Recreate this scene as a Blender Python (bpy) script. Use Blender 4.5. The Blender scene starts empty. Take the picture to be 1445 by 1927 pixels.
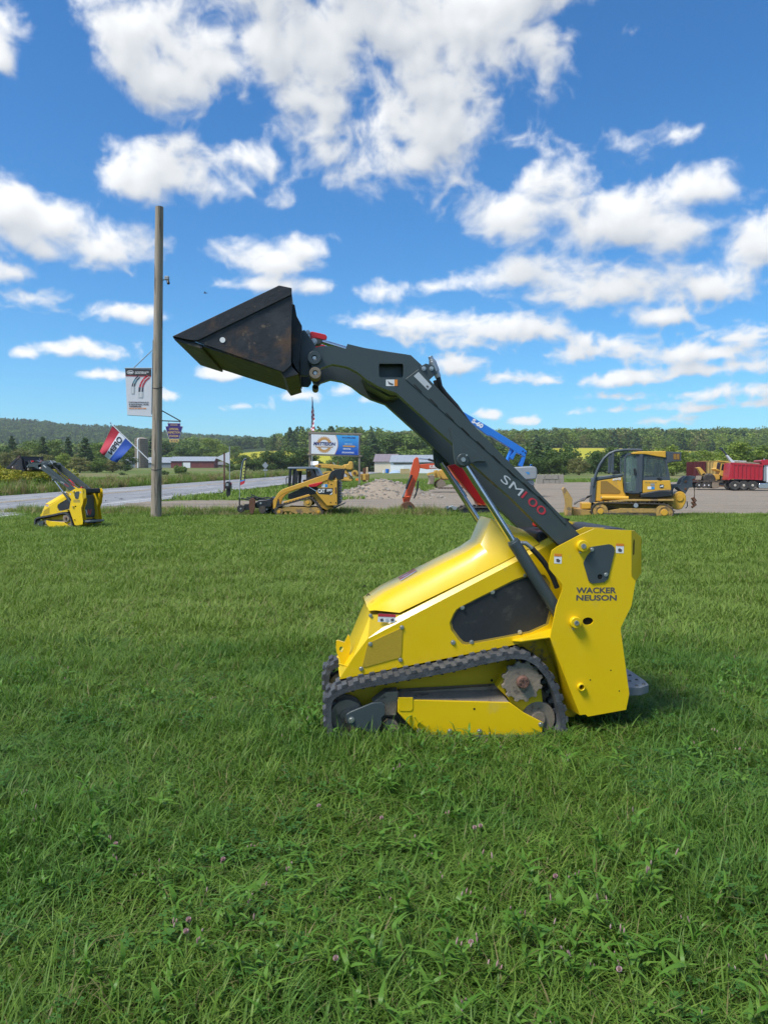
import bpy, bmesh, math, random
import numpy as np
from mathutils import Vector, Matrix, noise as mnoise
from mathutils.geometry import tessellate_polygon

# ---------------------------------------------------------------- camera, sky, sun, exposure
SC = bpy.context.scene
COL = SC.collection
FOC, CX, CY, HORIZON, CAMH = 1447.0, 722.5, 963.5, 900.0, 1.62
PITCH = -math.atan((CY - HORIZON) / FOC)
SP, CP = math.sin(PITCH), math.cos(PITCH)

cam_data = bpy.data.cameras.new("camera")
cam_data.sensor_fit = 'HORIZONTAL'
cam_data.sensor_width = 36.0
cam_data.lens = 36.0 * FOC / 1445.0
cam_data.clip_start = 0.05
cam_data.clip_end = 20000
cam = bpy.data.objects.new("camera", cam_data)
COL.objects.link(cam)
cam.location = (0, 0, CAMH)
cam.rotation_euler = (math.radians(90) + PITCH, 0, 0)
SC.camera = cam

SUN_ELEV, SUN_AZ = math.radians(56), math.radians(-124)     # azimuth from +Y towards +X: over the left shoulder
sun_dir = Vector((math.sin(SUN_AZ) * math.cos(SUN_ELEV), math.cos(SUN_AZ) * math.cos(SUN_ELEV), math.sin(SUN_ELEV)))
sun_data = bpy.data.lights.new("sun", 'SUN')
sun_data.energy = 2.8
sun_data.angle = math.radians(17)
sun_data.color = (1.0, 0.955, 0.88)
sun = bpy.data.objects.new("sun", sun_data)
COL.objects.link(sun)
sun.rotation_euler = (-sun_dir).to_track_quat('-Z', 'Y').to_euler()

world = bpy.data.worlds.new("World")
SC.world = world
world.use_nodes = True
SC.view_settings.view_transform = 'Standard'
SC.view_settings.look = 'None'
SC.view_settings.gamma = 1.0
SC.view_settings.use_curve_mapping = False
SC.view_settings.exposure = 0.95
SC.cycles.use_denoising = True
SC.cycles.max_bounces = 4
SC.cycles.transparent_max_bounces = 8
SC.cycles.diffuse_bounces = 3
SC.cycles.adaptive_threshold = 0.015
SC.cycles.caustics_reflective = False
SC.cycles.caustics_refractive = False


def ray(px, py):
    u, v = (px - CX) / FOC, (CY - py) / FOC
    return Vector((u, CP - v * SP, SP + v * CP))


def at(px, py, Y):
    r = ray(px, py)
    t = Y / r.y
    return Vector((r.x * t, Y, CAMH + r.z * t))


class NT:
    """small node-tree helper"""
    def __init__(self, tree):
        self.t = tree

    def n(self, typ, props=None, **ins):
        nd = self.t.nodes.new(typ)
        for k, v in (props or {}).items():
            setattr(nd, k, v)
        for k, v in ins.items():
            key = int(k[1:]) if k[0] == 'i' and k[1:].isdigit() else k.replace('_', ' ')
            self.set(nd.inputs[key], v)
        return nd

    def set(self, sock, v):
        if isinstance(v, bpy.types.NodeSocket):
            self.t.links.new(v, sock)
        else:
            sock.default_value = v

    def m(self, op, a, b=0.0, c=0.0, clamp=False):
        nd = self.t.nodes.new('ShaderNodeMath')
        nd.operation = op
        nd.use_clamp = clamp
        for i, v in enumerate((a, b, c)):
            self.set(nd.inputs[i], v)
        return nd.outputs[0]

    def v(self, op, a, b=(0, 0, 0)):
        nd = self.t.nodes.new('ShaderNodeVectorMath')
        nd.operation = op
        self.set(nd.inputs[0], a)
        self.set(nd.inputs[1], b)
        return nd.outputs['Value' if op in ('LENGTH', 'DOT_PRODUCT', 'DISTANCE') else 'Vector']

    def ramp(self, x, lo, hi, a=0.0, b=1.0, kind='SMOOTHSTEP'):
        nd = self.t.nodes.new('ShaderNodeMapRange')
        nd.interpolation_type = kind
        for i, v in enumerate((x, lo, hi, a, b)):
            self.set(nd.inputs[i], v)
        return nd.outputs[0]

    def mix(self, f, a, b, blend='MIX'):
        nd = self.t.nodes.new('ShaderNodeMix')
        nd.data_type = 'RGBA'
        nd.blend_type = blend
        self.set(nd.inputs[0], f)
        self.set(nd.inputs[6], a if not isinstance(a, tuple) else (*a[:3], 1))
        self.set(nd.inputs[7], b if not isinstance(b, tuple) else (*b[:3], 1))
        return nd.outputs[2]

    def noise(self, vec, scale, detail=4, rough=0.55, dist=0.0):
        nd = self.n('ShaderNodeTexNoise', Scale=scale, Detail=detail, Roughness=rough, Distortion=dist)
        if vec is not None:
            self.set(nd.inputs['Vector'], vec)
        return nd.outputs[0]


# clouds: heaps of cumulus at (azimuth, elevation), sized in the same angles
CLOUDS = [  # photo x, y, half width, half height, weight
    (235, 60, 95, 85, .95), (300, 150, 100, 55, .85), (420, 120, 100, 62, .9), (505, 110, 80, 80, .95), (600, 75, 110, 95, 1.1),
    (760, 30, 150, 120, 1.2), (930, 30, 170, 110, 1.15), (1000, 90, 110, 75, 1.0), (800, 150, 130, 85, 1.1), (560, 190, 75, 70, .85),
    (610, 225, 50, 80, .8), (790, 250, 115, 65, .95), (780, 310, 100, 50, .85), (850, 270, 60, 75, .75),
    (620, -80, 400, 120, 1.0), (1000, -60, 170, 90, 1.0),
    (330, 335, 110, 50, .95), (230, 325, 60, 40, .7), (410, 355, 70, 32, .8),
    (20, 400, 75, 52, 1.0), (105, 425, 80, 48, 1.0), (190, 468, 100, 40, 1.0), (60, 455, 90, 40, .9), (15, 515, 45, 26, .9), (60, 560, 60, 22, .8),
    (10, 40, 65, 40, .65), (5, 110, 22, 30, .8),
    (500, 490, 105, 35, 1.0), (570, 475, 60, 40, .95), (500, 535, 100, 18, .85), (600, 540, 45, 20, .8), (715, 550, 60, 24, .7), (545, 385, 45, 22, .55),
    (960, 405, 95, 62, 1.0), (1030, 340, 75, 50, .7), (1180, 425, 140, 50, 1.0), (1310, 360, 70, 40, .95), (1270, 440, 90, 46, .95),
    (1010, 520, 140, 34, 1.0), (1170, 540, 200, 40, 1.05), (1330, 540, 90, 40, 1.0), (1240, 595, 80, 22, .9), (1425, 450, 62, 62, 1.05),
    (700, 605, 62, 24, .9), (810, 615, 90, 36, 1.0), (910, 625, 110, 36, 1.0), (1010, 620, 60, 30, .9),
    (1110, 655, 85, 34, .9), (1300, 665, 130, 28, .85), (1390, 635, 85, 24, .8), (1340, 695, 110, 16, .85), (1170, 715, 85, 18, .9),
    (870, 690, 65, 26, 1.0), (950, 708, 50, 16, .9), (1040, 715, 40, 12, .8), (1400, 735, 70, 16, .7), (1150, 745, 60, 9, .6),
    (240, 592, 80, 22, 1.0), (175, 660, 95, 19, 1.0), (180, 705, 52, 12, .9), (45, 665, 22, 9, .7), (430, 703, 55, 14, .8), (460, 765, 40, 9, .8),
    (570, 745, 40, 14, .8), (640, 735, 40, 14, .85), (690, 755, 30, 12, .7), (925, 780, 26, 10, .9), (985, 793, 28, 8, .7), (1180, 770, 90, 9, .55),
    (1250, 790, 80, 10, .6), (1330, 770, 40, 8, .6), (1420, 760, 60, 10, .6), (1290, 742, 40, 8, .5), (310, 745, 25, 10, .7),
    (1270, 255, 45, 18, .42), (1190, 275, 40, 22, .36), (470, 300, 40, 22, .45), (820, 540, 40, 12, .5), (970, 270, 40, 28, .45), (620, 335, 60, 25, .4),
]


_perm = np.random.RandomState(5).permutation(512)
_ang = np.random.RandomState(6).rand(512) * 2 * np.pi
_gx, _gy = np.cos(_ang).astype(np.float32), np.sin(_ang).astype(np.float32)


def perlin(x, y, seed=0):
    xi, yi = np.floor(x).astype(np.int32), np.floor(y).astype(np.int32)
    xf, yf = (x - xi).astype(np.float32), (y - yi).astype(np.float32)
    u, w = xf * xf * xf * (xf * (xf * 6 - 15) + 10), yf * yf * yf * (yf * (yf * 6 - 15) + 10)

    def g(ix, iy, fx, fy):
        h = _perm[(_perm[(ix + seed * 37) & 511] + iy) & 511]
        return _gx[h] * fx + _gy[h] * fy
    a, b = g(xi, yi, xf, yf), g(xi + 1, yi, xf - 1, yf)
    c, d = g(xi, yi + 1, xf, yf - 1), g(xi + 1, yi + 1, xf - 1, yf - 1)
    return (a + u * (b - a)) * (1 - w) + (c + u * (d - c)) * w


def fbm(x, y, octs, gain=0.55, seed=0, billow=False):
    s = np.zeros(x.shape, np.float32)
    amp, f = 1.0, 1.0
    for o in range(octs):
        n = perlin(x * f, y * f, seed + o)
        s += amp * ((0.32 - np.abs(n)) * 1.35 if billow else n)
        amp *= gain
        f *= 2.03
    return s


def sstep(x, a, b):
    t = np.clip((x - a) / (b - a), 0, 1)
    return t * t * (3 - 2 * t)


def cloud_field(az, el):
    """coverage and sunlight of scattered cumulus at azimuth az, elevation el (arrays on a grid)"""
    wx, wy = fbm(az * 9 + 3.1, el * 12, 3, seed=11), fbm(az * 9, el * 12 + 7.7, 3, seed=17)
    a2, e2 = az + 0.020 * wx, el + 0.014 * wy
    w = sstep(el, 0.10, 0.40)
    big = fbm(a2 * 9.0, e2 * 11.0, 8, 0.60, seed=1)
    small = fbm(a2 * 20.0, e2 * 34.0, 7, 0.56, seed=5)
    soft = small * (1 - w) + big * w
    puff = fbm(a2 * 36.0, e2 * 50.0, 6, 0.52, seed=23, billow=True) * (1 - w) + fbm(a2 * 17.0, e2 * 20.0, 7, 0.55, seed=31, billow=True) * w
    acc = np.full(az.shape, -1.0, np.float32)
    for (x, y, rx, ry, w) in CLOUDS:
        r = ray(x, y)
        caz, cel = math.atan2(r.x, r.y), math.atan2(r.z, math.hypot(r.x, r.y))
        dx = (az - caz) * FOC / rx / 1.10 * (1 / math.cos(0.5 * cel))
        dy = (el - cel) * FOC / ry / 1.10
        dy = np.where(dy < 0, dy * 1.25, dy)                 # flatter undersides
        b = w * (1 - np.sqrt(dx * dx + dy * dy))
        acc = np.maximum(acc, b) + 0.10 * np.exp(-np.abs(acc - b) * 9) * (np.maximum(acc, b) > -0.6)
    gen = fbm(az * 4.0 + 9, el * 6.0, 3, seed=41) * 2.6 - 0.25
    out = np.clip(np.maximum((np.abs(az) - 0.52) / 0.2, (el - 0.60) / 0.15), 0, 1)
    acc = acc + np.maximum(gen - acc, 0) * out * out * (3 - 2 * out)
    acc = np.clip(acc, -1, 0.9)
    return acc + 0.72 * soft + 0.50 * puff - 0.14


def cloud_light(D, daz, step_px):
    """sunlight left after passing the cloud upwards and to the left"""
    T = np.zeros_like(D)
    thick = np.clip(D, 0, 1.1)
    for i in range(1, 7):
        sy, sx = int(round(i * step_px)), int(round(-i * step_px * 0.35))
        T += np.roll(np.roll(thick, -sy, 0), -sx, 1) * (0.9 if i > 1 else 1.0)
    k = max(2, int(step_px * 0.6))
    B = D
    for _ in range(3):                                           # only the larger billows
        B = (B + np.roll(B, 2, 0) + np.roll(B, -2, 0) + np.roll(B, 2, 1) + np.roll(B, -2, 1)) / 5
    relief = B - np.roll(np.roll(B, -2 * k, 0), k, 1)             # billows facing the sun
    return np.clip(0.70 * np.exp(-0.27 * T) + 0.24 + 0.42 * relief, 0, 1)


def cloud_image():
    W, H = 4096, 1024                                          # upper half of the sky
    def grid(w, h, a0, a1, e0, e1):
        a = a0 + (np.arange(w) + .5) / w * (a1 - a0)
        e = e0 + (np.arange(h) + .5) / h * (e1 - e0)
        return np.meshgrid(a.astype(np.float32), e.astype(np.float32))
    cov, lit = np.zeros((H, W), np.float32), np.zeros((H, W), np.float32)
    A, E = grid(W // 4, H // 4, -np.pi, np.pi, 0, np.pi / 2)
    D = cloud_field(A, E)
    L = cloud_light(D, 0, 3.2)
    cov[:] = np.repeat(np.repeat(D, 4, 0), 4, 1)
    lit[:] = np.repeat(np.repeat(L, 4, 0), 4, 1)
    i0, i1, j1 = int(W * (0.5 - 0.8 / (2 * np.pi))), int(W * (0.5 + 0.8 / (2 * np.pi))), int(H * 0.78 / (np.pi / 2))
    A, E = grid(i1 - i0, j1, -np.pi + 2 * np.pi * i0 / W, -np.pi + 2 * np.pi * i1 / W, 0, np.pi / 2 * j1 / H)
    D = cloud_field(A, E)
    L = cloud_light(D, 0, 3.2 * 4 / 1.6)
    cov[:j1, i0:i1] = D
    lit[:j1, i0:i1] = L
    al = sstep(cov, 0.0, 0.80) ** 0.9
    img = np.zeros((2 * H, W, 4), np.float32)
    img[H:, :, 0] = al
    img[H:, :, 1] = lit
    img[H:, :, 2] = np.clip(cov / 1.4, 0, 1)
    img[:, :, 3] = 1
    img = np.roll(img, -W // 4, 1)                              # azimuth 0 (the +Y axis) lies a quarter in
    im = bpy.data.images.new('cloud_cover', W, 2 * H, float_buffer=True, is_data=True)
    im.pixels.foreach_set(img.ravel())
    im.update()
    im.pack()
    return im


def build_world():
    t = world.node_tree
    t.nodes.clear()
    k = NT(t)
    sky = k.n('ShaderNodeTexSky', dict(sky_type='NISHITA', sun_disc=False, sun_elevation=SUN_ELEV, sun_rotation=SUN_AZ,
                                       altitude=400.0, air_density=1.0, dust_density=0.35, ozone_density=2.2))
    tc = k.n('ShaderNodeTexCoord').outputs['Generated']
    env = k.n('ShaderNodeTexEnvironment', dict(image=cloud_image()), Vector=tc)
    s = k.n('ShaderNodeSeparateXYZ', Vector=env.outputs[0])
    alpha, lit = s.outputs[0], s.outputs[1]
    ccol = k.mix(lit, (2.15, 2.42, 2.85), (5.75, 5.8, 5.8))
    hs = k.n('ShaderNodeHueSaturation', Saturation=1.22, Value=1.0, Color=sky.outputs[0])
    skyc = k.mix(1.0, hs.outputs[0], (0.385, 0.715, 0.87), 'MULTIPLY')
    col = k.mix(alpha, skyc, ccol)
    bg = k.n('ShaderNodeBackground', Color=col, Strength=0.10)
    o = k.n('ShaderNodeOutputWorld')
    t.links.new(bg.outputs[0], o.inputs[0])


build_world()
# ---------------------------------------------------------------- helpers
R = random.Random(7)


def tag(o, label=None, cat=None, group=None, kind=None):
    for k_, v_ in (('label', label), ('category', cat), ('group', group), ('kind', kind)):
        if v_:
            o[k_] = v_
    return o


def empty(name, loc, rz=0.0):
    o = bpy.data.objects.new(name, None)
    COL.objects.link(o)
    o.location = loc
    o.rotation_euler = (0, 0, rz)
    o.empty_display_size = 0.2
    return o


def copy_tree(o, parent=None):
    c = o.copy()
    COL.objects.link(c)
    c.parent = parent
    for ch in list(o.children):
        copy_tree(ch, c)
    return c


class MB:
    """collects shapes, builds one mesh object"""
    def __init__(self, xf=None):
        self.v, self.f, self.xf = [], [], xf

    def add(self, vs, fs):
        o = len(self.v)
        self.v.extend([Vector(p) for p in vs])
        self.f.extend([tuple(i + o for i in f) for f in fs])
        return self

    def box(self, c, s, rot=None):
        hx, hy, hz = s[0] / 2, s[1] / 2, s[2] / 2
        vs = [Vector((x, y, z)) for x in (-hx, hx) for y in (-hy, hy) for z in (-hz, hz)]
        if rot is not None:
            vs = [rot @ p for p in vs]
        c = Vector(c)
        return self.add([p + c for p in vs], [(0, 1, 3, 2), (4, 6, 7, 5), (0, 4, 5, 1), (2, 3, 7, 6), (0, 2, 6, 4), (1, 5, 7, 3)])

    def prism(self, pts, y0, y1, holes=()):
        """outline in (x, z), extruded along y"""
        loops = [list(pts)] + [list(h) for h in holes]
        a, b = (lambda p: Vector((p[0], y0, p[1]))), (lambda p: Vector((p[0], y1, p[1])))
        flat = [p for l in loops for p in l]
        n = len(flat)
        vs = [a(p) for p in flat] + [b(p) for p in flat]
        fs = []
        if holes:
            tris = tessellate_polygon([[Vector((p[0], p[1], 0)) for p in l] for l in loops])
            for t in tris:
                fs.append(tuple(t))
                fs.append(tuple(i + n for i in reversed(t)))
        else:
            fs.append(tuple(range(n)))
            fs.append(tuple(i + n for i in reversed(range(n))))
        o = 0
        for l in loops:
            for i in range(len(l)):
                j = (i + 1) % len(l)
                fs.append((o + i, o + j, o + j + n, o + i + n))
            o += len(l)
        return self.add(vs, fs)

    def cyl(self, p0, p1, r0, r1=None, n=20, caps=True, hole=0.0):
        p0, p1 = Vector(p0), Vector(p1)
        r1 = r0 if r1 is None else r1
        d = (p1 - p0).normalized()
        u = d.orthogonal().normalized()
        w = d.cross(u)
        ring = [(math.cos(2 * math.pi * i / n), math.sin(2 * math.pi * i / n)) for i in range(n)]
        vs = [p0 + (u * c + w * s) * r0 for c, s in ring] + [p1 + (u * c + w * s) * r1 for c, s in ring]
        fs = [(i, (i + 1) % n, n + (i + 1) % n, n + i) for i in range(n)]
        if hole:
            vs += [p0 + (u * c + w * s) * hole for c, s in ring] + [p1 + (u * c + w * s) * hole for c, s in ring]
            for i in range(n):
                j = (i + 1) % n
                fs += [(i, 2 * n + i, 2 * n + j, j), (n + i, n + j, 3 * n + j, 3 * n + i), (2 * n + i, 3 * n + i, 3 * n + j, 2 * n + j)]
        elif caps:
            fs += [tuple(reversed(range(n))), tuple(range(n, 2 * n))]
        return self.add(vs, fs)

    def tube(self, path, r, n=10, closed=False):
        path = [Vector(p) for p in path]
        m = len(path)
        rs = r if isinstance(r, (list, tuple)) else [r] * m
        vs, fs = [], []
        u = None
        for i in range(m):
            a = path[(i - 1) % m] if (closed or i > 0) else path[0]
            b = path[(i + 1) % m] if (closed or i < m - 1) else path[-1]
            d = (b - a).normalized()
            if u is None:
                u = d.orthogonal().normalized()
            else:
                u = (u - d * u.dot(d)).normalized()
            w = d.cross(u)
            for j in range(n):
                t = 2 * math.pi * j / n
                vs.append(path[i] + (u * math.cos(t) + w * math.sin(t)) * rs[i])
        for i in range(m if closed else m - 1):
            k = (i + 1) % m
            for j in range(n):
                l = (j + 1) % n
                fs.append((i * n + j, i * n + l, k * n + l, k * n + j))
        if not closed:
            fs += [tuple(reversed(range(n))), tuple((m - 1) * n + j for j in range(n))]
        return self.add(vs, fs)

    def quad(self, *ps):
        return self.add(ps, [tuple(range(len(ps)))])

    def loft(self, rows, closed=True):
        """rows of equal length joined by quads"""
        m = len(rows[0])
        vs = [p for r_ in rows for p in r_]
        fs = []
        for i in range(len(rows) - 1):
            for j in range(m if closed else m - 1):
                k = (j + 1) % m
                fs.append((i * m + j, i * m + k, (i + 1) * m + k, (i + 1) * m + j))
        if closed:
            fs += [tuple(reversed(range(m))), tuple((len(rows) - 1) * m + j for j in range(m))]
        return self.add(vs, fs)

    def build(self, name, mat, parent=None, bevel=0.0, seg=2, smooth=35, fix=True, label=None):
        vs = [self.xf(p) for p in self.v] if self.xf else self.v
        me = bpy.data.meshes.new(name)
        me.from_pydata([tuple(p) for p in vs], [], self.f)
        if fix:
            bm = bmesh.new()
            bm.from_mesh(me)
            bmesh.ops.recalc_face_normals(bm, faces=bm.faces)
            bm.to_mesh(me)
            bm.free()
        me.materials.append(mat)
        if smooth:
            me.polygons.foreach_set('use_smooth', [True] * len(me.polygons))
            if not bevel:
                me.set_sharp_from_angle(angle=math.radians(smooth))
        o = bpy.data.objects.new(name, me)
        COL.objects.link(o)
        if parent:
            o.parent = parent
        if bevel:
            b = o.modifiers.new('bevel', 'BEVEL')
            b.width = bevel
            b.segments = seg
            b.limit_method = 'ANGLE'
            b.angle_limit = math.radians(40)
            b.harden_normals = True
        if label:
            o['label'] = label
        return o


class Frame:
    """a thing's own frame: a point of the photograph seen on the thing's plane local y = const"""
    def __init__(self, loc, rz=0.0):
        self.o, self.rz = Vector(loc), rz
        self.M = Matrix.Rotation(rz, 3, 'Z')
        self.I = self.M.transposed()

    def p(self, px, py, yl):
        c = self.I @ (Vector((0, 0, CAMH)) - self.o)
        d = self.I @ ray(px, py)
        t = (yl - c.y) / d.y
        q = c + d * t
        return (q.x, q.z)

    def v(self, px, py, yl):
        x, z = self.p(px, py, yl)
        return Vector((x, yl, z))

    def z(self, zoom, pts, yl):
        ox, oy, s = zoom
        return [self.p(ox + x / s, oy + y / s, yl) for x, y in pts]

    def zv(self, zoom, x, y, yl):
        ox, oy, s = zoom
        return self.v(ox + x / s, oy + y / s, yl)

    def scale(self, yl=0.0):
        c = self.I @ (Vector((0, 0, CAMH)) - self.o)
        return abs(c.y - yl) / FOC        # metres per photo pixel on that plane


_mats = {}


def mat(name, col, rough=0.5, metal=0.0, coat=0.0, var=0.10, vscale=6.0, dirt=None, bump=0.0, bscale=60.0, spec=0.5, sub=None, coord='Object', stretch=None, alpha=None, trans=0.0):
    """procedural material: base colour broken up by noise, dirt patches (colour, amount, scale), fine bump"""
    if name in _mats:
        return _mats[name]
    m = bpy.data.materials.new(name)
    m.use_nodes = True
    t = m.node_tree
    t.nodes.clear()
    k = NT(t)
    tc = k.n('ShaderNodeTexCoord').outputs[coord]
    if stretch:
        tc = k.v('MULTIPLY', tc, stretch)
    n1 = k.noise(tc, vscale, 5, 0.6)
    f = k.m('MULTIPLY_ADD', n1, 2 * var, 1 - var)
    c = k.mix(1.0, tuple(col), k.n('ShaderNodeCombineXYZ', X=f, Y=f, Z=f).outputs[0], 'MULTIPLY')
    rgh = k.m('MULTIPLY_ADD', k.noise(tc, vscale * 2.7, 4, 0.6), 0.22, rough - 0.11, clamp=True)
    for d in (dirt if isinstance(dirt, list) else [dirt] if dirt else []):
        dc, amt, ds = d[:3]
        n2 = k.noise(tc, ds, 6, 0.65, 0.3)
        w = k.ramp(n2, 0.72 - amt * 0.5, 0.80 - amt * 0.35)
        if len(d) > 3:
            w = k.m('MULTIPLY', w, d[3])
        c = k.mix(w, c, tuple(dc))
        rgh = k.m('MAXIMUM', rgh, k.m('MULTIPLY', w, 0.8))
    b = k.n('ShaderNodeBsdfPrincipled', Base_Color=c, Roughness=rgh, Metallic=metal)
    b.inputs['Specular IOR Level'].default_value = spec
    b.inputs['Coat Weight'].default_value = coat
    b.inputs['Coat Roughness'].default_value = 0.14
    if trans:
        b.inputs['Transmission Weight'].default_value = trans
    if alpha is not None:
        b.inputs['Alpha'].default_value = alpha
    if bump:
        bn = k.n('ShaderNodeBump', Strength=1.0, Distance=bump, Height=k.noise(tc, bscale, 6, 0.6))
        t.links.new(bn.outputs[0], b.inputs['Normal'])
    o = k.n('ShaderNodeOutputMaterial')
    t.links.new(b.outputs[0], o.inputs[0])
    _mats[name] = m
    return m


_text_cache = {}


def text_geo(s, bold=0.0, spacing=1.0):
    key = (s, bold, spacing)
    if key not in _text_cache:
        cu = bpy.data.curves.new('t', 'FONT')
        cu.body = s
        cu.size = 1.0
        cu.offset = bold
        cu.space_character = spacing
        cu.extrude = 0.0
        cu.resolution_u = 3
        ob = bpy.data.objects.new('t', cu)
        COL.objects.link(ob)
        dg = bpy.context.evaluated_depsgraph_get()
        me = bpy.data.meshes.new_from_object(ob.evaluated_get(dg))
        vs = [tuple(v.co) for v in me.vertices]
        fs = [tuple(p.vertices) for p in me.polygons]
        bpy.data.objects.remove(ob)
        bpy.data.curves.remove(cu)
        bpy.data.meshes.remove(me)
        _text_cache[key] = (vs, fs)
    return _text_cache[key]


def put_text(s, A, B, h, up, m, parent, name='lettering', bold=0.02, spacing=1.0, lift=0.002, thick=0.0008, slant=0.0, xf=None, flip=False):
    """lettering with its lower edge from A to B (3D points), h high, standing proud of the surface"""
    vs, fs = text_geo(s, bold, spacing)
    A, B, up = Vector(A), Vector(B), Vector(up).normalized()
    xs = [p[0] for p in vs]
    ys = [p[1] for p in vs]
    x0, x1, y0, y1 = min(xs), max(xs), min(ys), max(ys)
    d = B - A
    dn = d.normalized()
    up = (up - dn * up.dot(dn)).normalized()
    nrm = dn.cross(up)
    if flip:
        nrm = -nrm
    out = []
    for p in vs:
        a = (p[0] - x0) / (x1 - x0)
        b = (p[1] - y0) / (y1 - y0)
        out.append(A + d * a + up * (b * h) + dn * (slant * b * h) + nrm * lift)
    b_ = MB(xf)
    b_.add(out, [tuple(f) for f in fs])
    return b_.build(name, m, parent, smooth=0, fix=False)


def resample(path, n):
    """closed 2D path -> n points at equal steps"""
    P = np.array(path + [path[0]], float)
    L = np.r_[0, np.cumsum(np.hypot(*np.diff(P, axis=0).T))]
    s = np.linspace(0, L[-1], n, endpoint=False)
    return np.c_[np.interp(s, L, P[:, 0]), np.interp(s, L, P[:, 1])], L[-1]


def track_belt(path, y0, y1, thick, n_lug, lug_h, parent, m, name='track', lug_fill=0.52, chevron=0.0, xf=None, teeth=False):
    """a rubber or steel crawler belt along a closed (x, z) path (outer line of the carcass), lugs outside"""
    n = n_lug * 4
    P, L = resample(path, n)
    for _ in range(2):                                   # round the corners
        P = 0.25 * np.roll(P, 1, 0) + 0.5 * P + 0.25 * np.roll(P, -1, 0)
    T = np.roll(P, -1, 0) - np.roll(P, 1, 0)
    T /= np.linalg.norm(T, axis=1)[:, None]
    area = 0.5 * np.sum(P[:, 0] * np.roll(P[:, 1], -1) - np.roll(P[:, 0], -1) * P[:, 1])
    N = np.c_[T[:, 1], -T[:, 0]] * (1 if area > 0 else -1)
    b = MB(xf)
    rows = []
    for i in range(n):
        o, q = P[i], P[i] - N[i] * thick
        rows.append([Vector((o[0], y0, o[1])), Vector((o[0], y1, o[1])), Vector((q[0], y1, q[1])), Vector((q[0], y0, q[1]))])
    vs = [p for r_ in rows for p in r_]
    fs = []
    for i in range(n):
        k = (i + 1) % n
        for j in range(4):
            l = (j + 1) % 4
            fs.append((i * 4 + j, i * 4 + l, k * 4 + l, k * 4 + j))
    b.add(vs, fs)
    step = L / n_lug
    ym = (y0 + y1) / 2
    halves = [(y0, ym + 0.1 * (y0 - ym), 0.0), (ym + 0.1 * (y1 - ym), y1, 0.5)] if chevron else [(y0, y1, 0.0)]
    for i in range(n_lug):
        for (a, c, off) in halves:
            idx = (i * 4 + int(off * 4)) % n
            p, t, nn = P[idx], T[idx], N[idx]
            w = step * lug_fill / 2
            pts = []
            for (sx, hz) in ((-w * 1.25, -0.004), (w * 1.25, -0.004), (w * 0.8, lug_h), (-w * 0.8, lug_h)):
                q = p + t * sx + nn * hz
                pts.append((q[0], q[1]))
            b.prism(pts, a, c)
        if teeth:                                        # inner drive lugs
            idx = (i * 4) % n
            p, t, nn = P[idx] - N[idx] * thick, T[idx], -N[idx]
            pts = [(p + t * sx + nn * hz) for sx, hz in ((-step * .22, -.004), (step * .22, -.004), (step * .12, .03), (-step * .12, .03))]
            b.prism([(q[0], q[1]) for q in pts], ym - 0.03, ym + 0.03)
    return b.build(name, m, parent)


def toothed(n, r0, r1, c, duty=0.5):
    pts = []
    for i in range(n):
        for a, r_ in ((0, r0), (.28, r0), (.42, r1), (.72, r1), (.86, r0)):
            t = 2 * math.pi * (i + a) / n
            pts.append((c[0] + math.cos(t) * r_, c[1] + math.sin(t) * r_))
    return pts


def circle(c, r, n=24, squash=1.0):
    return [(c[0] + math.cos(2 * math.pi * i / n) * r, c[1] + math.sin(2 * math.pi * i / n) * r * squash) for i in range(n)]


def round_rect(x0, z0, x1, z1, r, n=4):
    pts = []
    for cx, cz, a0 in ((x1 - r, z1 - r, 0), (x0 + r, z1 - r, 90), (x0 + r, z0 + r, 180), (x1 - r, z0 + r, 270)):
        for i in range(n + 1):
            a = math.radians(a0 + 90 * i / n)
            pts.append((cx + math.cos(a) * r, cz + math.sin(a) * r))
    return pts


def smooth_poly(pts, it=2):
    """Chaikin corner cutting of a closed outline"""
    P = np.array(pts, float)
    for _ in range(it):
        Q = np.roll(P, -1, 0)
        P = np.stack([0.78 * P + 0.22 * Q, 0.22 * P + 0.78 * Q], 1).reshape(-1, 2)
    return [tuple(p) for p in P]
# ---------------------------------------------------------------- the lie of the land
PXC = [-900, -300, 0, 200, 400, 520, 600, 800, 1100, 1445, 2300]


def _py(Y, row):
    return [CAMH + (HORIZON - p) * Y / FOC for p in row]


_TER = [
    (30, [0] * 11),
    (55, [.4, .4, .4, .4, .4, .35, .2, .1, .1, .1, .1]),
    (80, [.8, .8, .8, .8, .8, .7, .5, .36, .36, .36, .36]),
    (110, [1.28, 1.28, 1.28, 1.28, 1.28, 1.2, 1.1, 1.0, 1.0, 1.0, 1.0]),
    (150, [1.92, 1.92, 1.92, 1.92, 1.92, 1.9, 1.85, 1.8, 1.8, 1.8, 1.8]),
    (270, _py(270, [884, 884, 884, 884, 884, 886, 889, 890, 890, 890, 890])),
    (380, _py(380, [880, 880, 880, 880, 880, 881, 884, 885, 884, 884, 884])),
    (480, _py(480, [877, 877, 877, 876, 868, 864, 864, 868, 868, 872, 872])),
    (560, _py(560, [874, 874, 872, 870, 857, 850, 848, 850, 846, 858, 858])),
    (800, _py(800, [866, 866, 862, 862, 850, 842, 834, 834, 830, 828, 826])),
    (1200, _py(1200, [850, 850, 842, 846, 848, 845, 842, 842, 842, 842, 842])),
    (1700, _py(1700, [786, 790, 797, 811, 829, 835, 840, 844, 844, 844, 844])),
    (2600, _py(2600, [850] * 11)),
    (9000, _py(9000, [893] * 11)),
]
_TY = np.array([t[0] for t in _TER], float)
_TZ = np.array([t[1] for t in _TER], float)
_PXC = np.array(PXC, float)


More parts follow.
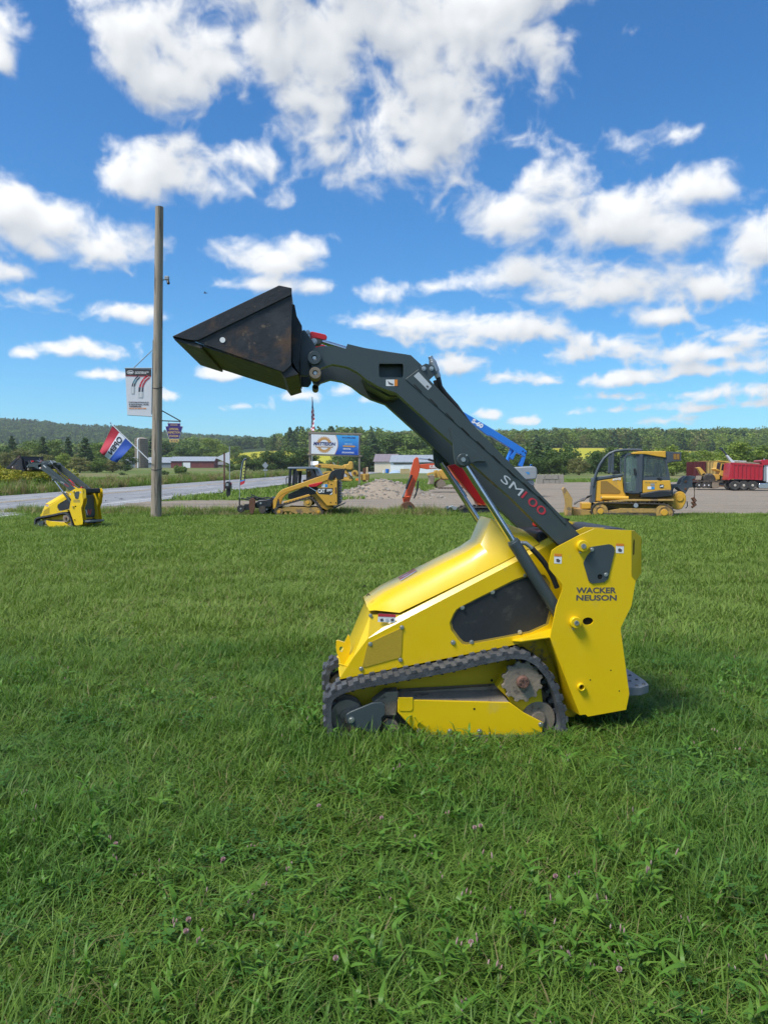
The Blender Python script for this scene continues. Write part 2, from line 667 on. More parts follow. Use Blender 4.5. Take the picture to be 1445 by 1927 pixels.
def zg(X, Y):
    """ground height, arrays"""
    X, Y = np.atleast_1d(np.asarray(X, float)), np.atleast_1d(np.asarray(Y, float))
    Ys = np.maximum(Y, 1.0)
    px = np.clip(CX + X / Ys * FOC, _PXC[0], _PXC[-1])
    j = np.clip(np.searchsorted(_PXC, px) - 1, 0, len(_PXC) - 2)
    a = (px - _PXC[j]) / (_PXC[j + 1] - _PXC[j])
    a = a * a * (3 - 2 * a)
    i = np.clip(np.searchsorted(_TY, Ys) - 1, 0, len(_TY) - 2)
    b = np.clip((Ys - _TY[i]) / (_TY[i + 1] - _TY[i]), 0, 1)
    z = (_TZ[i, j] * (1 - a) + _TZ[i, j + 1] * a) * (1 - b) + (_TZ[i + 1, j] * (1 - a) + _TZ[i + 1, j + 1] * a) * b
    return np.where(Y < 30, 0.0, z)


def gz(x, y):
    return float(zg(x, y)[0])


def mesh_obj(name, verts, faces, m, parent=None, smooth=True):
    me = bpy.data.meshes.new(name)
    me.from_pydata(verts if isinstance(verts, list) else verts.tolist(), [], faces if isinstance(faces, list) else faces.tolist())
    me.materials.append(m)
    if smooth:
        me.polygons.foreach_set('use_smooth', [True] * len(me.polygons))
    o = bpy.data.objects.new(name, me)
    COL.objects.link(o)
    o.parent = parent
    return o


def ground_material():
    m = bpy.data.materials.new('ground')
    m.use_nodes = True
    t = m.node_tree
    t.nodes.clear()
    k = NT(t)
    P = k.n('ShaderNodeNewGeometry').outputs['Position']
    s = k.n('ShaderNodeSeparateXYZ', Vector=P)
    X, Y = s.outputs[0], s.outputs[1]
    n1 = k.noise(P, 9.0, 6, 0.65)
    n2 = k.noise(P, 0.35, 5, 0.6)
    n3 = k.noise(P, 0.022, 4, 0.6)
    lawn = k.mix(n1, (0.016, 0.032, 0.008), (0.060, 0.078, 0.026))
    lawn = k.mix(k.ramp(n2, .45, .7), lawn, (0.085, 0.115, 0.034))
    field = k.mix(n2, (0.075, 0.125, 0.028), (0.135, 0.165, 0.050))
    field = k.mix(k.ramp(n3, .42, .62), field, (0.17, 0.16, 0.075))
    c = k.mix(k.ramp(Y, 30, 60), lawn, field)
    crop = k.mix(n3, (0.30, 0.30, 0.035), (0.40, 0.37, 0.03))          # a field in yellow flower
    c = k.mix(k.m('MULTIPLY', k.ramp(Y, 420, 440), k.ramp(Y, 600, 580)), c, crop)
    wood = k.mix(k.noise(P, 0.05, 5, 0.7), (0.016, 0.03, 0.012), (0.05, 0.075, 0.02))
    c = k.mix(k.ramp(k.m('ADD', Y, k.m('MULTIPLY', n3, 60)), 625, 650), c, wood)
    b = k.n('ShaderNodeBsdfPrincipled', Base_Color=c, Roughness=0.95)
    b.inputs['Specular IOR Level'].default_value = 0.1
    bn = k.n('ShaderNodeBump', Strength=0.8, Distance=0.03, Height=n1)
    t.links.new(bn.outputs[0], b.inputs['Normal'])
    o = k.n('ShaderNodeOutputMaterial')
    t.links.new(b.outputs[0], o.inputs[0])
    return m


def build_ground():
    rad = np.concatenate([[0.3], np.geomspace(0.8, 9000, 190)])
    az = np.unique(np.round(np.concatenate([np.arange(-180, 181, 6.0), np.arange(-48, 48.1, 0.6)]), 3))[:-1]
    A, D = np.meshgrid(np.radians(az), rad)
    X, Y = np.sin(A) * D, np.cos(A) * D
    Z = zg(X.ravel(), Y.ravel()).reshape(X.shape)
    ph = np.sin(X * 1.7 + 0.6 * np.sin(Y * 1.1)) * np.cos(Y * 1.3 + 0.4 * np.sin(X * 0.9))
    Z = Z + 0.012 * ph * (D < 40) - 0.012
    V = np.c_[X.ravel(), Y.ravel(), Z.ravel()]
    nr, na = X.shape
    fs = []
    for i in range(nr - 1):
        for j in range(na):
            k = (j + 1) % na
            fs.append((i * na + j, i * na + k, (i + 1) * na + k, (i + 1) * na + j))
    fs.append(tuple(range(na - 1, -1, -1)))
    o = mesh_obj('ground', V, fs, ground_material())
    tag(o, kind='structure')


build_ground()


def road_x(Y, off):
    """off metres left of the near edge of the road"""
    return -15.0 + 0.056 * (Y - 30) - off


def strip(name, offs, ys, lift, m, parent=None, zlift=None):
    V, Fs = [], []
    for y in ys:
        base = gz(road_x(y, 6.0), y)
        for o_ in offs:
            crown = 0.10 * (1 - ((o_ - 6.0) / 6.0) ** 2)
            V.append((road_x(y, o_), y, max(base, gz(road_x(y, o_), y)) + lift + crown))
    n = len(offs)
    for i in range(len(ys) - 1):
        for j in range(n - 1):
            Fs.append((i * n + j, (i + 1) * n + j, (i + 1) * n + j + 1, i * n + j + 1))
    return mesh_obj(name, V, Fs, m, parent)


def asphalt_material():
    m = bpy.data.materials.new('asphalt')
    m.use_nodes = True
    t = m.node_tree
    t.nodes.clear()
    k = NT(t)
    P = k.n('ShaderNodeNewGeometry').outputs['Position']
    st = k.v('MULTIPLY', P, (1.0, 0.08, 1.0))
    n1 = k.noise(P, 26.0, 5, 0.7)
    n2 = k.noise(st, 0.9, 5, 0.6)
    c = k.mix(n1, (0.15, 0.155, 0.165), (0.24, 0.245, 0.255))
    c = k.mix(k.ramp(n2, .45, .7), c, (0.29, 0.29, 0.295))
    crack = k.n('ShaderNodeTexVoronoi', dict(feature='DISTANCE_TO_EDGE'), Vector=k.v('ADD', P, k.v('MULTIPLY', k.n('ShaderNodeTexNoise', Vector=P, Scale=1.2).outputs[1], (1.2, 1.2, 0))), Scale=0.28)
    c = k.mix(k.ramp(crack.outputs[0], 0.012, 0.004), c, (0.05, 0.05, 0.052))
    b = k.n('ShaderNodeBsdfPrincipled', Base_Color=c, Roughness=0.82)
    o = k.n('ShaderNodeOutputMaterial')
    t.links.new(b.outputs[0], o.inputs[0])
    return m


ys_road = list(np.arange(-30, 30, 6.0)) + list(np.arange(30, 200, 4.0)) + list(np.arange(200, 290, 10.0))
road = strip('road', [-0.6, 0, 2, 4, 6, 8, 10, 12, 12.6], ys_road, 0.06, asphalt_material())
tag(road, kind='structure')
M_LINE_W = mat('line_white', (0.62, 0.62, 0.60), 0.7, var=.25, vscale=3, dirt=((.25, .25, .25), .5, 9))
M_LINE_Y = mat('line_yellow', (0.55, 0.36, 0.08), 0.7, var=.25, vscale=3, dirt=((.25, .25, .25), .5, 9))
for o_, w_, m_ in ((0.35, .16, M_LINE_W), (11.6, .16, M_LINE_W), (5.75, .13, M_LINE_Y), (6.15, .13, M_LINE_Y)):
    ln = strip('road_marking', [o_, o_ + w_], ys_road, 0.068, m_, road)


# ---------------------------------------------------------------- gravel yard
def gravel_material():
    m = bpy.data.materials.new('gravel')
    m.use_nodes = True
    t = m.node_tree
    t.nodes.clear()
    k = NT(t)
    P = k.n('ShaderNodeNewGeometry').outputs['Position']
    n1 = k.noise(P, 12.0, 6, 0.75)
    n2 = k.noise(P, 0.4, 5, 0.6)
    vo = k.n('ShaderNodeTexVoronoi', Vector=P, Scale=9.0)
    c = k.mix(n1, (0.115, 0.092, 0.066), (0.315, 0.262, 0.20))
    c = k.mix(0.35, c, k.mix(k.n('ShaderNodeSeparateXYZ', Vector=vo.outputs['Color']).outputs[0], (0.11, 0.092, 0.070), (0.35, 0.295, 0.235)))
    c = k.mix(k.ramp(n2, .48, .7), c, (0.23, 0.185, 0.13))
    rut = k.noise(k.v('MULTIPLY', P, (0.05, 0.55, 1.0)), 1.0, 4, 0.6)
    c = k.mix(k.m('MULTIPLY', k.ramp(rut, .50, .62), .55), c, (0.13, 0.108, 0.082))
    b = k.n('ShaderNodeBsdfPrincipled', Base_Color=c, Roughness=0.95)
    bn = k.n('ShaderNodeBump', Strength=0.7, Distance=0.05, Height=n1)
    t.links.new(bn.outputs[0], b.inputs['Normal'])
    o = k.n('ShaderNodeOutputMaterial')
    t.links.new(b.outputs[0], o.inputs[0])
    return m


M_GRAVEL = gravel_material()
YARD = [(-14.9, 34.5), (-14.2, 45.5), (-5.5, 47.5), (-1.0, 55), (2.5, 70), (8, 100), (14, 109), (40, 112), (90, 113), (95, 32.5), (40, 31.5), (14, 31.2), (3, 32.5), (-6, 34.0)]


def in_poly(X, Y, poly):
    inside = np.zeros(X.shape, bool)
    n = len(poly)
    for i in range(n):
        x0, y0 = poly[i]
        x1, y1 = poly[(i + 1) % n]
        c = ((y0 > Y) != (y1 > Y)) & (X < (x1 - x0) * (Y - y0) / (y1 - y0 + 1e-12) + x0)
        inside ^= c
    return inside


def edge_noise(X, Y):
    return 0.55 * np.sin(X * 1.9 + Y * 0.7) + 0.4 * np.sin(X * 4.3 - Y * 2.9 + 1.3) + 0.3 * np.sin(Y * 5.1 + X * 2.2)


def build_gravel():
    st = 0.5
    gx, gy = np.arange(-17, 96, st), np.arange(30, 114, st)
    X, Y = np.meshgrid(gx, gy)
    keep = in_poly(X + 0.6 * edge_noise(X, Y), Y + 0.6 * edge_noise(Y, X), YARD) & (np.abs(X) < 0.72 * Y + 4)
    idx = -np.ones(X.shape, int)
    cells = keep[:-1, :-1] & keep[1:, :-1] & keep[:-1, 1:] & keep[1:, 1:]
    Z = zg(X.ravel(), Y.ravel()).reshape(X.shape) + 0.045 + 0.012 * np.sin(X * 2.3) * np.sin(Y * 1.9)
    used = np.zeros(X.shape, bool)
    for a in (0, 1):
        for b in (0, 1):
            used[a:X.shape[0] - 1 + a, b:X.shape[1] - 1 + b] |= cells
    idx[used] = np.arange(used.sum())
    V = np.c_[X[used], Y[used], Z[used]]
    ii, jj = np.nonzero(cells)
    Fs = np.c_[idx[ii, jj], idx[ii, jj + 1], idx[ii + 1, jj + 1], idx[ii + 1, jj]]
    o = mesh_obj('gravel_yard', V, Fs, M_GRAVEL)
    tag(o, kind='structure')


build_gravel()


# ---------------------------------------------------------------- scatter by geometry nodes (stuff only)
def scatter(name, pts, rot, sc, pick, protos, label, cat):
    """instances of the protos' meshes on points: one object"""
    coll = bpy.data.collections.new(name + '_protos')
    for i, me in enumerate(protos):
        po = bpy.data.objects.new('%s_%02d' % (name, i), me)
        coll.objects.link(po)
    me = bpy.data.meshes.new(name)
    pts = np.asarray(pts, np.float32)
    n = len(pts)
    me.vertices.add(n)
    me.vertices.foreach_set('co', pts.ravel())
    a = me.attributes.new('rot', 'FLOAT_VECTOR', 'POINT')
    a.data.foreach_set('vector', np.asarray(rot, np.float32).ravel())
    a = me.attributes.new('sc', 'FLOAT_VECTOR', 'POINT')
    a.data.foreach_set('vector', np.asarray(sc, np.float32).ravel())
    a = me.attributes.new('pick', 'INT', 'POINT')
    a.data.foreach_set('value', np.asarray(pick, np.int32).ravel())
    o = bpy.data.objects.new(name, me)
    COL.objects.link(o)
    g = bpy.data.node_groups.new(name + '_nodes', 'GeometryNodeTree')
    g.interface.new_socket('Geometry', in_out='INPUT', socket_type='NodeSocketGeometry')
    g.interface.new_socket('Geometry', in_out='OUTPUT', socket_type='NodeSocketGeometry')
    k = NT(g)
    gi, go = g.nodes.new('NodeGroupInput'), g.nodes.new('NodeGroupOutput')
    ci = k.n('GeometryNodeCollectionInfo', dict(transform_space='RELATIVE'))
    ci.inputs[0].default_value = coll
    ci.inputs[1].default_value = True
    ci.inputs[2].default_value = True

    def attr(nm, ty):
        nd = k.n('GeometryNodeInputNamedAttribute', dict(data_type=ty))
        nd.inputs[0].default_value = nm
        return nd.outputs[0]
    ip = g.nodes.new('GeometryNodeInstanceOnPoints')
    g.links.new(gi.outputs[0], ip.inputs['Points'])
    g.links.new(ci.outputs[0], ip.inputs['Instance'])
    ip.inputs['Pick Instance'].default_value = True
    g.links.new(attr('pick', 'INT'), ip.inputs['Instance Index'])
    e2r = g.nodes.new('FunctionNodeEulerToRotation')
    g.links.new(attr('rot', 'FLOAT_VECTOR'), e2r.inputs[0])
    g.links.new(e2r.outputs[0], ip.inputs['Rotation'])
    g.links.new(attr('sc', 'FLOAT_VECTOR'), ip.inputs['Scale'])
    g.links.new(ip.outputs[0], go.inputs[0])
    md = o.modifiers.new('scatter', 'NODES')
    md.node_group = g
    tag(o, label, cat, kind='stuff')
    return o


def leaf_material(name, c0, c1, c2=None, transl=0.35, rough=0.55, patch=0.0, patch_scale=0.2, alt=None):
    """leaf tissue: colour varies from instance to instance and leaf to leaf; lets light through"""
    m = bpy.data.materials.new(name)
    m.use_nodes = True
    t = m.node_tree
    t.nodes.clear()
    k = NT(t)
    rnd = k.n('ShaderNodeObjectInfo').outputs['Random']
    isl = k.n('ShaderNodeNewGeometry').outputs['Random Per Island']
    c = k.mix(k.m('ADD', k.m('MULTIPLY', rnd, 0.45), k.m('MULTIPLY', isl, 0.55)), c0, c1)
    if c2:
        c = k.mix(k.m('GREATER_THAN', k.m('FRACT', k.m('MULTIPLY', isl, 37.7)), 0.93), c, c2)
    if alt:
        P = k.n('ShaderNodeNewGeometry').outputs['Position']
        c = k.mix(k.m('MULTIPLY', k.ramp(k.noise(P, patch_scale, 4, 0.6), .45, .62), patch), c, alt)
    d = k.n('ShaderNodeBsdfPrincipled', Base_Color=c, Roughness=rough)
    d.inputs['Specular IOR Level'].default_value = 0.22
    tr = k.n('ShaderNodeBsdfTranslucent', Color=k.mix(1.0, c, (1.0, 1.15, 0.55), 'MULTIPLY'))
    mx = k.n('ShaderNodeMixShader', Fac=transl)
    t.links.new(d.outputs[0], mx.inputs[1])
    t.links.new(tr.outputs[0], mx.inputs[2])
    o = k.n('ShaderNodeOutputMaterial')
    t.links.new(mx.outputs[0], o.inputs[0])
    return m


def proto_mesh(name, V, Fs, mats, midx=None):
    me = bpy.data.meshes.new(name)
    me.from_pydata(V, [], Fs)
    for m_ in (mats if isinstance(mats, list) else [mats]):
        me.materials.append(m_)
    if midx is not None:
        me.polygons.foreach_set('material_index', midx)
    me.polygons.foreach_set('use_smooth', [True] * len(me.polygons))
    return me


def blade(V, Fs, base, h, th, bend, w, seg=4, prof='grass', curl=0.0):
    """a curved leaf strip from base, leaning towards angle th"""
    dx, dy = math.cos(th), math.sin(th)
    sx, sy = -dy, dx
    o = len(V)
    for i in range(seg + 1):
        t = i / seg
        out = h * bend * t * t
        up = h * (t * (1 - 0.15 * bend) - 0.42 * bend * bend * t * t * t)
        x, y, z = base[0] + dx * out + sx * curl * h * t * t, base[1] + dy * out + sy * curl * h * t * t, base[2] + up
        if prof == 'grass':
            ww = w * (1 - 0.25 * t) * (1 - t ** 3)
        else:
            ww = w * (math.sin(math.pi * min(1, t ** 0.75 * 0.97 + 0.03)) ** 0.8)
        if i == seg:
            V.append((x, y, z))
        else:
            V.append((x - sx * ww / 2, y - sy * ww / 2, z))
            V.append((x + sx * ww / 2, y + sy * ww / 2, z))
    for i in range(seg):
        a = o + 2 * i
        if i == seg - 1:
            Fs.append((a, a + 1, a + 2))
        else:
            Fs.append((a, a + 1, a + 3, a + 2))


def grass_clump(seed, n, rad, h0, h1, w0, w1, bend0, bend1, m, seg=4):
    r = random.Random(seed)
    V, Fs = [], []
    for _ in range(n):
        a, d = r.uniform(0, 6.283), rad * math.sqrt(r.random())
        blade(V, Fs, (math.cos(a) * d, math.sin(a) * d, -0.01), r.uniform(h0, h1) * (0.75 + 0.5 * r.random()), r.uniform(0, 6.283), r.uniform(bend0, bend1), r.uniform(w0, w1), seg, 'grass', r.uniform(-.15, .15))
    return proto_mesh('grass_clump', V, Fs, m)
# ---------------------------------------------------------------- machine paints
DUST = (0.20, 0.155, 0.10)
M_YEL = mat('loader_yellow', (0.75, 0.505, 0.003), 0.36, coat=0.40, var=.04, vscale=3.0, dirt=[((0.50, 0.38, 0.13), 0.22, 4.0, 0.35), ((0.30, 0.22, 0.10), 0.10, 34.0, .6)], bump=0.0006, bscale=14)
M_YEL2 = mat('loader_yellow_inner', (0.70, 0.47, 0.006), 0.5, var=.10, vscale=5.0, dirt=(DUST, 0.25, 7.0))
M_MESH = mat('loader_screen_yellow', (0.42, 0.29, 0.015), 0.7, var=.3, vscale=160.0, bump=0.003, bscale=260)
M_DRK = mat('loader_anthracite', (0.046, 0.062, 0.064), 0.42, coat=0.1, var=.10, vscale=4.0, dirt=((0.11, 0.11, 0.10), 0.12, 6.0, .5), bump=0.0007, bscale=22)
M_DRK2 = mat('loader_anthracite_plate', (0.048, 0.064, 0.070), 0.45, coat=0.1, var=.08, vscale=4.0, bump=0.0005, bscale=30)
M_BLK = mat('black_plastic', (0.014, 0.014, 0.015), 0.5, var=.2, vscale=12.0)
M_RUB = mat('track_rubber', (0.046, 0.050, 0.056), 0.72, var=.30, vscale=14.0, dirt=[((0.090, 0.096, 0.106), 0.52, 9.0, .7), ((0.16, 0.14, 0.11), 0.22, 22.0, .6)], bump=0.006, bscale=34)
M_MUD = mat('dried_mud_steel', (0.24, 0.195, 0.145), 0.9, var=.25, vscale=9.0, dirt=((0.11, 0.088, 0.066), 0.36, 16.0), bump=0.004, bscale=40)
M_RUST = mat('rusty_hub', (0.14, 0.072, 0.052), 0.8, var=.3, vscale=30.0, bump=0.003, bscale=70)
M_ZINC = mat('zinc_bolt', (0.55, 0.55, 0.53), 0.35, metal=0.85, var=.15, vscale=40.0)
M_CHROME = mat('chrome_rod', (0.62, 0.64, 0.66), 0.16, metal=1.0, var=.05)
M_STEEL = mat('fitting_steel', (0.42, 0.44, 0.45), 0.42, metal=0.8, var=.3, vscale=40.0, dirt=((0.16, 0.10, 0.06), .2, 30.0))
M_WHITE = mat('decal_white', (0.75, 0.75, 0.74), 0.5, var=.05)
M_LGREY = mat('decal_lettering_grey', (0.50, 0.53, 0.55), 0.5, var=.05)
M_TXT = mat('decal_dark_grey', (0.085, 0.08, 0.085), 0.5, var=.05)
M_RED = mat('decal_red', (0.50, 0.035, 0.05), 0.5, var=.05)
M_REDP = mat('red_safety_paint', (0.56, 0.012, 0.018), 0.4, coat=.2, var=.08)
M_ORG = mat('decal_orange', (0.70, 0.22, 0.02), 0.5, var=.05)
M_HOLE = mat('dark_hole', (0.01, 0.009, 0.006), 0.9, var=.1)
M_BUCK = mat('bucket_black', (0.016, 0.018, 0.022), 0.55, var=.2, vscale=4.0,
             dirt=[((0.036, 0.040, 0.046), 0.42, 3.0, .7), ((0.100, 0.052, 0.026), 0.42, 5.0, .8), ((0.19, 0.14, 0.09), 0.24, 13.0, .8)], bump=0.0025, bscale=35)
M_SCREEN = mat('dusty_engine_screen', (0.018, 0.021, 0.024), 0.55, var=.3, vscale=14.0, dirt=((0.060, 0.060, 0.054), 0.26, 5.5, .7), bump=0.002, bscale=240)
M_RIM = mat('screen_rim', (0.30, 0.22, 0.03), 0.75, var=.15, vscale=10)

ZA, ZB, ZC = (590, 940, 2.223), (310, 520, 2.627), (700, 640, 3.284)
ZF, ZR, ZT, ZL = (600, 1150, 5.558), (840, 1150, 5.558), (980, 960, 5.78), (1060, 1140, 8.376)
LOADER_AT, LOADER_RZ = (0.635, 5.18, 0.0), math.radians(185)
LF = Frame(LOADER_AT, LOADER_RZ)


def build_loader(loc, rz, arm_deg, label, detail=True):
    f = LF
    root = empty('compact_track_loader', loc, rz)
    tag(root, label, 'track loader', 'yellow compact track loaders standing on the grass')
    S = f.scale(0.46)
    pivot = f.p(1094, 1026, .40)
    ca, sa = math.cos(math.radians(arm_deg)), math.sin(math.radians(arm_deg))

    def arm_xf(p):
        x, z = p[0] - pivot[0], p[2] - pivot[1]
        return Vector((pivot[0] + ca * x - sa * z, p[1], pivot[1] + sa * x + ca * z))
    axf = arm_xf if arm_deg else None

    def bolt(px, py, yl, r=3.2, h=0.008, parent=root, m=M_ZINC, xf=None, name='bolt'):
        c = f.v(px, py, yl)
        s = 1 if yl > 0 else -1
        b = MB(xf)
        b.cyl(c, c + Vector((0, s * h * .35, 0)), r * S * 1.35, n=14)
        b.cyl(c + Vector((0, s * h * .35, 0)), c + Vector((0, s * h, 0)), r * S, r * S * .8, n=10)
        return b.build(name, m, parent)

    def zb(zm, x, y):
        return zm[0] + x / zm[2], zm[1] + y / zm[2]

    # ---- tracks and undercarriage, both sides
    outer = [(612.5, 1352), (612.6, 1332), (616, 1315), (625, 1305), (643, 1296), (672, 1287), (726, 1277), (854, 1254), (905, 1241), (962, 1230),
             (990, 1231), (1014, 1244), (1036, 1270), (1052, 1303), (1063, 1341), (1065, 1372), (1050, 1393), (1000, 1397), (660, 1397), (628, 1390), (615, 1372)]
    for s in (1, -1):
        y_out, y_in = .46, .235
        path = [f.p(x, y, .46) for x, y in outer]
        tr = track_belt(path, s * y_in, s * y_out, 0.034, 50, 0.017, root, M_RUB, chevron=0.5, teeth=True)
        # sprocket
        c = f.p(*zb(ZR, 800, 745), .44)
        k = MB()
        k.prism(toothed(12, .116, .133, c), s * .40, s * .43)
        sp = k.build('drive_sprocket', M_MUD, root, bevel=.004)
        MB().cyl((c[0] + .0, s * .43, c[1]), (c[0], s * .462, c[1]), .042, .036, n=20).build('sprocket_hub', M_RUST, sp, bevel=.004)
        for i in range(6):
            a = i * math.pi / 3
            q = Vector((c[0] + math.cos(a) * .026, s * .462, c[1] + math.sin(a) * .026))
            MB().cyl(q, q + Vector((0, s * .006, 0)), .006, n=6).build('hub_bolt', M_RUST, sp)
        # idlers and rollers
        for (cx, cy, r_, nm) in ((1017, 1358, 35.5, 'rear_idler'), (653, 1353, 33, 'front_idler')):
            c = f.p(cx, cy, .44)
            w = MB()
            w.cyl((c[0], s * .355, c[1]), (c[0], s * .388, c[1]), r_ * S, r_ * S * .96, n=36)
            w.cyl((c[0], s * .388, c[1]), (c[0], s * .401, c[1]), r_ * S * .45, r_ * S * .38, n=28)
            w.cyl((c[0], s * .27, c[1]), (c[0], s * .30, c[1]), r_ * S, n=36)
            w.build(nm, M_MUD, root, bevel=.003)
        for cx in (736, 800, 868, 935):
            c = f.p(cx, 1372, .43)
            w = MB()
            yo = .43 if cx < 740 else .40
            w.cyl((c[0], s * .36, c[1]), (c[0], s * (yo - .02), c[1]), 15 * S, n=28)
            w.cyl((c[0], s * (yo - .02), c[1]), (c[0], s * yo, c[1]), 7 * S, n=20)
            w.cyl((c[0], s * .27, c[1]), (c[0], s * .39, c[1]), 10 * S, n=20)
            w.build('track_roller', M_MUD, root, bevel=.002)
        # track frame: dusty sloping top, yellow guard outside
        g = f.z(ZA, [(352, 838), (820, 850), (880, 893), (962, 935), (956, 975), (930, 987), (440, 987), (420, 966), (352, 892)], .425)
        MB().prism(g, s * .405, s * .425).build('track_guard', M_YEL, root, bevel=.004)
        fl = MB()
        lo = [f.v(*zb(ZA, x, y), .42) for x, y in ((350, 840), (820, 851))]
        hi = [f.v(*zb(ZA, x, y), .25) for x, y in ((358, 792), (756, 770))]
        for q in lo + hi:
            q.y *= s
        fl.loft([[lo[0], lo[1], hi[1], hi[0]], [q - Vector((0, 0, .012)) for q in (lo[0], lo[1], hi[1], hi[0])]])
        fl.build('track_frame_top', M_MUD, root, bevel=.002)
        nose = f.z(ZF, [(560, 960), (700, 850), (830, 840), (812, 1095), (690, 1095), (690, 1000)], .40)
        MB().prism(nose, s * .30, s * .40).build('track_frame_nose', M_MUD, root, bevel=.004)
        pad = f.z(ZF, [(830, 905), (985, 905), (985, 1030), (960, 1050), (850, 1050), (830, 1030)], .427)
        MB().prism(pad, s * .42, s * .429).build('guard_pad', M_YEL, root, bevel=.003)
        core = f.z(ZA, [(300, 800), (760, 770), (900, 700), (985, 760), (1000, 930), (960, 985), (330, 985), (240, 930)], .24)
        MB().prism(core, s * .24, s * .30).build('track_frame', M_MUD, root)
        sh = f.z(ZR, [(520, 790), (640, 590), (900, 560), (960, 640), (1000, 960), (800, 1060), (700, 1030), (620, 890)], .36)
        MB().prism(sh, s * .30, s * .385).build('drive_motor_housing', M_YEL2, root, bevel=.006)
        arm = f.z(ZF, [(282, 1110), (290, 1082), (330, 1055), (560, 962), (655, 958), (690, 985), (692, 1085), (655, 1120), (662, 1170), (610, 1275), (500, 1262), (350, 1205), (300, 1170)], .45)
        MB().prism(arm, s * .432, s * .452).build('idler_arm', M_DRK2, root, bevel=.004)
        bolt(*zb(ZF, 340, 1140), s * .452, 4.5, .012)
        for x, y in ((440, 968), (570, 970), (693, 970), (950, 941)):
            bolt(*zb(ZA, x, y), s * .425, 3.6, .010)
        bolt(*zb(ZA, 672, 877), s * .4255, 1.6, .0015, m=M_HOLE, name='guard_hole')

    # ---- chassis between the tracks
    ch = [f.p(x, y, .23) for x, y in ((640, 1288), (1040, 1196), (1095, 1190), (1110, 1320), (1080, 1350), (700, 1350), (650, 1330))]
    MB().prism(ch, -.23, .23).build('chassis', M_YEL2, root, bevel=.006)
    for x, y in ((605, 645), (895, 650), (920, 655), (745, 757)):
        bolt(*zb(ZA, x, y), .23, 2.0, .004, m=M_HOLE, name='chassis_hole')

    # ---- body with side panels, front plate
    W, E = .31, .275
    Pn = [(638, 1279), (666, 1236), (692, 1202), (972, 1057), (1047, 1018), (1068, 1194)]
    Fn = [(641, 1276), (665, 1235), (697, 1157), (754, 1156), (974, 1043), (1047, 1005)]
    win = [(563, 530), (590, 465), (620, 445), (905, 303), (985, 320), (1002, 450), (978, 545), (645, 610), (618, 605)]
    win = smooth_poly(f.z(ZA, win, W), 1)
    P2 = [f.p(x, y, W) for x, y in Pn]
    b = MB()
    for s in (1, -1):
        b.prism(P2, s * (W - .006), s * W, holes=[win])
    F2 = [f.p(x, y, E) for x, y in Fn]
    v = lambda q, y: Vector((q[0], y, q[1]))
    for s in (1, -1):
        p = [v(q, s * W) for q in P2]
        e = [v(q, s * E) for q in F2]
        b.quad(p[2], e[2], e[3]); b.quad(p[2], e[3], e[4], p[3]); b.quad(p[3], e[4], e[5], p[4])
        b.quad(p[0], e[0], e[1], p[1]); b.quad(p[1], e[1], e[2], p[2])
        b.quad(p[0], p[5], v(P2[5], s * (W - .05)), v((P2[0][0] - .01, P2[0][1] + .0), s * (W - .05)))
    for i in range(5):
        b.quad(v(F2[i], E), v(F2[i], -E), v(F2[i + 1], -E), v(F2[i + 1], E))
    b.build('body', M_YEL, root, smooth=25)
    for s in (1, -1):
        big = [((x - .0), z) for x, z in win]
        cx = sum(q[0] for q in win) / len(win)
        cz = sum(q[1] for q in win) / len(win)
        inner = [(cx + (x - cx) * .955, cz + (z - cz) * .93) for x, z in win]
        outer_ = [(cx + (x - cx) * 1.03, cz + (z - cz) * 1.04) for x, z in win]
        MB().prism(outer_, s * (W - .014), s * (W - .010)).build('engine_screen', M_SCREEN, root)
        MB().prism(win, s * (W - .012), s * (W - .007), holes=[inner]).build('screen_rim', M_RIM, root)
        for x, y in ((622, 452), (748, 387), (660, 597), (862, 555), (983, 447), (882, 316)):
            bolt(*zb(ZA, x, y), s * (W - .007), 3.4, .012)
        bolt(*zb(ZA, 583, 598), s * W, 3.6, .010)
        gr = f.z(ZA, [(226, 606), (240, 596), (362, 540), (372, 545), (366, 655), (358, 662), (212, 702), (204, 697)], W)
        MB().prism(gr, s * W, s * (W + .004)).build('front_screen', M_MESH, root)
        for x, y in ((237, 605), (369, 535), (363, 671), (199, 708)):
            bolt(*zb(ZA, x, y), s * (W + .003), 3.2, .007)
    # front plate trim, tow hook, hose bracket
    bolt(*zb(ZA, 238, 485), .282, 2.8, .006)
    hk = f.z(ZF, [(182, 312), (200, 305), (268, 328), (305, 250), (320, 256), (330, 330), (320, 480), (300, 575), (232, 560), (218, 500), (188, 440), (178, 375)], .12)
    hole = circle(f.p(*zb(ZF, 235, 398), .12), .014, 16, 1.3)
    MB().prism(hk, .105, .125, holes=[hole]).build('tow_hook', M_YEL, root)
    st = [f.v(*zb(ZF, x, y), .285) for x, y in ((205, 552), (300, 578), (330, 560), (352, 500))]
    MB().tube(st, .006, 8).build('front_bracket', M_YEL, root)
    pl = [f.v(x, y, .0) for x, y in ((667, 1180), (640, 1242))]
    n_ = Vector((pl[0].z - pl[1].z, 0, -(pl[0].x - pl[1].x))).normalized()

    # ---- hood: pressed sheet with raised back
    seam = [(694, 1150), (706, 1149), (752, 1154), (890, 1087), (935, 1065), (975, 1044), (1016, 1023)]
    crease = [(689, 1140), (698, 1133), (722, 1117), (882, 1038), (904, 1023), (924, 977), (986, 999)]
    rows = []
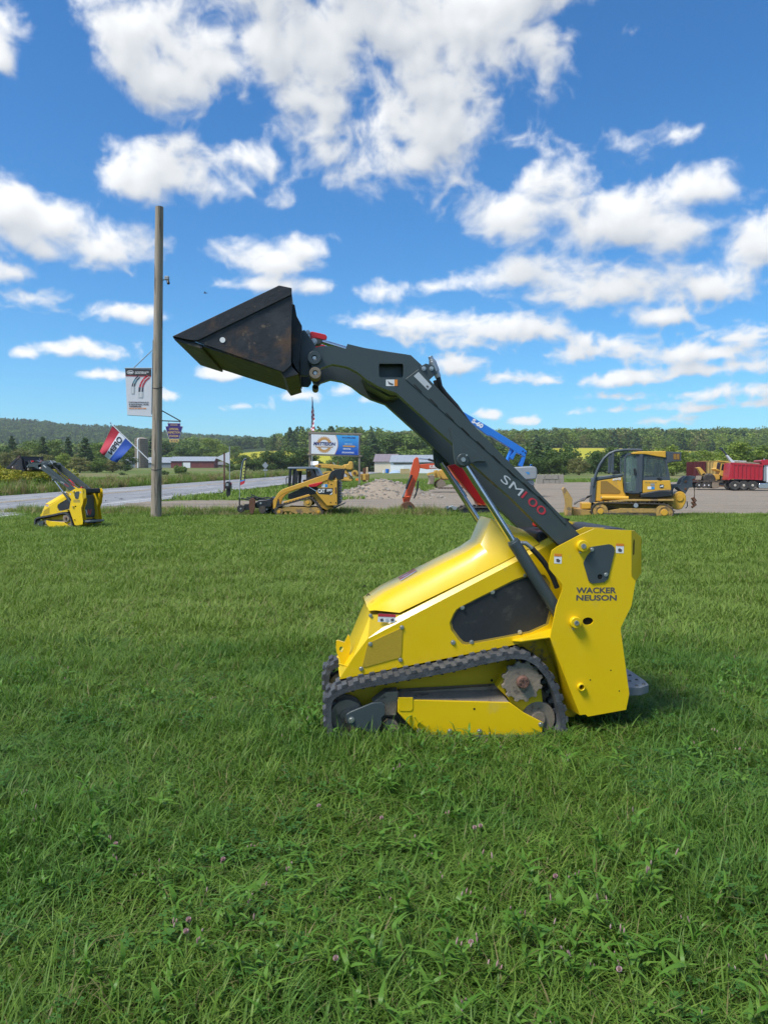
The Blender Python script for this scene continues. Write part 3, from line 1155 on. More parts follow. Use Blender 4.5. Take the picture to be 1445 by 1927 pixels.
    for (a, c) in zip(seam, crease):
        A = f.p(*a, .285)
        Cn = f.p(*c, .175)
        mid = (A[0] * .5 + Cn[0] * .5, A[1] * .5 + Cn[1] * .5 + .004)
        row = []
        for y, q in ((.285, A), (.245, mid), (.175, Cn)):
            row.append(Vector((q[0], y, q[1])))
        top = (Cn[0], Cn[1] + .006)
        row += [Vector((top[0], .15, top[1])), Vector((top[0], -.15, top[1]))]
        row += [Vector((r_.x, -r_.y, r_.z)) for r_ in reversed(row[:3])]
        rows.append(row)
    hood = MB().loft(rows).build('hood', M_YEL, root, bevel=.004, seg=2)
    for k_, (pa, pb) in enumerate((((1, 3), 0), ((4, 5), 0))):
        pass
    # chromed glare-free top panel and W badge on the hood
    q0, q1 = rows[2][3], rows[3][3]
    dx = (q1 - q0)
    up = dx.normalized()
    nrm = Vector((-dx.z, 0, dx.x)).normalized()
    if nrm.z < 0:
        nrm = -nrm
    base = q0 + dx * .22
    for (o0, o1, mm) in ((.06, .0, M_LGREY), (.0, -.06, M_LGREY), (.02, -.04, M_RED), (-.06, -.12, M_RED)):
        a0 = Vector((base.x, o0, base.z)) + nrm * .004
        a1 = Vector((base.x, o1, base.z)) + nrm * .004 + up * .13
        if mm is M_LGREY and o1 < 0:
            a0, a1 = a1 - up * .13, a0 + up * .13
        w = Vector((0, .018, 0))
        MB().quad(a0 - w, a0 + w, a1 + w, a1 - w).build('badge', mm, hood, smooth=0)
    # hood latch
    for s in (1, -1):
        c = f.v(*zb(ZA, 236, 402), .20)
        c.y *= s
        MB().tube([c + Vector((0, 0, .0)), c + Vector((.012, 0, .012)), c + Vector((.02, 0, -.004))], .004, 6).build('hood_latch', M_BLK, root)
    # warning decal on the body
    def decal(pts, yl, m, name='decal', parent=root, xf=None, off=.001):
        q = [Vector((x, yl + (off if yl > 0 else -off), z)) for x, z in pts]
        return MB(xf).quad(*q).build(name, m, parent, smooth=0)
    # the decal rests on the slanted strip: build it just proud of it
    da = f.z(ZA, [(270, 477), (344, 481), (342, 515), (268, 512)], .300)
    decal(da, .302, M_WHITE, 'warning_decal')
    decal(f.z(ZA, [(270, 477), (344, 481), (343, 492), (269, 489)], .300), .3035, M_RED, 'warning_decal')
    for i, x in enumerate((278, 300, 322)):
        decal(f.z(ZA, [(x, 500), (x + 12, 497), (x + 14, 508), (x + 2, 510)], .300), .3035, M_TXT if i != 1 else M_LGREY, 'pictogram')
    # step ledge that carries the side panel on to the tower
    for s in (1, -1):
        L_ = [f.v(*zb(ZA, x, y), .31) for x, y in ((830, 588), (960, 545), (1010, 535), (1000, 578))]
        U_ = [f.v(*zb(ZA, x, y), .45) for x, y in ((870, 590), (960, 577), (1000, 572), (992, 583))]
        bb = MB()
        a, c_, d, e = L_[0], L_[2], U_[2], U_[0]
        qs = [Vector((p.x, s * p.y, p.z)) for p in (a, c_, d, e)]
        bb.loft([qs, [p - Vector((0, 0, .01)) for p in qs]])
        bb.build('ledge', M_YEL, root, bevel=.003)

    # ---- towers
    T = [(1118, 995), (1188, 998), (1188, 1085), (1196, 1093), (1188, 1140), (1168, 1181), (1168, 1188), (1184, 1306), (1178, 1336), (1106, 1349),
         (1102, 1345), (1091, 1346), (1060, 1258), (1035, 1201), (1047, 1142), (1059, 1109), (1057, 1099), (1034, 1071), (1033, 1062), (1039, 1036), (1049, 1029), (1091, 1007)]
    YT = .465
    tp = [f.p(x, y, YT) for x, y in T]
    oval = circle(f.p(*zb(ZT, 730, 1210), YT), 10.8 * S, 22, .70)
    pinhole = circle(f.p(*zb(ZL, 272, 1278), YT), 5.0 * S, 18)
    for s in (1, -1):
        tw = MB().prism(tp, s * (YT - .014), s * YT, holes=[oval, pinhole]).build('tower_plate', M_YEL, root)
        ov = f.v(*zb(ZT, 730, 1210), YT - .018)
        MB().cyl(Vector((ov.x, s * ov.y, ov.z)), Vector((ov.x, s * (ov.y - .004), ov.z)), 13 * S, n=24).build('opening_shade_disc', M_HOLE, root)  # near-black disc behind the oval: shade inside the hole put in as colour
        # rear flange folded inwards
        fa = [f.v(x, y, YT - .001) for x, y in ((1188, 998), (1188, 1085), (1196, 1093))]
        fb = [f.v(x, y, YT - .055) for x, y in ((1194, 998), (1207, 1011), (1207, 1079), (1197, 1093))]
        fl = [Vector((p.x, s * p.y, p.z)) for p in fa[:2] + [fb[3], fb[2], fb[1], fb[0]]]
        MB().loft([fl, [p + Vector((.004, -s * .008, 0)) for p in fl]]).build('tower_flange', M_YEL, root, bevel=.002)
        sl = [f.v(*zb(ZT, x, y), YT - .03) for x, y in ((1213, 320), (1222, 312), (1228, 330), (1224, 480), (1212, 488))]
        MB().quad(*[Vector((p.x, s * (p.y + .012), p.z)) for p in sl]).build('flange_slot', M_HOLE, root, smooth=0)
        # front flange going in to the chassis
        g0 = [f.v(*zb(ZR, x, y), YT - .004) for x, y in ((1086, 290), (1180, 540), (1395, 1092))]
        g1 = [f.v(*zb(ZR, x, y), .25) for x, y in ((1035, 320), (1120, 560), (1248, 1002))]
        q0 = [Vector((p.x, s * p.y, p.z)) for p in g0]
        q1 = [Vector((p.x, s * p.y, p.z)) for p in g1]
        bb = MB()
        bb.loft([[q0[0], q1[0], q1[0] - Vector((.01, 0, 0)), q0[0] - Vector((.01, 0, 0))], [q0[1], q1[1], q1[1] - Vector((.01, 0, 0)), q0[1] - Vector((.01, 0, 0))],
                 [q0[2], q1[2], q1[2] - Vector((.01, 0, 0)), q0[2] - Vector((.01, 0, 0))]])
        bb.build('tower_web', M_YEL, root)
        # inner tower plate
        MB().prism(tp, s * .285, s * .297).build('inner_tower_plate', M_YEL2, root)
        cov = [(745, 408), (770, 398), (955, 370), (985, 378), (1015, 408), (1016, 445), (944, 745), (905, 784), (772, 798), (735, 770), (680, 585), (682, 565), (722, 490), (772, 440)]
        hole = circle(f.p(*zb(ZT, 857, 725), YT), 5.3 * S, 16)
        MB().prism(f.z(ZT, cov, YT), s * YT, s * (YT + .006), holes=[hole]).build('cover_plate', M_DRK2, root)
        bolt(*zb(ZT, 857, 725), s * (YT + .0005), 4.2, .0012, m=M_HOLE, name='cover_hole')
        bolt(*zb(ZT, 772, 428), s * (YT + .006), 3.0, .008)
        bolt(*zb(ZT, 925, 700), s * (YT + .006), 3.0, .008)
        for x, y, r_ in ((660, 387, 11.3), (585, 1217, 11.3)):
            c = f.v(*zb(ZT, x, y), YT)
            c.y *= s
            o_ = MB().cyl(c, c + Vector((0, s * .036, 0)), r_ * S, r_ * S * .97, n=32).build('pin_boss', M_YEL, root, bevel=.004)
            d0 = c + Vector((0, s * .036, 0))
            k = MB()
            k.cyl(d0, d0 + Vector((0, s * .006, 0)), 5 * S, 4.6 * S, n=24, hole=2.0 * S)
            k.cyl(d0, d0 + Vector((0, s * .004, 0)), 2.0 * S, 1.6 * S, n=12)
            k.build('pin', M_STEEL, o_)
            c2 = c + Vector((.012, s * .0, -r_ * S * 1.1))
            MB().cyl(c2, c2 + Vector((0, s * .014, 0)), 2.2 * S, 1.6 * S, n=10).build('grease_nipple', M_ZINC, o_)
        c = f.v(*zb(ZL, 272, 1278), YT)
        c.y *= s
        MB().cyl(c, c + Vector((0, s * .022, 0)), 7.6 * S, 7.2 * S, n=28, hole=5.0 * S).build('tie_down_ring', M_YEL, root, bevel=.002)
        for x, y in ((747, 1020), (424, 1172), (880, 1347)):
            bolt(*zb(ZL, x, y), s * YT, 1.1, .0012, m=M_HOLE, name='plate_hole')
    for bx, top in (((362, 472, 445, 583), 505), ((1033, 362, 1120, 470), 392)):
        x0, y0, x1, y1 = bx
        decal(f.z(ZT, [(x0, y0), (x1, y0 + 3), (x1 - 3, y1), (x0 - 2, y1 - 4)], YT), YT, M_WHITE, 'warning_decal')
        decal(f.z(ZT, [(x0, y0), (x1, y0 + 3), (x1, top), (x0, top - 3)], YT), YT + .001, M_ORG, 'warning_decal')
        cxm = (x0 + x1) / 2
        decal(f.z(ZT, [(cxm - 22, top + 30), (cxm - 2, top + 22), (cxm + 24, top + 40), (cxm + 14, top + 64), (cxm - 18, top + 58)], YT), YT + .001, M_TXT, 'pictogram')
    for sgn, lines in ((1, (('WACKER', 600, 1036, 906, 68), ('NEUSON', 601, 1041, 986, 66))), (-1, (('WACKER', 1036, 600, 906, 68), ('NEUSON', 1041, 601, 986, 66)))):
        for s_, x0, x1, yb, h in lines:
            A, B = f.v(*zb(ZT, x0, yb), YT), f.v(*zb(ZT, x1, yb), YT)
            A.y *= sgn
            B.y *= sgn
            put_text(s_, A, B, h / 5.78 * S, (0, 0, 1), M_TXT, root, bold=.035, lift=.0009)

    # ---- rear: engine housing, cushion, platform
    xr = f.p(1196, 1100, YT)[0] + .09
    zt = f.p(1150, 996, YT)[1]
    rb = MB()
    rb.box((xr + .20, 0, .72), (.22, .56, .72))
    rb.build('rear_housing', M_DRK2, root, bevel=.02)
    wl = MB()
    lo_r = MB().box((xr + .12, 0, .52), (.12, .56, .26)).build('rear_cover', M_DRK, root, bevel=.03)
    xw = xr + .059
    for a, c_, mm in (((.17, .62), (.10, .44), M_LGREY), ((.05, .62), (.10, .44), M_RED), ((.05, .62), (-.02, .44), M_RED), ((-.09, .62), (-.02, .44), M_RED)):
        w = .024
        MB().quad(Vector((xw, a[0] - w, a[1])), Vector((xw, a[0] + w, a[1])), Vector((xw, c_[0] + w, c_[1])), Vector((xw, c_[0] - w, c_[1]))).build('badge', mm, lo_r, smooth=0)
    MB().box((xr + .0, 0, zt - .085), (.17, .80, .17)).build('back_cushion', M_BLK, root, bevel=.05, seg=3)
    xc, zc = f.p(1032, 990, 0)
    MB().box((xc, 0, zc - .10), (.30, .50, .16)).build('control_console', M_BLK, root, bevel=.02)
    for y in (.18, .05, -.12):
        MB().tube([(xc - .05, y, zc - .05), (xc - .06, y, zc + .03), (xc - .07, y, zc + .06)], [.012, .010, .018], 8).build('control_lever', M_BLK, root)
    MB().box((xc + .05, -.05, zc + .02), (.08, .08, .06)).build('control_knob', M_REDP, root, bevel=.015)
    pz = f.p(1186, 1291, .36)[1]
    xb = f.p(1214, 1285, .24)[0]
    pts = [(xr + .18, .40), (xb + .10, .40), (xb + .02, .34), (xb - .0, .24), (xb - .01, 0)]
    pts = pts + [(x, -y) for x, y in reversed(pts[:-1])]
    k = MB()
    vs = [Vector((x, y, pz)) for x, y in pts]
    k.loft([vs, [p - Vector((0, 0, .055)) for p in vs]])
    plat = k.build('platform', mat('platform_grey', (0.15, 0.165, 0.18), .5, var=.12, vscale=8), root, bevel=.006)
    for i in range(7):
        for j in range(3):
            c = Vector((xb + .05 + j * .06, -.33 + i * .11 + (j % 2) * .03, pz))
            MB().cyl(c, c + Vector((0, 0, .007)), .013, .008, n=10, hole=.005).build('grip_dimple', M_DRK, plat)
    MB().box((xr + .12, 0, .24), (.16, .74, .14)).build('rear_bumper', M_BLK, root, bevel=.03)

    # ---- lift arms
    head = [(708, 405), (716, 375), (740, 352), (775, 343), (840, 345), (895, 357), (903, 333), (1080, 375), (1195, 385), (1245, 418)]
    mid = [(290, 178), (1275, 1195)]
    neck = [(1140, 578), (1060, 545), (1000, 510), (950, 470), (900, 445), (830, 432), (775, 450), (755, 470), (730, 450)]
    YA = .41
    outl = [f.p(*zb(ZB, x, y), YA) for x, y in head] + [f.p(*zb(ZC, x, y), YA) for x, y in mid]
    outl += [f.p(x, y, YA) for x, y in ((1112, 1030), (1098, 1046), (1074, 1042), (1047, 1021), (962, 937), (889, 873), (849, 832), (746, 739))]
    outl += [f.p(*zb(ZB, x, y), YA) for x, y in neck[1:]]
    slot = [f.p(x, y, YA) for x, y in ((714, 684), (757, 684), (759, 687), (759, 707), (756, 710), (716, 710), (713, 707), (713, 687))]
    for s in (1, -1):
        a = MB(axf).prism(outl, s * .32, s * YA, holes=[slot]).build('lift_arm', M_DRK, root)
        cov = f.z(ZC, [(286, 180), (1192, 1112), (1195, 1140), (1180, 1130), (1075, 1012), (205, 241)], YA)
        MB(axf).prism(cov, s * YA, s * (YA + .006)).build('arm_cover', M_DRK, root, bevel=.002)
        for x, y in ((282, 300), (380, 388), (478, 476), (575, 566), (670, 650), (766, 737), (860, 824), (955, 905), (1049, 990)):
            c = [(x - 26, y - 24), (x - 20, y - 27), (x + 26, y + 20), (x + 22, y + 24)]
            MB(axf).prism(f.z(ZC, c, YA), s * (YA + .003), s * (YA + .0075)).build('arm_slot', M_HOLE, a)
        gs = f.z(ZC, [(478, 542), (505, 588), (640, 690), (698, 742), (690, 752), (640, 752), (600, 768), (575, 785), (545, 788), (515, 768), (505, 730), (497, 640)], YA)
        MB(axf).prism(gs, s * (YA - .01), s * (YA + .014)).build('cylinder_gusset', M_DRK, root, bevel=.004)
        c = f.v(*zb(ZC, 557, 740), YA)
        c.y *= s
        bo = MB(axf).cyl(c - Vector((0, s * .03, 0)), c + Vector((0, s * .036, 0)), 12 * S, n=30).build('cylinder_pin_boss', M_DRK, root, bevel=.004)
        MB(axf).cyl(c + Vector((0, s * .036, 0)), c + Vector((0, s * .044, 0)), 4.6 * S, 4.2 * S, n=18).build('pin', M_STEEL, bo)
        c2 = f.v(*zb(ZC, 577, 712), YA)
        c2.y = s * (YA + .036)
        MB(axf).cyl(c2, c2 + Vector((0, s * .008, 0)), 1.8 * S, n=10).build('bolt', M_ZINC, bo)
        # ram
        top = c - Vector((0, s * .02, 0))
        if axf:
            top = axf(top)
        bot = f.v(1053, 1158, .385)
        bot.y *= s
        d = (bot - top).normalized()
        Lr = (bot - top).length
        j = max(.25, Lr - .56)
        ram = MB().cyl(top + d * j, bot, .039, n=28).build('lift_cylinder', M_DRK2, root, bevel=.004)
        MB().cyl(top, top + d * (j + .02), .0215, n=24).build('piston_rod', M_CHROME, ram)
        MB().cyl(top + d * (j - .01), top + d * (j + .015), .034, .040, n=28).build('rod_gland', M_DRK, ram)
        # hose fitting beside the ram
        e = Vector((d.z, 0, -d.x))
        if e.x > 0:
            e = -e
        h0 = top + d * (j + .05) + e * .04 + Vector((0, s * .01, 0))
        MB().tube([h0 - d * .02 + e * -.01, h0 + e * .02, h0 + d * .05 + e * .035], [.014, .014, .013], 10).build('hose_fitting', M_STEEL, ram)
        hs = [h0 + d * .05 + e * .035 + d * (t * .30) + e * (.02 * math.sin(t * 3)) for t in np.linspace(0, 1, 8)]
        MB().tube(hs, .017, 10).build('hydraulic_hose', M_BLK, ram)
        # neck end: pins
        for (x, y, r_, nm, mm) in ((740, 405, 12.5, 'hinge_boss', M_DRK2), (744, 480, 11, 'lower_pin_boss', M_MUD)):
            if s < 0 and nm == 'lower_pin_boss':
                r_ = 7
            c = f.v(*zb(ZB, x, y), YA)
            c.y *= s
            bb = MB(axf).cyl(c - Vector((0, s * .12, 0)), c + Vector((0, s * .03, 0)), r_ * S, n=30, hole=4.5 * S).build(nm, mm, root, bevel=.003)
            MB(axf).cyl(c, c + Vector((0, s * .026, 0)), 4 * S, 3.4 * S, n=16).build('pin', M_STEEL, bb)
    # lettering and decals on the outside of the arm
    for nm, x0, y0, x1, y1, mm in (('SM', 790, 868, 908, 965, M_LGREY), ('100', 918, 970, 1052, 1090, M_RED)):
        A, B = f.v(*zb(ZC, x0, y0), YA), f.v(*zb(ZC, x1, y1), YA)
        upv = f.v(*zb(ZC, x0 + 42, y0 - 40), YA) - A
        put_text(nm, A, B, 52 / 3.284 * S, upv, mm, root, bold=.0, xf=axf)
    decal(f.z(ZC, [(286, 196), (368, 285), (345, 310), (257, 222)], YA), YA + .006, M_LGREY, 'data_plate', xf=axf)
    decal(f.z(ZC, [(340, 278), (350, 288), (342, 297), (332, 286)], YA), YA + .0075, M_TXT, 'pictogram', xf=axf)
    decal(f.z(ZC, [(86, 243), (158, 243), (158, 283), (86, 283)], YA), YA, M_WHITE, 'warning_decal', xf=axf)
    decal(f.z(ZC, [(138, 243), (158, 243), (158, 283), (138, 283)], YA), YA + .001, M_ORG, 'warning_decal', xf=axf)
    decal(f.z(ZC, [(95, 250), (110, 262), (132, 270), (128, 278), (104, 272)], YA), YA + .001, M_TXT, 'pictogram', xf=axf)
    # cross member between the arms, tilt ram
    cr = [f.p(x, y, .32) for x, y in ((690, 690), (712, 672), (775, 676), (790, 700), (765, 735), (742, 735), (700, 712))]
    k = MB(axf)
    k.prism(cr, -.32, -.05)
    k.prism(cr, .05, .32)
    k.build('cross_member', M_DRK, root, bevel=.006)
    lug = [f.p(x, y, 0) for x, y in ((660, 655), (770, 672), (800, 700), (780, 720), (700, 690))]
    MB(axf).prism(lug, -.10, .10).build('tilt_ram_housing', M_DRK, root, bevel=.008)
    t0, t1 = f.v(597, 640, 0), f.v(690, 668, 0)
    rod = MB(axf).cyl(t0, t1, .017, n=20).build('tilt_rod', M_CHROME, root)
    MB(axf).cyl(t0 - Vector((0, .04, 0)), t0 + Vector((0, .04, 0)), .034, n=24).build('rod_eye', M_DRK, rod, bevel=.003)
    # auxiliary couplers on the head
    for k_, (x0, y0, x1, y1, r_) in enumerate(((1215, 388, 1232, 432, 17), (1265, 395, 1285, 440, 16), (1312, 395, 1352, 500, 20))):
        A, B = f.v(*zb(ZB, x0, y0), .20), f.v(*zb(ZB, x1, y1), .20)
        if k_ < 2:
            A.y = B.y = .06 - .12 * k_
        d = (B - A)
        kk = MB(axf)
        R_ = r_ / 2.627 * S
        kk.cyl(A, A + d * .16, R_ * .62, n=18)
        kk.cyl(A + d * .16, A + d * .24, R_ * .8, n=18)
        kk.cyl(A + d * .24, A + d * .72, R_, n=24)
        kk.cyl(A + d * .72, B, R_ * .82, n=6)
        kk.build('hydraulic_coupler', M_STEEL, root, bevel=.002)
    br = f.z(ZB, [(1268, 470), (1262, 445), (1290, 430), (1330, 440), (1345, 480), (1320, 500), (1300, 520)], .25)
    MB(axf).prism(br, .24, .25).build('coupler_bracket', M_DRK, root, bevel=.002)
    for x, y in ((1280, 455), (1318, 455)):
        bolt(*zb(ZB, x, y), .25, 3.2, .012, xf=axf)
    hA = [f.v(*zb(ZB, x, y), .20) for x, y in ((1352, 500), (1362, 545), (1385, 578), (1440, 640))] + [f.v(x, y, .22) for x, y in ((905, 830), (1000, 930), (1085, 1000), (1120, 1010))]
    MB(axf).tube(hA, .016, 10).build('hydraulic_hose', M_BLK, root)
    hB = [p + Vector((.01, -.06, -.01)) for p in hA]
    MB(axf).tube(hB, .016, 10).build('hydraulic_hose', M_BLK, root)
    # red lift-arm stop stowed on the far ram
    rs = [f.p(x, y, -.22) for x, y in ((842, 876), (862, 872), (912, 938), (910, 950), (896, 946))]
    MB(axf).prism(rs, -.25, -.19).build('lift_arm_stop', M_REDP, root, bevel=.006)
    # ---- quick attach and bucket
    qa = f.z(ZB, [(668, 275), (690, 262), (735, 325), (748, 350), (716, 395), (722, 470), (705, 492), (668, 490)], .30)
    for s in (1, -1):
        MB(axf).prism(qa, s * .27, s * .30).build('quick_attach_ear', M_DRK2, root, bevel=.004)
        hd = f.z(ZB, [(716, 275), (730, 272), (795, 287), (803, 298), (800, 312), (785, 314), (744, 304), (735, 322), (716, 312)], .20)
        MB(axf).prism(hd, s * .19, s * .205).build('locking_handle', M_REDP, root, bevel=.004)
        for x, y, r_ in ((707, 278, 4.6), (712, 300, 3), (737, 322, 6)):
            bolt(*zb(ZB, x, y), s * .21, r_ * .8, .02, m=M_STEEL, xf=axf)
    back = f.z(ZB, [(629, 155), (645, 160), (655, 215), (680, 262), (678, 275), (668, 430), (668, 492), (648, 470), (632, 435)], .30)
    MB(axf).prism(back, -.42, .42).build('quick_attach_plate', M_BUCK, root, bevel=.004)
    YB = .50
    sidep = [(38, 297), (565, 45), (628, 58), (625, 440), (588, 474), (155, 323)]
    b2 = f.z(ZB, sidep, YB)
    shell = MB(axf)
    T_, H1, H2, B1 = (Vector((*b2[0],)), Vector((*b2[4],)), Vector((*b2[3],)), Vector((*b2[2],)))
    B0 = Vector((*f.p(*zb(ZB, 628, 80), YB),))
    inn = []
    line = [T_, H1, H2, B0]
    cen = Vector(((T_.x + B1.x) / 2 + .02, (T_.y + B1.y) / 2))
    inn = [p + (cen - p).normalized() * .020 for p in line]
    prof = [tuple(p) for p in line] + [tuple(p) for p in reversed(inn)]
    shell.prism(prof, -(YB - .013), YB - .013)
    bk = shell.build('bucket', M_BUCK, root, bevel=.002, label='black bucket worn to rust along its lower side')
    for s in (1, -1):
        MB(axf).prism(b2, s * (YB - .012), s * YB).build('bucket_side', M_BUCK, bk, bevel=.003)
    rim = f.z(ZB, [(38, 297), (565, 45), (628, 58), (626, 92), (165, 318), (125, 316)], YB)
    for s in (1, -1):
        MB(axf).prism(rim, s * YB, s * (YB + .010)).build('bucket_rim', M_BUCK, bk, bevel=.003)
        c = f.v(*zb(ZB, 286, 314), YB)
        c.y *= s
        MB(axf).cyl(c, c + Vector((0, s * .003, 0)), 5.0 * S, n=20).build('white_plug', M_WHITE, bk)  # plain white disc on each side plate
    # cutting edge and heel wear bar
    d = (H1 - T_).normalized()
    n_ = Vector((-d.y, d.x))
    if n_.y > 0:
        n_ = -n_
    ce = [T_ + n_ * .001, T_ + d * .18 + n_ * .001, T_ + d * .18 + n_ * .016, T_ + d * .02 + n_ * .016]
    MB(axf).prism([tuple(p) for p in ce], -(YB - .004), YB - .004).build('cutting_edge', M_BUCK, bk, bevel=.002)
    hw = [H1 + n_ * .001 - d * .02, H2 - Vector((0, .0)), H2 + Vector((-.045, -.05)), H1 + n_ * .03 + d * .02]
    MB(axf).prism([tuple(p) for p in hw], -(YB - .01), YB - .01).build('bucket_heel', M_BUCK, bk, bevel=.004)
    return root


build_loader(LOADER_AT, LOADER_RZ, 0.0, 'large yellow compact track loader with raised black bucket, nearest to the viewer')
# ---------------------------------------------------------------- grass and weeds
M_GRASS = leaf_material('grass_blade', (0.054, 0.134, 0.017), (0.185, 0.283, 0.046), (0.20, 0.18, 0.075), transl=.30, rough=.5, patch=.5, patch_scale=0.8, alt=(0.062, 0.165, 0.028))
M_GRASS_FAR = leaf_material('grass_blade_far', (0.100, 0.188, 0.026), (0.240, 0.315, 0.064), (0.24, 0.22, 0.10), transl=.30, rough=.55, patch=.65, patch_scale=0.35, alt=(0.155, 0.238, 0.042))
M_WEED = leaf_material('weed_leaf', (0.060, 0.160, 0.018), (0.145, 0.265, 0.040), transl=.28, rough=.42)
M_CLOVER = leaf_material('clover_leaf', (0.035, 0.115, 0.020), (0.070, 0.170, 0.030), transl=.28, rough=.5)
M_STEM = leaf_material('weed_stem', (0.07, 0.12, 0.03), (0.13, 0.13, 0.05), transl=.1)
M_PINK = leaf_material('smartweed_flower', (0.40, 0.22, 0.22), (0.52, 0.38, 0.35), transl=.25)
M_PALE = leaf_material('clover_flower', (0.55, 0.30, 0.37), (0.66, 0.50, 0.53), transl=.25)
M_DRY = leaf_material('dry_grass', (0.22, 0.19, 0.08), (0.34, 0.28, 0.14), transl=.25)


def in_loader(X, Y, pad=0.0):
    c, s = math.cos(-LOADER_RZ), math.sin(-LOADER_RZ)
    x, y = X - LOADER_AT[0], Y - LOADER_AT[1]
    lx, ly = c * x - s * y, s * x + c * y
    return (lx < 0.96 + pad) & (lx > -0.50 - pad) & (np.abs(ly) < 0.455 + pad)


def field_points(rs, n, y0, y1, power=1.0, half=0.53, side=0.5):
    """random ground points in the strip of view between two distances"""
    u = rs.rand(n)
    Y = (y0 ** (power + 1) + u * (y1 ** (power + 1) - y0 ** (power + 1))) ** (1 / (power + 1))
    X = (rs.rand(n) * 2 - 1) * (half * Y + side)
    return X, Y


def lawn_scatter(name, rs, X, Y, protos, s0, s1, label, cat, tilt=0.18, zoff=0.0, pick=None):
    n = len(X)
    Z = zg(X, Y) + zoff - 0.008
    rot = np.c_[rs.uniform(-tilt, tilt, n), rs.uniform(-tilt, tilt, n), rs.uniform(0, 6.283, n)]
    s = rs.uniform(s0, s1, n)
    tall = 0.80 + 0.35 * np.sin(X * 1.9 + 1.7 * np.sin(Y * 1.3)) * np.sin(Y * 2.3 + 0.7) + rs.uniform(-.1, .15, n)
    sc = np.c_[s, s, s * tall]
    return scatter(name, np.c_[X, Y, Z], rot, sc, rs.randint(0, len(protos), n) if pick is None else pick, protos, label, cat)


def weed_plant(seed, leaves=11, h=0.16, flower=False):
    """smartweed: a jointed stem with lance-shaped leaves, a pink flower spike on some"""
    r = random.Random(seed)
    V, Fs, M_ = [], [], []
    lean, th = r.uniform(.1, .5), r.uniform(0, 6.28)
    top = None
    for i in range(6):                                    # stem as a thin strip
        t = i / 5
        x, y, z = math.cos(th) * lean * h * t * t, math.sin(th) * lean * h * t * t, h * t
        V += [(x - .0016, y, z), (x + .0016, y, z)]
        top = (x, y, z)
        if i:
            a = len(V) - 4
            Fs.append((a, a + 1, a + 3, a + 2)); M_.append(1)
    for i in range(leaves):
        t = 0.12 + 0.88 * i / leaves
        b = (math.cos(th) * lean * h * t * t, math.sin(th) * lean * h * t * t, h * t)
        n0 = len(Fs)
        blade(V, Fs, b, r.uniform(.035, .085), i * 2.4 + r.uniform(-.5, .5), r.uniform(.7, 1.25), r.uniform(.008, .017), 5, 'leaf', r.uniform(-.1, .1))
        M_ += [0] * (len(Fs) - n0)
    if flower:
        for s_ in range(r.randint(1, 3)):
            a = r.uniform(0, 6.28)
            c = (top[0] + math.cos(a) * .015 * s_, top[1] + math.sin(a) * .015 * s_, top[2] + .01)
            L = r.uniform(.014, .028)
            o = len(V)
            for k in range(4):
                zz = c[2] + L * k / 3
                rr = (.0016, .0030, .0028, .001)[k]
                for q in range(5):
                    V.append((c[0] + math.cos(q * 1.257) * rr, c[1] + math.sin(q * 1.257) * rr, zz))
            for k in range(3):
                for q in range(5):
                    Fs.append((o + k * 5 + q, o + k * 5 + (q + 1) % 5, o + (k + 1) * 5 + (q + 1) % 5, o + (k + 1) * 5 + q)); M_.append(2)
    return proto_mesh('weed_plant', V, Fs, [M_WEED, M_STEM, M_PINK], M_)


def clover_patch(seed, n=14, rad=.10):
    r = random.Random(seed)
    V, Fs, M_ = [], [], []
    for _ in range(n):
        a, d = r.uniform(0, 6.28), rad * math.sqrt(r.random())
        x, y, z = math.cos(a) * d, math.sin(a) * d, r.uniform(.04, .11)
        o = len(V)
        V += [(x * .6, y * .6, 0), (x * .6 + .002, y * .6, 0), (x + .002, y, z), (x, y, z)]
        Fs.append((o, o + 1, o + 2, o + 3)); M_.append(1)
        for k in range(3):
            b = a + k * 2.094 + r.uniform(-.2, .2)
            L, w = r.uniform(.014, .023), r.uniform(.012, .018)
            dx, dy = math.cos(b), math.sin(b)
            o = len(V)
            tz = r.uniform(-.004, .006)
            V += [(x, y, z), (x + dx * L * .6 - dy * w * .5, y + dy * L * .6 + dx * w * .5, z + tz + .003), (x + dx * L, y + dy * L, z + tz), (x + dx * L * .6 + dy * w * .5, y + dy * L * .6 - dx * w * .5, z + tz + .003)]
            Fs.append((o, o + 1, o + 2, o + 3)); M_.append(0)
    return proto_mesh('clover_patch', V, Fs, [M_CLOVER, M_STEM], M_)


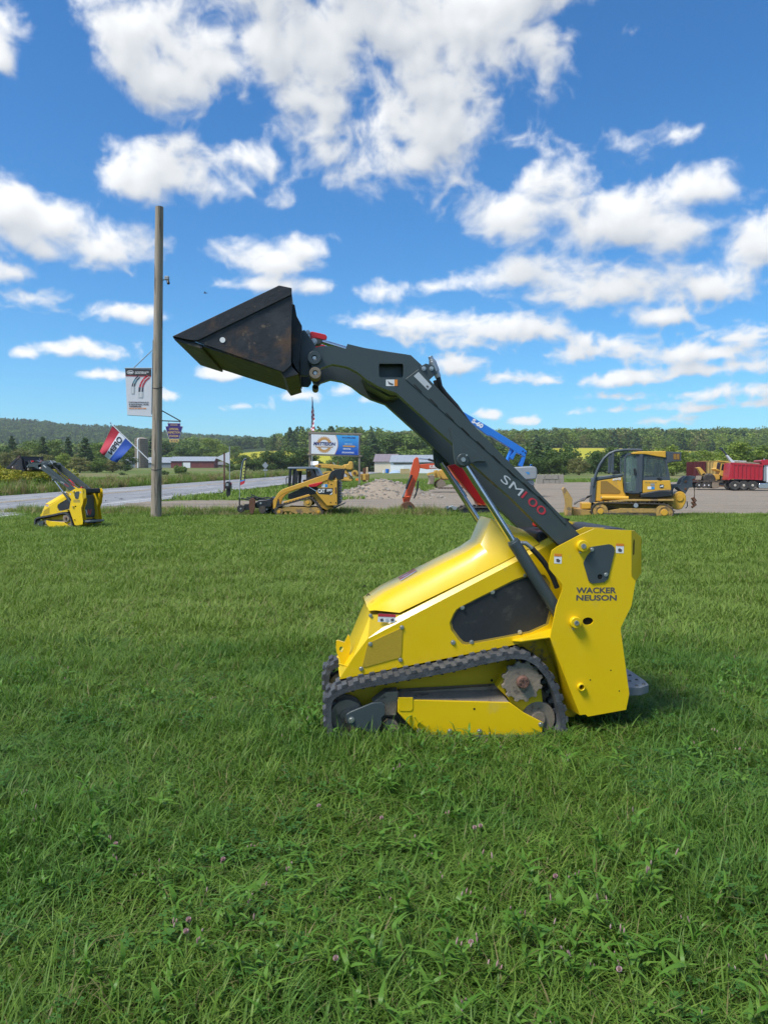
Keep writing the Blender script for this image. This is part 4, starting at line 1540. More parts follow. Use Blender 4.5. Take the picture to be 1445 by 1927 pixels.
def build_grass():
    rs = np.random.RandomState(3)
    near = [grass_clump(s, 46, .10, .06, .15, .0036, .0078, .30, 1.2, M_GRASS, 5) for s in range(7)]
    long_ = [grass_clump(50 + s, 14, .05, .13, .23, .0035, .0075, .5, 1.3, M_GRASS, 6) for s in range(4)]
    X, Y = field_points(rs, 7000, 1.75, 7.5, 0.62)
    k = ~in_loader(X, Y)
    lawn_scatter('lawn_grass', rs, X[k], Y[k], near, .8, 1.35, 'dense short green lawn grass round the large loader', 'grass')
    X, Y = field_points(rs, 1100, 1.75, 8.0, 0.5)
    k = ~in_loader(X, Y, .03)
    lawn_scatter('long_grass', rs, X[k], Y[k], long_, .7, 1.2, 'longer arching grass blades standing out of the near lawn', 'grass', .3)
    mid = [grass_clump(100 + s, 80, .24, .07, .15, .006, .011, .35, 1.1, M_GRASS_FAR, 3) for s in range(5)]
    X, Y = field_points(rs, 6200, 7.0, 16, .9)
    lawn_scatter('mid_lawn_grass', rs, X, Y, mid, .8, 1.3, 'mown green lawn stretching behind the large loader', 'grass')
    far = [grass_clump(200 + s, 170, .5, .07, .14, .009, .016, .3, 1.1, M_GRASS_FAR, 2) for s in range(5)]
    X, Y = field_points(rs, 8500, 15.0, 33.5, 1.0)
    lawn_scatter('far_lawn_grass', rs, X, Y, far, .8, 1.3, 'far strip of lawn running up to the gravel yard', 'grass')
    # weeds in patches
    weeds = [weed_plant(s, R.randint(8, 13), R.uniform(.10, .19), s % 5 == 0) for s in range(20)]
    X, Y = field_points(rs, 1900, 1.75, 6.0, 0.25)
    patch = np.sin(X * 2.1 + 1.0) + np.sin(Y * 2.9 + X * 1.3) + 0.8 * np.sin(X * 4.7 - Y * 3.1) + 0.9 * (Y < 3.2)
    k = ~in_loader(X, Y, .02) & (patch > rs.uniform(-.6, 1.6, len(X)))
    lawn_scatter('smartweed', rs, X[k], Y[k], weeds, .6, 1.25, 'leafy smartweed with small pink flower spikes among the near grass', 'weeds', .35)
    clov = [clover_patch(s) for s in range(4)]
    X, Y = field_points(rs, 420, 1.75, 6.5, 0.4)
    patch = np.sin(X * 3.1 - Y) + np.sin(Y * 2.3 - X * 1.9)
    k = ~in_loader(X, Y, .02) & (patch > 0.0)
    lawn_scatter('clover', rs, X[k], Y[k], clov, .8, 1.3, 'low clover leaves in patches among the near grass', 'clover', .15)
    # unmown fringe between the lawn and the gravel, road verge
    fr = [grass_clump(300 + s, 60, .35, .18, .42, .012, .022, .2, .8, M_GRASS_FAR if s < 3 else M_DRY, 3) for s in range(5)]
    X = rs.uniform(-17, 3, 900)
    Y = rs.normal(34.0, 1.0, 900) + 0.3 * np.sin(X)
    lawn_scatter('fringe_grass', rs, X, Y, fr, .7, 1.25, 'taller ragged grass fringe along the edge of the gravel drive', 'grass', .15)
    X = rs.uniform(3, 30, 500)
    Y = rs.normal(31.6, .5, 500)
    lawn_scatter('yard_fringe_grass', rs, X, Y, fr[:3], .35, .7, 'short grass fringe along the edge of the gravel yard', 'grass', .15)


build_grass()


def clover_head(parent):
    V, Fs = [], []
    r = random.Random(4)
    for i in range(110):
        z = 1 - 1.7 * (i + .5) / 110
        a = i * 2.39996
        q = math.sqrt(1 - z * z)
        d = Vector((q * math.cos(a), q * math.sin(a), z))
        t = d.orthogonal().normalized() * .0016
        c = d * .0085
        o = len(V)
        V += [tuple(c * .5 - t), tuple(c * .5 + t), tuple(c * 1.05 + t * .8 + Vector((0, 0, .002))), tuple(c * 1.05 - t * .8 + Vector((0, 0, .002)))]
        Fs.append((o, o + 1, o + 2, o + 3))
    return proto_mesh('blossom', V, Fs, M_PALE)


def build_clover_flowers():
    me = clover_head(None)
    spots = [(904, 1556, 'pink clover blossom just in front of the loader track, the brighter of two'), (893, 1559, 'small pink clover blossom touching the brighter one in front of the loader'),
             (1045, 1651, 'single pink clover blossom in the lawn below the loader tower'), (420, 1619, 'pink clover blossom in the lawn below the loader bucket'),
             (218, 1590, 'faint pink clover blossom at the left of the lawn'), (632, 1806, 'lilac clover blossom close to the bottom edge beside a seed head'),
             (350, 1755, 'ragged pink clover blossom low in the lawn, left of centre'), (718, 1541, 'tiny white clover blossom in front of the loader track roller'),
             (1165, 1827, 'white clover blossom low in the lawn, right of centre'), (355, 1733, 'pale clover blossom just above the ragged pink one'),
             (886, 1776, 'small white clover blossom in the lower middle of the lawn'), (600, 1518, 'white clover blossom below the front of the loader track')]
    for px, py, lab in spots:
        r = ray(px, py)
        t = (0.12 - CAMH) / r.z
        c = Vector((0, 0, CAMH)) + r * t
        root = empty('clover_flower', (c.x, c.y, 0))
        tag(root, lab, 'flower', 'clover blossoms in the lawn')
        st = MB().tube([(0, 0, 0), (.004, .003, .06), (0, 0, .118)], .0013, 5).build('stem', M_STEM, root)
        b = bpy.data.objects.new('blossom', me)
        COL.objects.link(b)
        b.parent = root
        b.location = (0, 0, .122)
        b.scale = (1.0,) * 3


build_clover_flowers()
# ---------------------------------------------------------------- trees
M_BARK = mat('bark', (0.085, 0.065, 0.048), 0.95, var=.3, vscale=5, bump=.03, bscale=9)
LEAF = [
    leaf_material('leaf_dark', (0.048, 0.095, 0.020), (0.108, 0.168, 0.038), transl=.2, rough=.6),
    leaf_material('leaf_mid', (0.100, 0.165, 0.030), (0.185, 0.250, 0.056), transl=.22, rough=.6),
    leaf_material('leaf_light', (0.145, 0.220, 0.030), (0.250, 0.300, 0.060), transl=.25, rough=.6),
    leaf_material('needle_dark', (0.036, 0.078, 0.026), (0.080, 0.135, 0.044), transl=.12, rough=.6),
    leaf_material('leaf_olive', (0.150, 0.165, 0.050), (0.230, 0.220, 0.085), transl=.22, rough=.6),
    leaf_material('goldenrod', (0.20, 0.22, 0.028), (0.42, 0.36, 0.03), transl=.25, rough=.6),
]


def leaf_cloud(seed, lobes, count, size, flat=0.0):
    """leaf-sized faces spread through the lobes' volume, mostly near their skins"""
    rs = np.random.RandomState(seed)
    C = np.array([l[:3] for l in lobes], float)
    Rr = np.array([l[3] for l in lobes], float)
    w = Rr ** 2
    idx = rs.choice(len(lobes), count, p=w / w.sum())
    d = rs.normal(size=(count, 3))
    d /= np.linalg.norm(d, axis=1)[:, None]
    rad = (1 - 0.45 * rs.rand(count) ** 2.2) * (1 + 0.22 * np.sin(d[:, 0] * 7 + idx) * np.cos(d[:, 2] * 6 + 2 * idx))
    P = C[idx] + d * (Rr[idx] * rad)[:, None] * np.array([1, 1, 0.82])
    n = d * 0.8 + rs.normal(size=(count, 3)) * 0.55 + np.array([0, 0, .25 + flat])
    n /= np.linalg.norm(n, axis=1)[:, None]
    a = rs.normal(size=(count, 3))
    u = np.cross(n, a)
    u /= np.linalg.norm(u, axis=1)[:, None]
    v = np.cross(n, u)
    s = (size * (0.6 + 0.8 * rs.rand(count)))[:, None]
    V = np.stack([P - u * s * .5, P + v * s * .38 + u * s * .05, P + u * s * .6, P - v * s * .38 + u * s * .05], 1).reshape(-1, 3)
    F_ = np.arange(count * 4).reshape(-1, 4)
    return V, F_


def np_mesh(name, V, F_, m):
    me = bpy.data.meshes.new(name)
    me.vertices.add(len(V))
    me.vertices.foreach_set('co', V.astype(np.float32).ravel())
    me.loops.add(F_.size)
    me.loops.foreach_set('vertex_index', F_.ravel().astype(np.int32))
    me.polygons.add(len(F_))
    me.polygons.foreach_set('loop_start', np.arange(0, F_.size, F_.shape[1], dtype=np.int32))
    me.polygons.foreach_set('loop_total', np.full(len(F_), F_.shape[1], np.int32))
    me.update(calc_edges=True)
    me.materials.append(m)
    return me


def broad_lobes(seed, wide=0.36, low=0.02):
    r = random.Random(seed)
    L = []
    for i in range(18):
        t = r.random()
        z = low + 0.10 + (0.80 - low) * t
        reach = wide * (0.35 + 0.75 * math.sin(math.pi * min(.98, 0.18 + t * 0.78))) * r.uniform(.55, 1.0)
        a = i * 2.4 + r.uniform(-.5, .5)
        L.append((math.cos(a) * reach, math.sin(a) * reach, z, r.uniform(.10, .175)))
    L.append((0, 0, .84, .13)); L.append((0, 0, .6, .2)); L.append((0, 0, .4, .22)); L.append((0, 0, .2, .22))
    return L


def pine_lobes(seed, wide=0.20):
    r = random.Random(seed)
    L = []
    for i in range(30):
        t = (i + r.random()) / 30
        z = 0.06 + 0.92 * t
        reach = wide * (1 - t) ** .8 * r.uniform(.5, 1.1)
        a = i * 2.4 + r.uniform(-.4, .4)
        L.append((math.cos(a) * reach, math.sin(a) * reach, z, .035 + .055 * (1 - t)))
    return L


def bush_lobes(seed):
    r = random.Random(seed)
    return [(r.uniform(-.6, .6), r.uniform(-.4, .4), r.uniform(.15, .65) , r.uniform(.22, .38)) for _ in range(9)]


CROWN, TRUNK = {}, {}
for kind, (lm, fn, cnt, sz) in dict(
        dark=(0, broad_lobes, 4200, .040), mid=(1, broad_lobes, 4200, .040), light=(2, broad_lobes, 4200, .040),
        pine=(3, pine_lobes, 3000, .036), olive=(4, broad_lobes, 3600, .042)).items():
    for v_ in range(3):
        V, F_ = leaf_cloud(v_ * 7 + len(kind), fn(v_ * 11 + 3 + len(kind)), cnt, sz)
        CROWN[kind, v_] = np_mesh('crown', V, F_, LEAF[lm])


def trunk_mesh(kind, v_):
    r = random.Random(v_ + 90)
    b = MB()
    top = .93 if kind == 'pine' else .62
    b.tube([(0, 0, -.03), (.005, 0, .15), (-.01, .008, .38), (.004, 0, top)], [.026, .021, .016, .004], 8)
    for i in range(6):
        a, z = i * 1.9 + v_, .22 + i * (.10 if kind == 'pine' else .06)
        L = .12 if kind == 'pine' else .22
        b.tube([(0, 0, z), (math.cos(a) * L * .5, math.sin(a) * L * .5, z + L * .45), (math.cos(a) * L, math.sin(a) * L, z + L * .9)], [.010, .007, .003], 5)
    me = bpy.data.meshes.new('trunk')
    me.from_pydata([tuple(p) for p in b.v], [], b.f)
    me.materials.append(M_BARK)
    me.polygons.foreach_set('use_smooth', [True] * len(me.polygons))
    return me


for kind in ('broad', 'pine'):
    for v_ in range(2):
        TRUNK[kind, v_] = trunk_mesh(kind, v_)
_tree_n = 0


def tree(px, top, Y, kind, label, group, wide=1.0):
    """a tree whose top is seen at (px, top), standing on the ground at distance Y"""
    global _tree_n
    p = at(px, top, Y)
    g = gz(p.x, Y)
    h = max(1.5, p.z - g)
    _tree_n += 1
    root = empty('pine_tree' if kind == 'pine' else 'tree', (p.x, Y, g), _tree_n * 2.1)
    root.scale = (h * wide, h * wide, h)
    tag(root, label, 'tree', group)
    for nm, me in (('crown', CROWN[kind, _tree_n % 3]), ('trunk', TRUNK['pine' if kind == 'pine' else 'broad', _tree_n % 2])):
        o = bpy.data.objects.new(nm, me)
        COL.objects.link(o)
        o.parent = root
    return root


ORD = ['first', 'second', 'third', 'fourth', 'fifth', 'sixth', 'seventh', 'eighth', 'ninth', 'tenth', 'eleventh', 'twelfth']
DESC = dict(dark='dark leafy', mid='mid-green leafy', light='bright yellow-green', pine='dark conifer', olive='dull olive')


def tree_row(items, what, group):
    for i, (px, top, Y, kind, w) in enumerate(items):
        tree(px, top, Y, kind, '%s tree, %s from left %s' % (DESC[kind], ORD[i], what), group, w)


tree_row([(-12, 826, 260, 'dark', 1.2), (22, 820, 275, 'pine', 1.3), (52, 826, 280, 'mid', 1.3), (80, 820, 285, 'pine', 1.2), (104, 824, 290, 'mid', 1.2), (128, 822, 280, 'pine', 1.2),
          (160, 822, 250, 'pine', 1.5), (186, 830, 270, 'mid', 1.2), (206, 834, 275, 'dark', 1.2)], 'in the tall row behind the small loader', 'trees across the roadside field')
tree_row([(8, 848, 215, 'olive', 1.7), (44, 846, 220, 'olive', 1.7), (84, 853, 210, 'olive', 1.7), (118, 850, 205, 'light', 1.6), (150, 860, 200, 'olive', 1.8), (182, 860, 205, 'mid', 1.8), (212, 860, 210, 'olive', 1.8), (236, 852, 230, 'dark', 1.4)],
         'in the scrubby row behind the small loader', 'low scrub trees behind the small loader')
tree_row([(246, 832, 420, 'mid', 1.4), (288, 818, 430, 'pine', 1.6), (305, 830, 425, 'dark', 1.4), (334, 838, 420, 'mid', 1.5), (366, 830, 415, 'dark', 1.7), (398, 825, 440, 'light', 1.4), (420, 836, 470, 'light', 1.3), (442, 838, 480, 'mid', 1.3)],
         'in the row behind silo and barn', 'trees behind the farm')
tree_row([(434, 866, 230, 'mid', 1.6), (456, 854, 250, 'dark', 1.5), (478, 850, 255, 'dark', 1.4), (500, 848, 250, 'dark', 1.5), (524, 846, 255, 'dark', 1.4), (546, 838, 262, 'dark', 1.5), (566, 842, 262, 'dark', 1.4), (592, 856, 265, 'dark', 1.5), (622, 866, 250, 'mid', 1.8), (652, 862, 262, 'dark', 1.5)],
         'in the dark row at the bend of the road', 'dark trees at the bend of the road')
tree_row([(684, 836, 300, 'dark', 1.3), (704, 822, 320, 'pine', 1.5), (724, 818, 335, 'dark', 1.3), (748, 812, 340, 'dark', 1.3), (772, 816, 335, 'mid', 1.3), (796, 820, 335, 'dark', 1.3), (822, 816, 340, 'dark', 1.3), (850, 822, 335, 'mid', 1.3), (878, 826, 330, 'dark', 1.3)],
         'in the dark row behind the white barn', 'trees behind the white barn')
tree_row([(905, 862, 205, 'dark', 1.4), (944, 850, 210, 'dark', 1.5), (972, 846, 205, 'dark', 1.5), (1012, 828, 225, 'pine', 1.6), (1000, 848, 200, 'dark', 1.5), (1034, 846, 205, 'dark', 1.5), (1062, 848, 200, 'dark', 1.5), (1090, 858, 195, 'olive', 1.5), (1118, 848, 230, 'dark', 1.5), (1146, 838, 240, 'dark', 1.5), (1176, 838, 240, 'pine', 1.5), (1206, 842, 240, 'dark', 1.5)],
         'in the clump beyond the gravel yard', 'dark trees beyond the gravel yard')
tree_row([(1236, 848, 250, 'mid', 1.4), (1266, 834, 180, 'light', 1.5), (1300, 852, 190, 'mid', 1.5), (1332, 846, 175, 'light', 1.5), (1366, 838, 200, 'mid', 1.5), (1398, 832, 165, 'light', 1.6), (1432, 834, 170, 'mid', 1.6), (1470, 832, 175, 'light', 1.6)],
         'in the leafy row behind the dump truck', 'leafy trees behind the dump truck')


# shrubs in the field
def shrub(px, top, Y, lm, label, w=1.0):
    p = at(px, top, Y)
    g = gz(p.x, Y)
    h = max(.5, p.z - g)
    V, F_ = leaf_cloud(int(px), bush_lobes(int(px)), 900, .14)
    root = empty('shrub', (p.x, Y, g - .03 * h))
    root.scale = (h * w, h * w, h)
    tag(root, label, 'shrub', 'shrubs in the roadside field')
    o = bpy.data.objects.new('foliage', np_mesh('foliage', V, F_, LEAF[lm]))
    COL.objects.link(o)
    o.parent = root
    st = MB()
    for a in range(3):
        st.tube([(0, 0, 0), (.12 * math.cos(a * 2.1), .12 * math.sin(a * 2.1), .3), (.3 * math.cos(a * 2.1), .3 * math.sin(a * 2.1), .6)], [.03, .02, .01], 5)
    st.build('stem', M_BARK, root)


shrub(337, 871, 190, 1, 'round green bush in front of the red barn')
shrub(311, 884, 170, 0, 'low dark bush right beside the utility pole')
shrub(348, 888, 165, 0, 'low spreading bush below the round bush by the red barn', 1.8)
shrub(232, 888, 170, 0, 'low dark bush in the field below the hanging flag', 1.6)
shrub(30, 877, 100, 0, 'dark bush at the left end of the goldenrod')


def forest(name, y0, y1, px0, px1, step, hmin, hmax, seed, label, mats, leafn=420, lsize=.085):
    rs = np.random.RandomState(seed)
    protos = []
    for i, (lm, fn) in enumerate(mats):
        V, F_ = leaf_cloud(seed + i, fn(seed + i * 5), leafn, lsize)
        protos.append(np_mesh('wood_tree', V, F_, LEAF[lm]))
    Ys = np.arange(y0, y1, step)
    P = []
    for y in Ys:
        a, b = (px0 - CX) / FOC * y, (px1 - CX) / FOC * y
        xs = np.arange(a, b, step)
        P.append(np.c_[xs, np.full(len(xs), y)])
    P = np.concatenate(P)
    P += rs.uniform(-.5, .5, P.shape) * step * 1.1
    n = len(P)
    Z = zg(P[:, 0], P[:, 1])
    h = rs.uniform(hmin, hmax, n)
    w = h * rs.uniform(.95, 1.5, n)
    return scatter(name, np.c_[P, Z - .5], np.c_[np.zeros(n), np.zeros(n), rs.uniform(0, 6.28, n)], np.c_[w, w, h], rs.randint(0, len(protos), n), protos, label, 'woods')


B_, P_ = broad_lobes, pine_lobes
forest('hillside_woods', 600, 1010, 520, 1650, 9.5, 8, 15, 21, 'green wooded hillside behind the yard and barns', [(1, B_), (1, B_), (2, B_), (0, B_), (2, B_), (4, B_), (1, B_), (3, P_)])
forest('pine_woods', 545, 620, 548, 715, 7.0, 13, 19, 61, 'stand of tall pines on the rise behind the billboard', [(1, P_), (3, P_), (1, B_), (1, P_)], 500, .08)
forest('yard_woods', 300, 425, 655, 890, 9.5, 7, 11, 81, 'dark woods behind the barns and the boom lift', [(0, B_), (1, B_), (0, B_), (3, P_)], 600, .075)
forest('clump_woods', 250, 330, 935, 1072, 9.5, 7, 11, 85, 'dark wood edge behind the concrete blocks', [(0, B_), (0, B_), (3, P_), (1, B_)], 600, .075)
forest('far_yard_woods', 300, 430, 1130, 1700, 9.5, 6, 10, 91, 'mixed woods behind the bulldozer and the trucks', [(0, B_), (1, B_), (2, B_), (0, B_), (4, B_)], 600, .075)
forest('far_ridge_woods', 880, 1850, -160, 600, 12.0, 10, 16, 31, 'long blue-green wooded ridge far beyond the farm', [(0, B_), (1, B_), (0, B_), (3, P_)], 260, .12)
forest('valley_woods', 500, 880, -160, 400, 10.0, 9, 15, 41, 'woods filling the valley behind the silo', [(0, B_), (1, B_), (1, B_), (4, B_)], 420, .085)


def tall_weeds():
    rs = np.random.RandomState(77)
    tw = [grass_clump(400 + s, 55, .6, .7, 1.5, .03, .06, .1, .55, M_DRY if s in (1, 3, 5) else M_GRASS_FAR, 3) for s in range(7)]
    Y = rs.uniform(26, 190, 2600) ** 1.0
    off = 12.9 + np.abs(rs.normal(0, 2.6, 2600))
    X = -15.0 + 0.056 * (Y - 30) - off
    k = X / Y > -0.62
    lawn_scatter('roadside_weeds', rs, X[k], Y[k], tw, .4, .95, 'tall green and tan weeds along the far side of the road', 'weeds', .12)
    # goldenrod bank behind the small loader
    gr = []
    for s in range(3):
        V, F_ = leaf_cloud(s + 5, [(rs.uniform(-.7, .7), rs.uniform(-.7, .7), rs.uniform(.7, 1.15), rs.uniform(.2, .35)) for _ in range(9)], 420, .13)
        V2, F2 = leaf_cloud(s + 15, [(rs.uniform(-.8, .8), rs.uniform(-.8, .8), rs.uniform(.2, .6), rs.uniform(.25, .4)) for _ in range(9)], 420, .16)
        me = np_mesh('goldenrod', np.r_[V, V2], np.r_[F_, F2 + len(V)], LEAF[5])
        me.materials.append(LEAF[1])
        me.polygons.foreach_set('material_index', np.r_[np.zeros(len(F_)), np.ones(len(F2))].astype(np.int32))
        gr.append(me)
    px = rs.uniform(-10, 118, 260)
    Y = rs.uniform(64, 84, 260)
    X = (px - CX) / FOC * Y
    lawn_scatter('goldenrod', rs, X, Y, gr, .9, 1.5, 'bank of yellow goldenrod behind the small loader arms', 'wildflowers', .1)
    # grass over the middle ground
    md = [grass_clump(500 + s, 60, .9, .15, .4, .04, .07, .2, .8, M_GRASS_FAR, 2) for s in range(4)]
    X, Y = field_points(rs, 9000, 36, 130, .6, .55, 2)
    k = ~in_poly(X, Y, [(x * 1.0, y) for x, y in YARD]) & ~((X < road_x(Y, -.8)) & (X > road_x(Y, 13.0)))
    lawn_scatter('meadow_grass', rs, X[k], Y[k], md, .7, 1.3, 'rough meadow grass beyond the drive and across the road', 'grass', .1)


tall_weeds()
# ---------------------------------------------------------------- machines in the yard
M_CAT = mat('track_loader_yellow', (0.62, 0.33, 0.035), 0.5, coat=.15, var=.12, vscale=1.5, dirt=((0.30, 0.21, 0.11), .22, 3.0, .7))
M_DEERE = mat('dozer_yellow', (0.64, 0.35, 0.03), 0.5, coat=.15, var=.12, vscale=1.5, dirt=((0.30, 0.20, 0.10), .26, 2.5, .7))
M_DIRTY = mat('dirty_yellow_steel', (0.40, 0.25, 0.07), 0.85, var=.25, vscale=3, dirt=[((0.17, 0.12, 0.075), .45, 3.5), ((0.10, 0.08, 0.06), .2, 9)], bump=.01, bscale=14)
M_OLDY = mat('old_yellow', (0.56, 0.33, 0.055), 0.65, var=.15, vscale=1.2, dirt=((0.24, 0.13, 0.05), .30, 2.2))
M_BLACKP = mat('black_paint', (0.018, 0.020, 0.024), 0.45, var=.2, vscale=4, dirt=((0.10, 0.09, 0.075), .15, 5))
M_CHAR = mat('charcoal_paint', (0.060, 0.075, 0.092), 0.45, var=.15, vscale=3)
M_TRK = mat('crawler_track', (0.055, 0.048, 0.042), 0.85, var=.3, vscale=6, dirt=((0.16, 0.115, 0.07), .4, 5), bump=.01, bscale=20)
M_SROOF = mat('cab_roof_grey', (0.16, 0.20, 0.25), 0.4, var=.1)
M_GLASS = mat('cab_glass', (0.16, 0.25, 0.23), 0.06, spec=.9, var=.1, alpha=.30)
M_GLASSD = mat('dark_glass', (0.02, 0.025, 0.03), 0.06, spec=.9, var=.1)
M_ORANGE = mat('excavator_orange', (0.66, 0.085, 0.022), 0.42, coat=.2, var=.08, vscale=2)
M_BLUE = mat('lift_blue', (0.012, 0.16, 0.58), 0.4, coat=.2, var=.06)
M_LGRY = mat('light_grey_paint', (0.26, 0.29, 0.31), 0.5, var=.08)
M_TRUCKR = mat('truck_red', (0.40, 0.014, 0.028), 0.42, coat=.3, var=.1, vscale=1, dirt=((0.22, 0.06, 0.05), .2, 1.6, .6))
M_CONT = mat('container_maroon', (0.10, 0.016, 0.018), 0.6, var=.2, vscale=1)
M_CONTY = mat('container_tan', (0.40, 0.27, 0.085), 0.6, var=.15, vscale=1)
M_TYRE = mat('tyre', (0.045, 0.043, 0.040), 0.9, var=.2, vscale=4, dirt=((0.15, 0.135, 0.115), .4, 3))
M_RIMW = mat('wheel_rim', (0.52, 0.48, 0.40), 0.5, var=.25, vscale=6)
M_CHR = mat('polished_steel', (0.55, 0.57, 0.60), 0.2, metal=.9, var=.08)
M_WHT = mat('white_paint', (0.72, 0.73, 0.74), 0.45, var=.06)
M_TIN = mat('brown_rust', (0.12, 0.055, 0.03), 0.85, var=.35, vscale=4)
M_STICK = mat('sticker_blue', (0.03, 0.26, 0.62), 0.4, var=.05)


class Rig:
    """a machine traced on its side plane and built at its real depth"""
    def __init__(self, name, px, Y, rz, near, zoom, label, cat, group=None, gpy=None):
        p = at(px, HORIZON, Y)
        z = gz(p.x, Y)
        self.f = Frame((p.x, Y, z), rz)
        self.root = empty(name, (p.x, Y, z), rz)
        tag(self.root, label, cat, group)
        self.z, self.near = zoom, near
        self.S = self.f.scale(near)

    def pts(self, pts, y=None):
        return self.f.z(self.z, pts, self.near if y is None else y)

    def v(self, x, y, yl=None):
        return self.f.zv(self.z, x, y, self.near if yl is None else yl)

    def poly(self, name, pts, m, y0=None, y1=None, bevel=.015, parent=None, trace=None, holes=(), label=None):
        y0 = self.near if y0 is None else y0
        y1 = -self.near if y1 is None else y1
        t = y0 if trace is None else trace
        P = self.f.z(self.z, pts, t)
        H = [self.f.z(self.z, h, t) for h in holes]
        return MB().prism(P, y0, y1, holes=H).build(name, m, parent or self.root, bevel=0 if holes else bevel, label=label)

    def tube(self, name, pts, r, m, y=None, parent=None, n=10):
        return MB().tube([self.v(x, yy, y) for x, yy in pts], r, n).build(name, m, parent or self.root)

    def disc(self, name, x, y, r_px, m, y0, y1, parent=None, n=28, hole=0.0, bevel=.01):
        c = self.f.z(self.z, [(x, y)], self.near)[0]
        r = r_px / self.z[2] * self.S
        return MB().cyl((c[0], y0, c[1]), (c[0], y1, c[1]), r, n=n, hole=hole * r).build(name, m, parent or self.root, bevel=bevel)

    def wheel(self, x, y, r_px, y0, y1, rim=.55, mr=None, name='wheel'):
        c = self.f.z(self.z, [(x, y)], self.near)[0]
        r = r_px / self.z[2] * self.S
        w = abs(y1 - y0)
        s = 1 if y1 > y0 else -1
        b = MB()
        rows = []
        for (rr, yy) in ((.58, .04), (.86, 0), (.97, .08), (1, .25), (1, .75), (.97, .92), (.86, 1), (.58, .96)):
            rows.append([Vector((c[0] + math.cos(2 * math.pi * i / 32) * r * rr, y0 + s * w * yy, c[1] + math.sin(2 * math.pi * i / 32) * r * rr)) for i in range(32)])
        o = MB().loft(rows).build(name, M_TYRE, self.root)
        k = MB()
        k.cyl((c[0], y0 + s * w * .10, c[1]), (c[0], y0 + s * w * .9, c[1]), r * rim, n=28)
        k.cyl((c[0], y0 - s * w * .02, c[1]), (c[0], y0 + s * w * .12, c[1]), r * rim * .42, r * rim * .55, n=18)
        k.build('rim', mr or M_RIMW, o, bevel=.01)
        return o

    def text(self, s, x0, y0, x1, y1, h, m, y=None, bold=.03, parent=None, slant=0.0, name='lettering'):
        A, B = self.v(x0, y0, y), self.v(x1, y1, y)
        return put_text(s, A, B, h / self.z[2] * self.S, (0, 0, 1), m, parent or self.root, name=name, bold=bold, lift=.012, slant=slant)

    def flat(self, name, pts, m, y, parent=None):
        q = [self.v(x, yy, y) for x, yy in pts]
        return MB().quad(*q).build(name, m, parent or self.root, smooth=0)


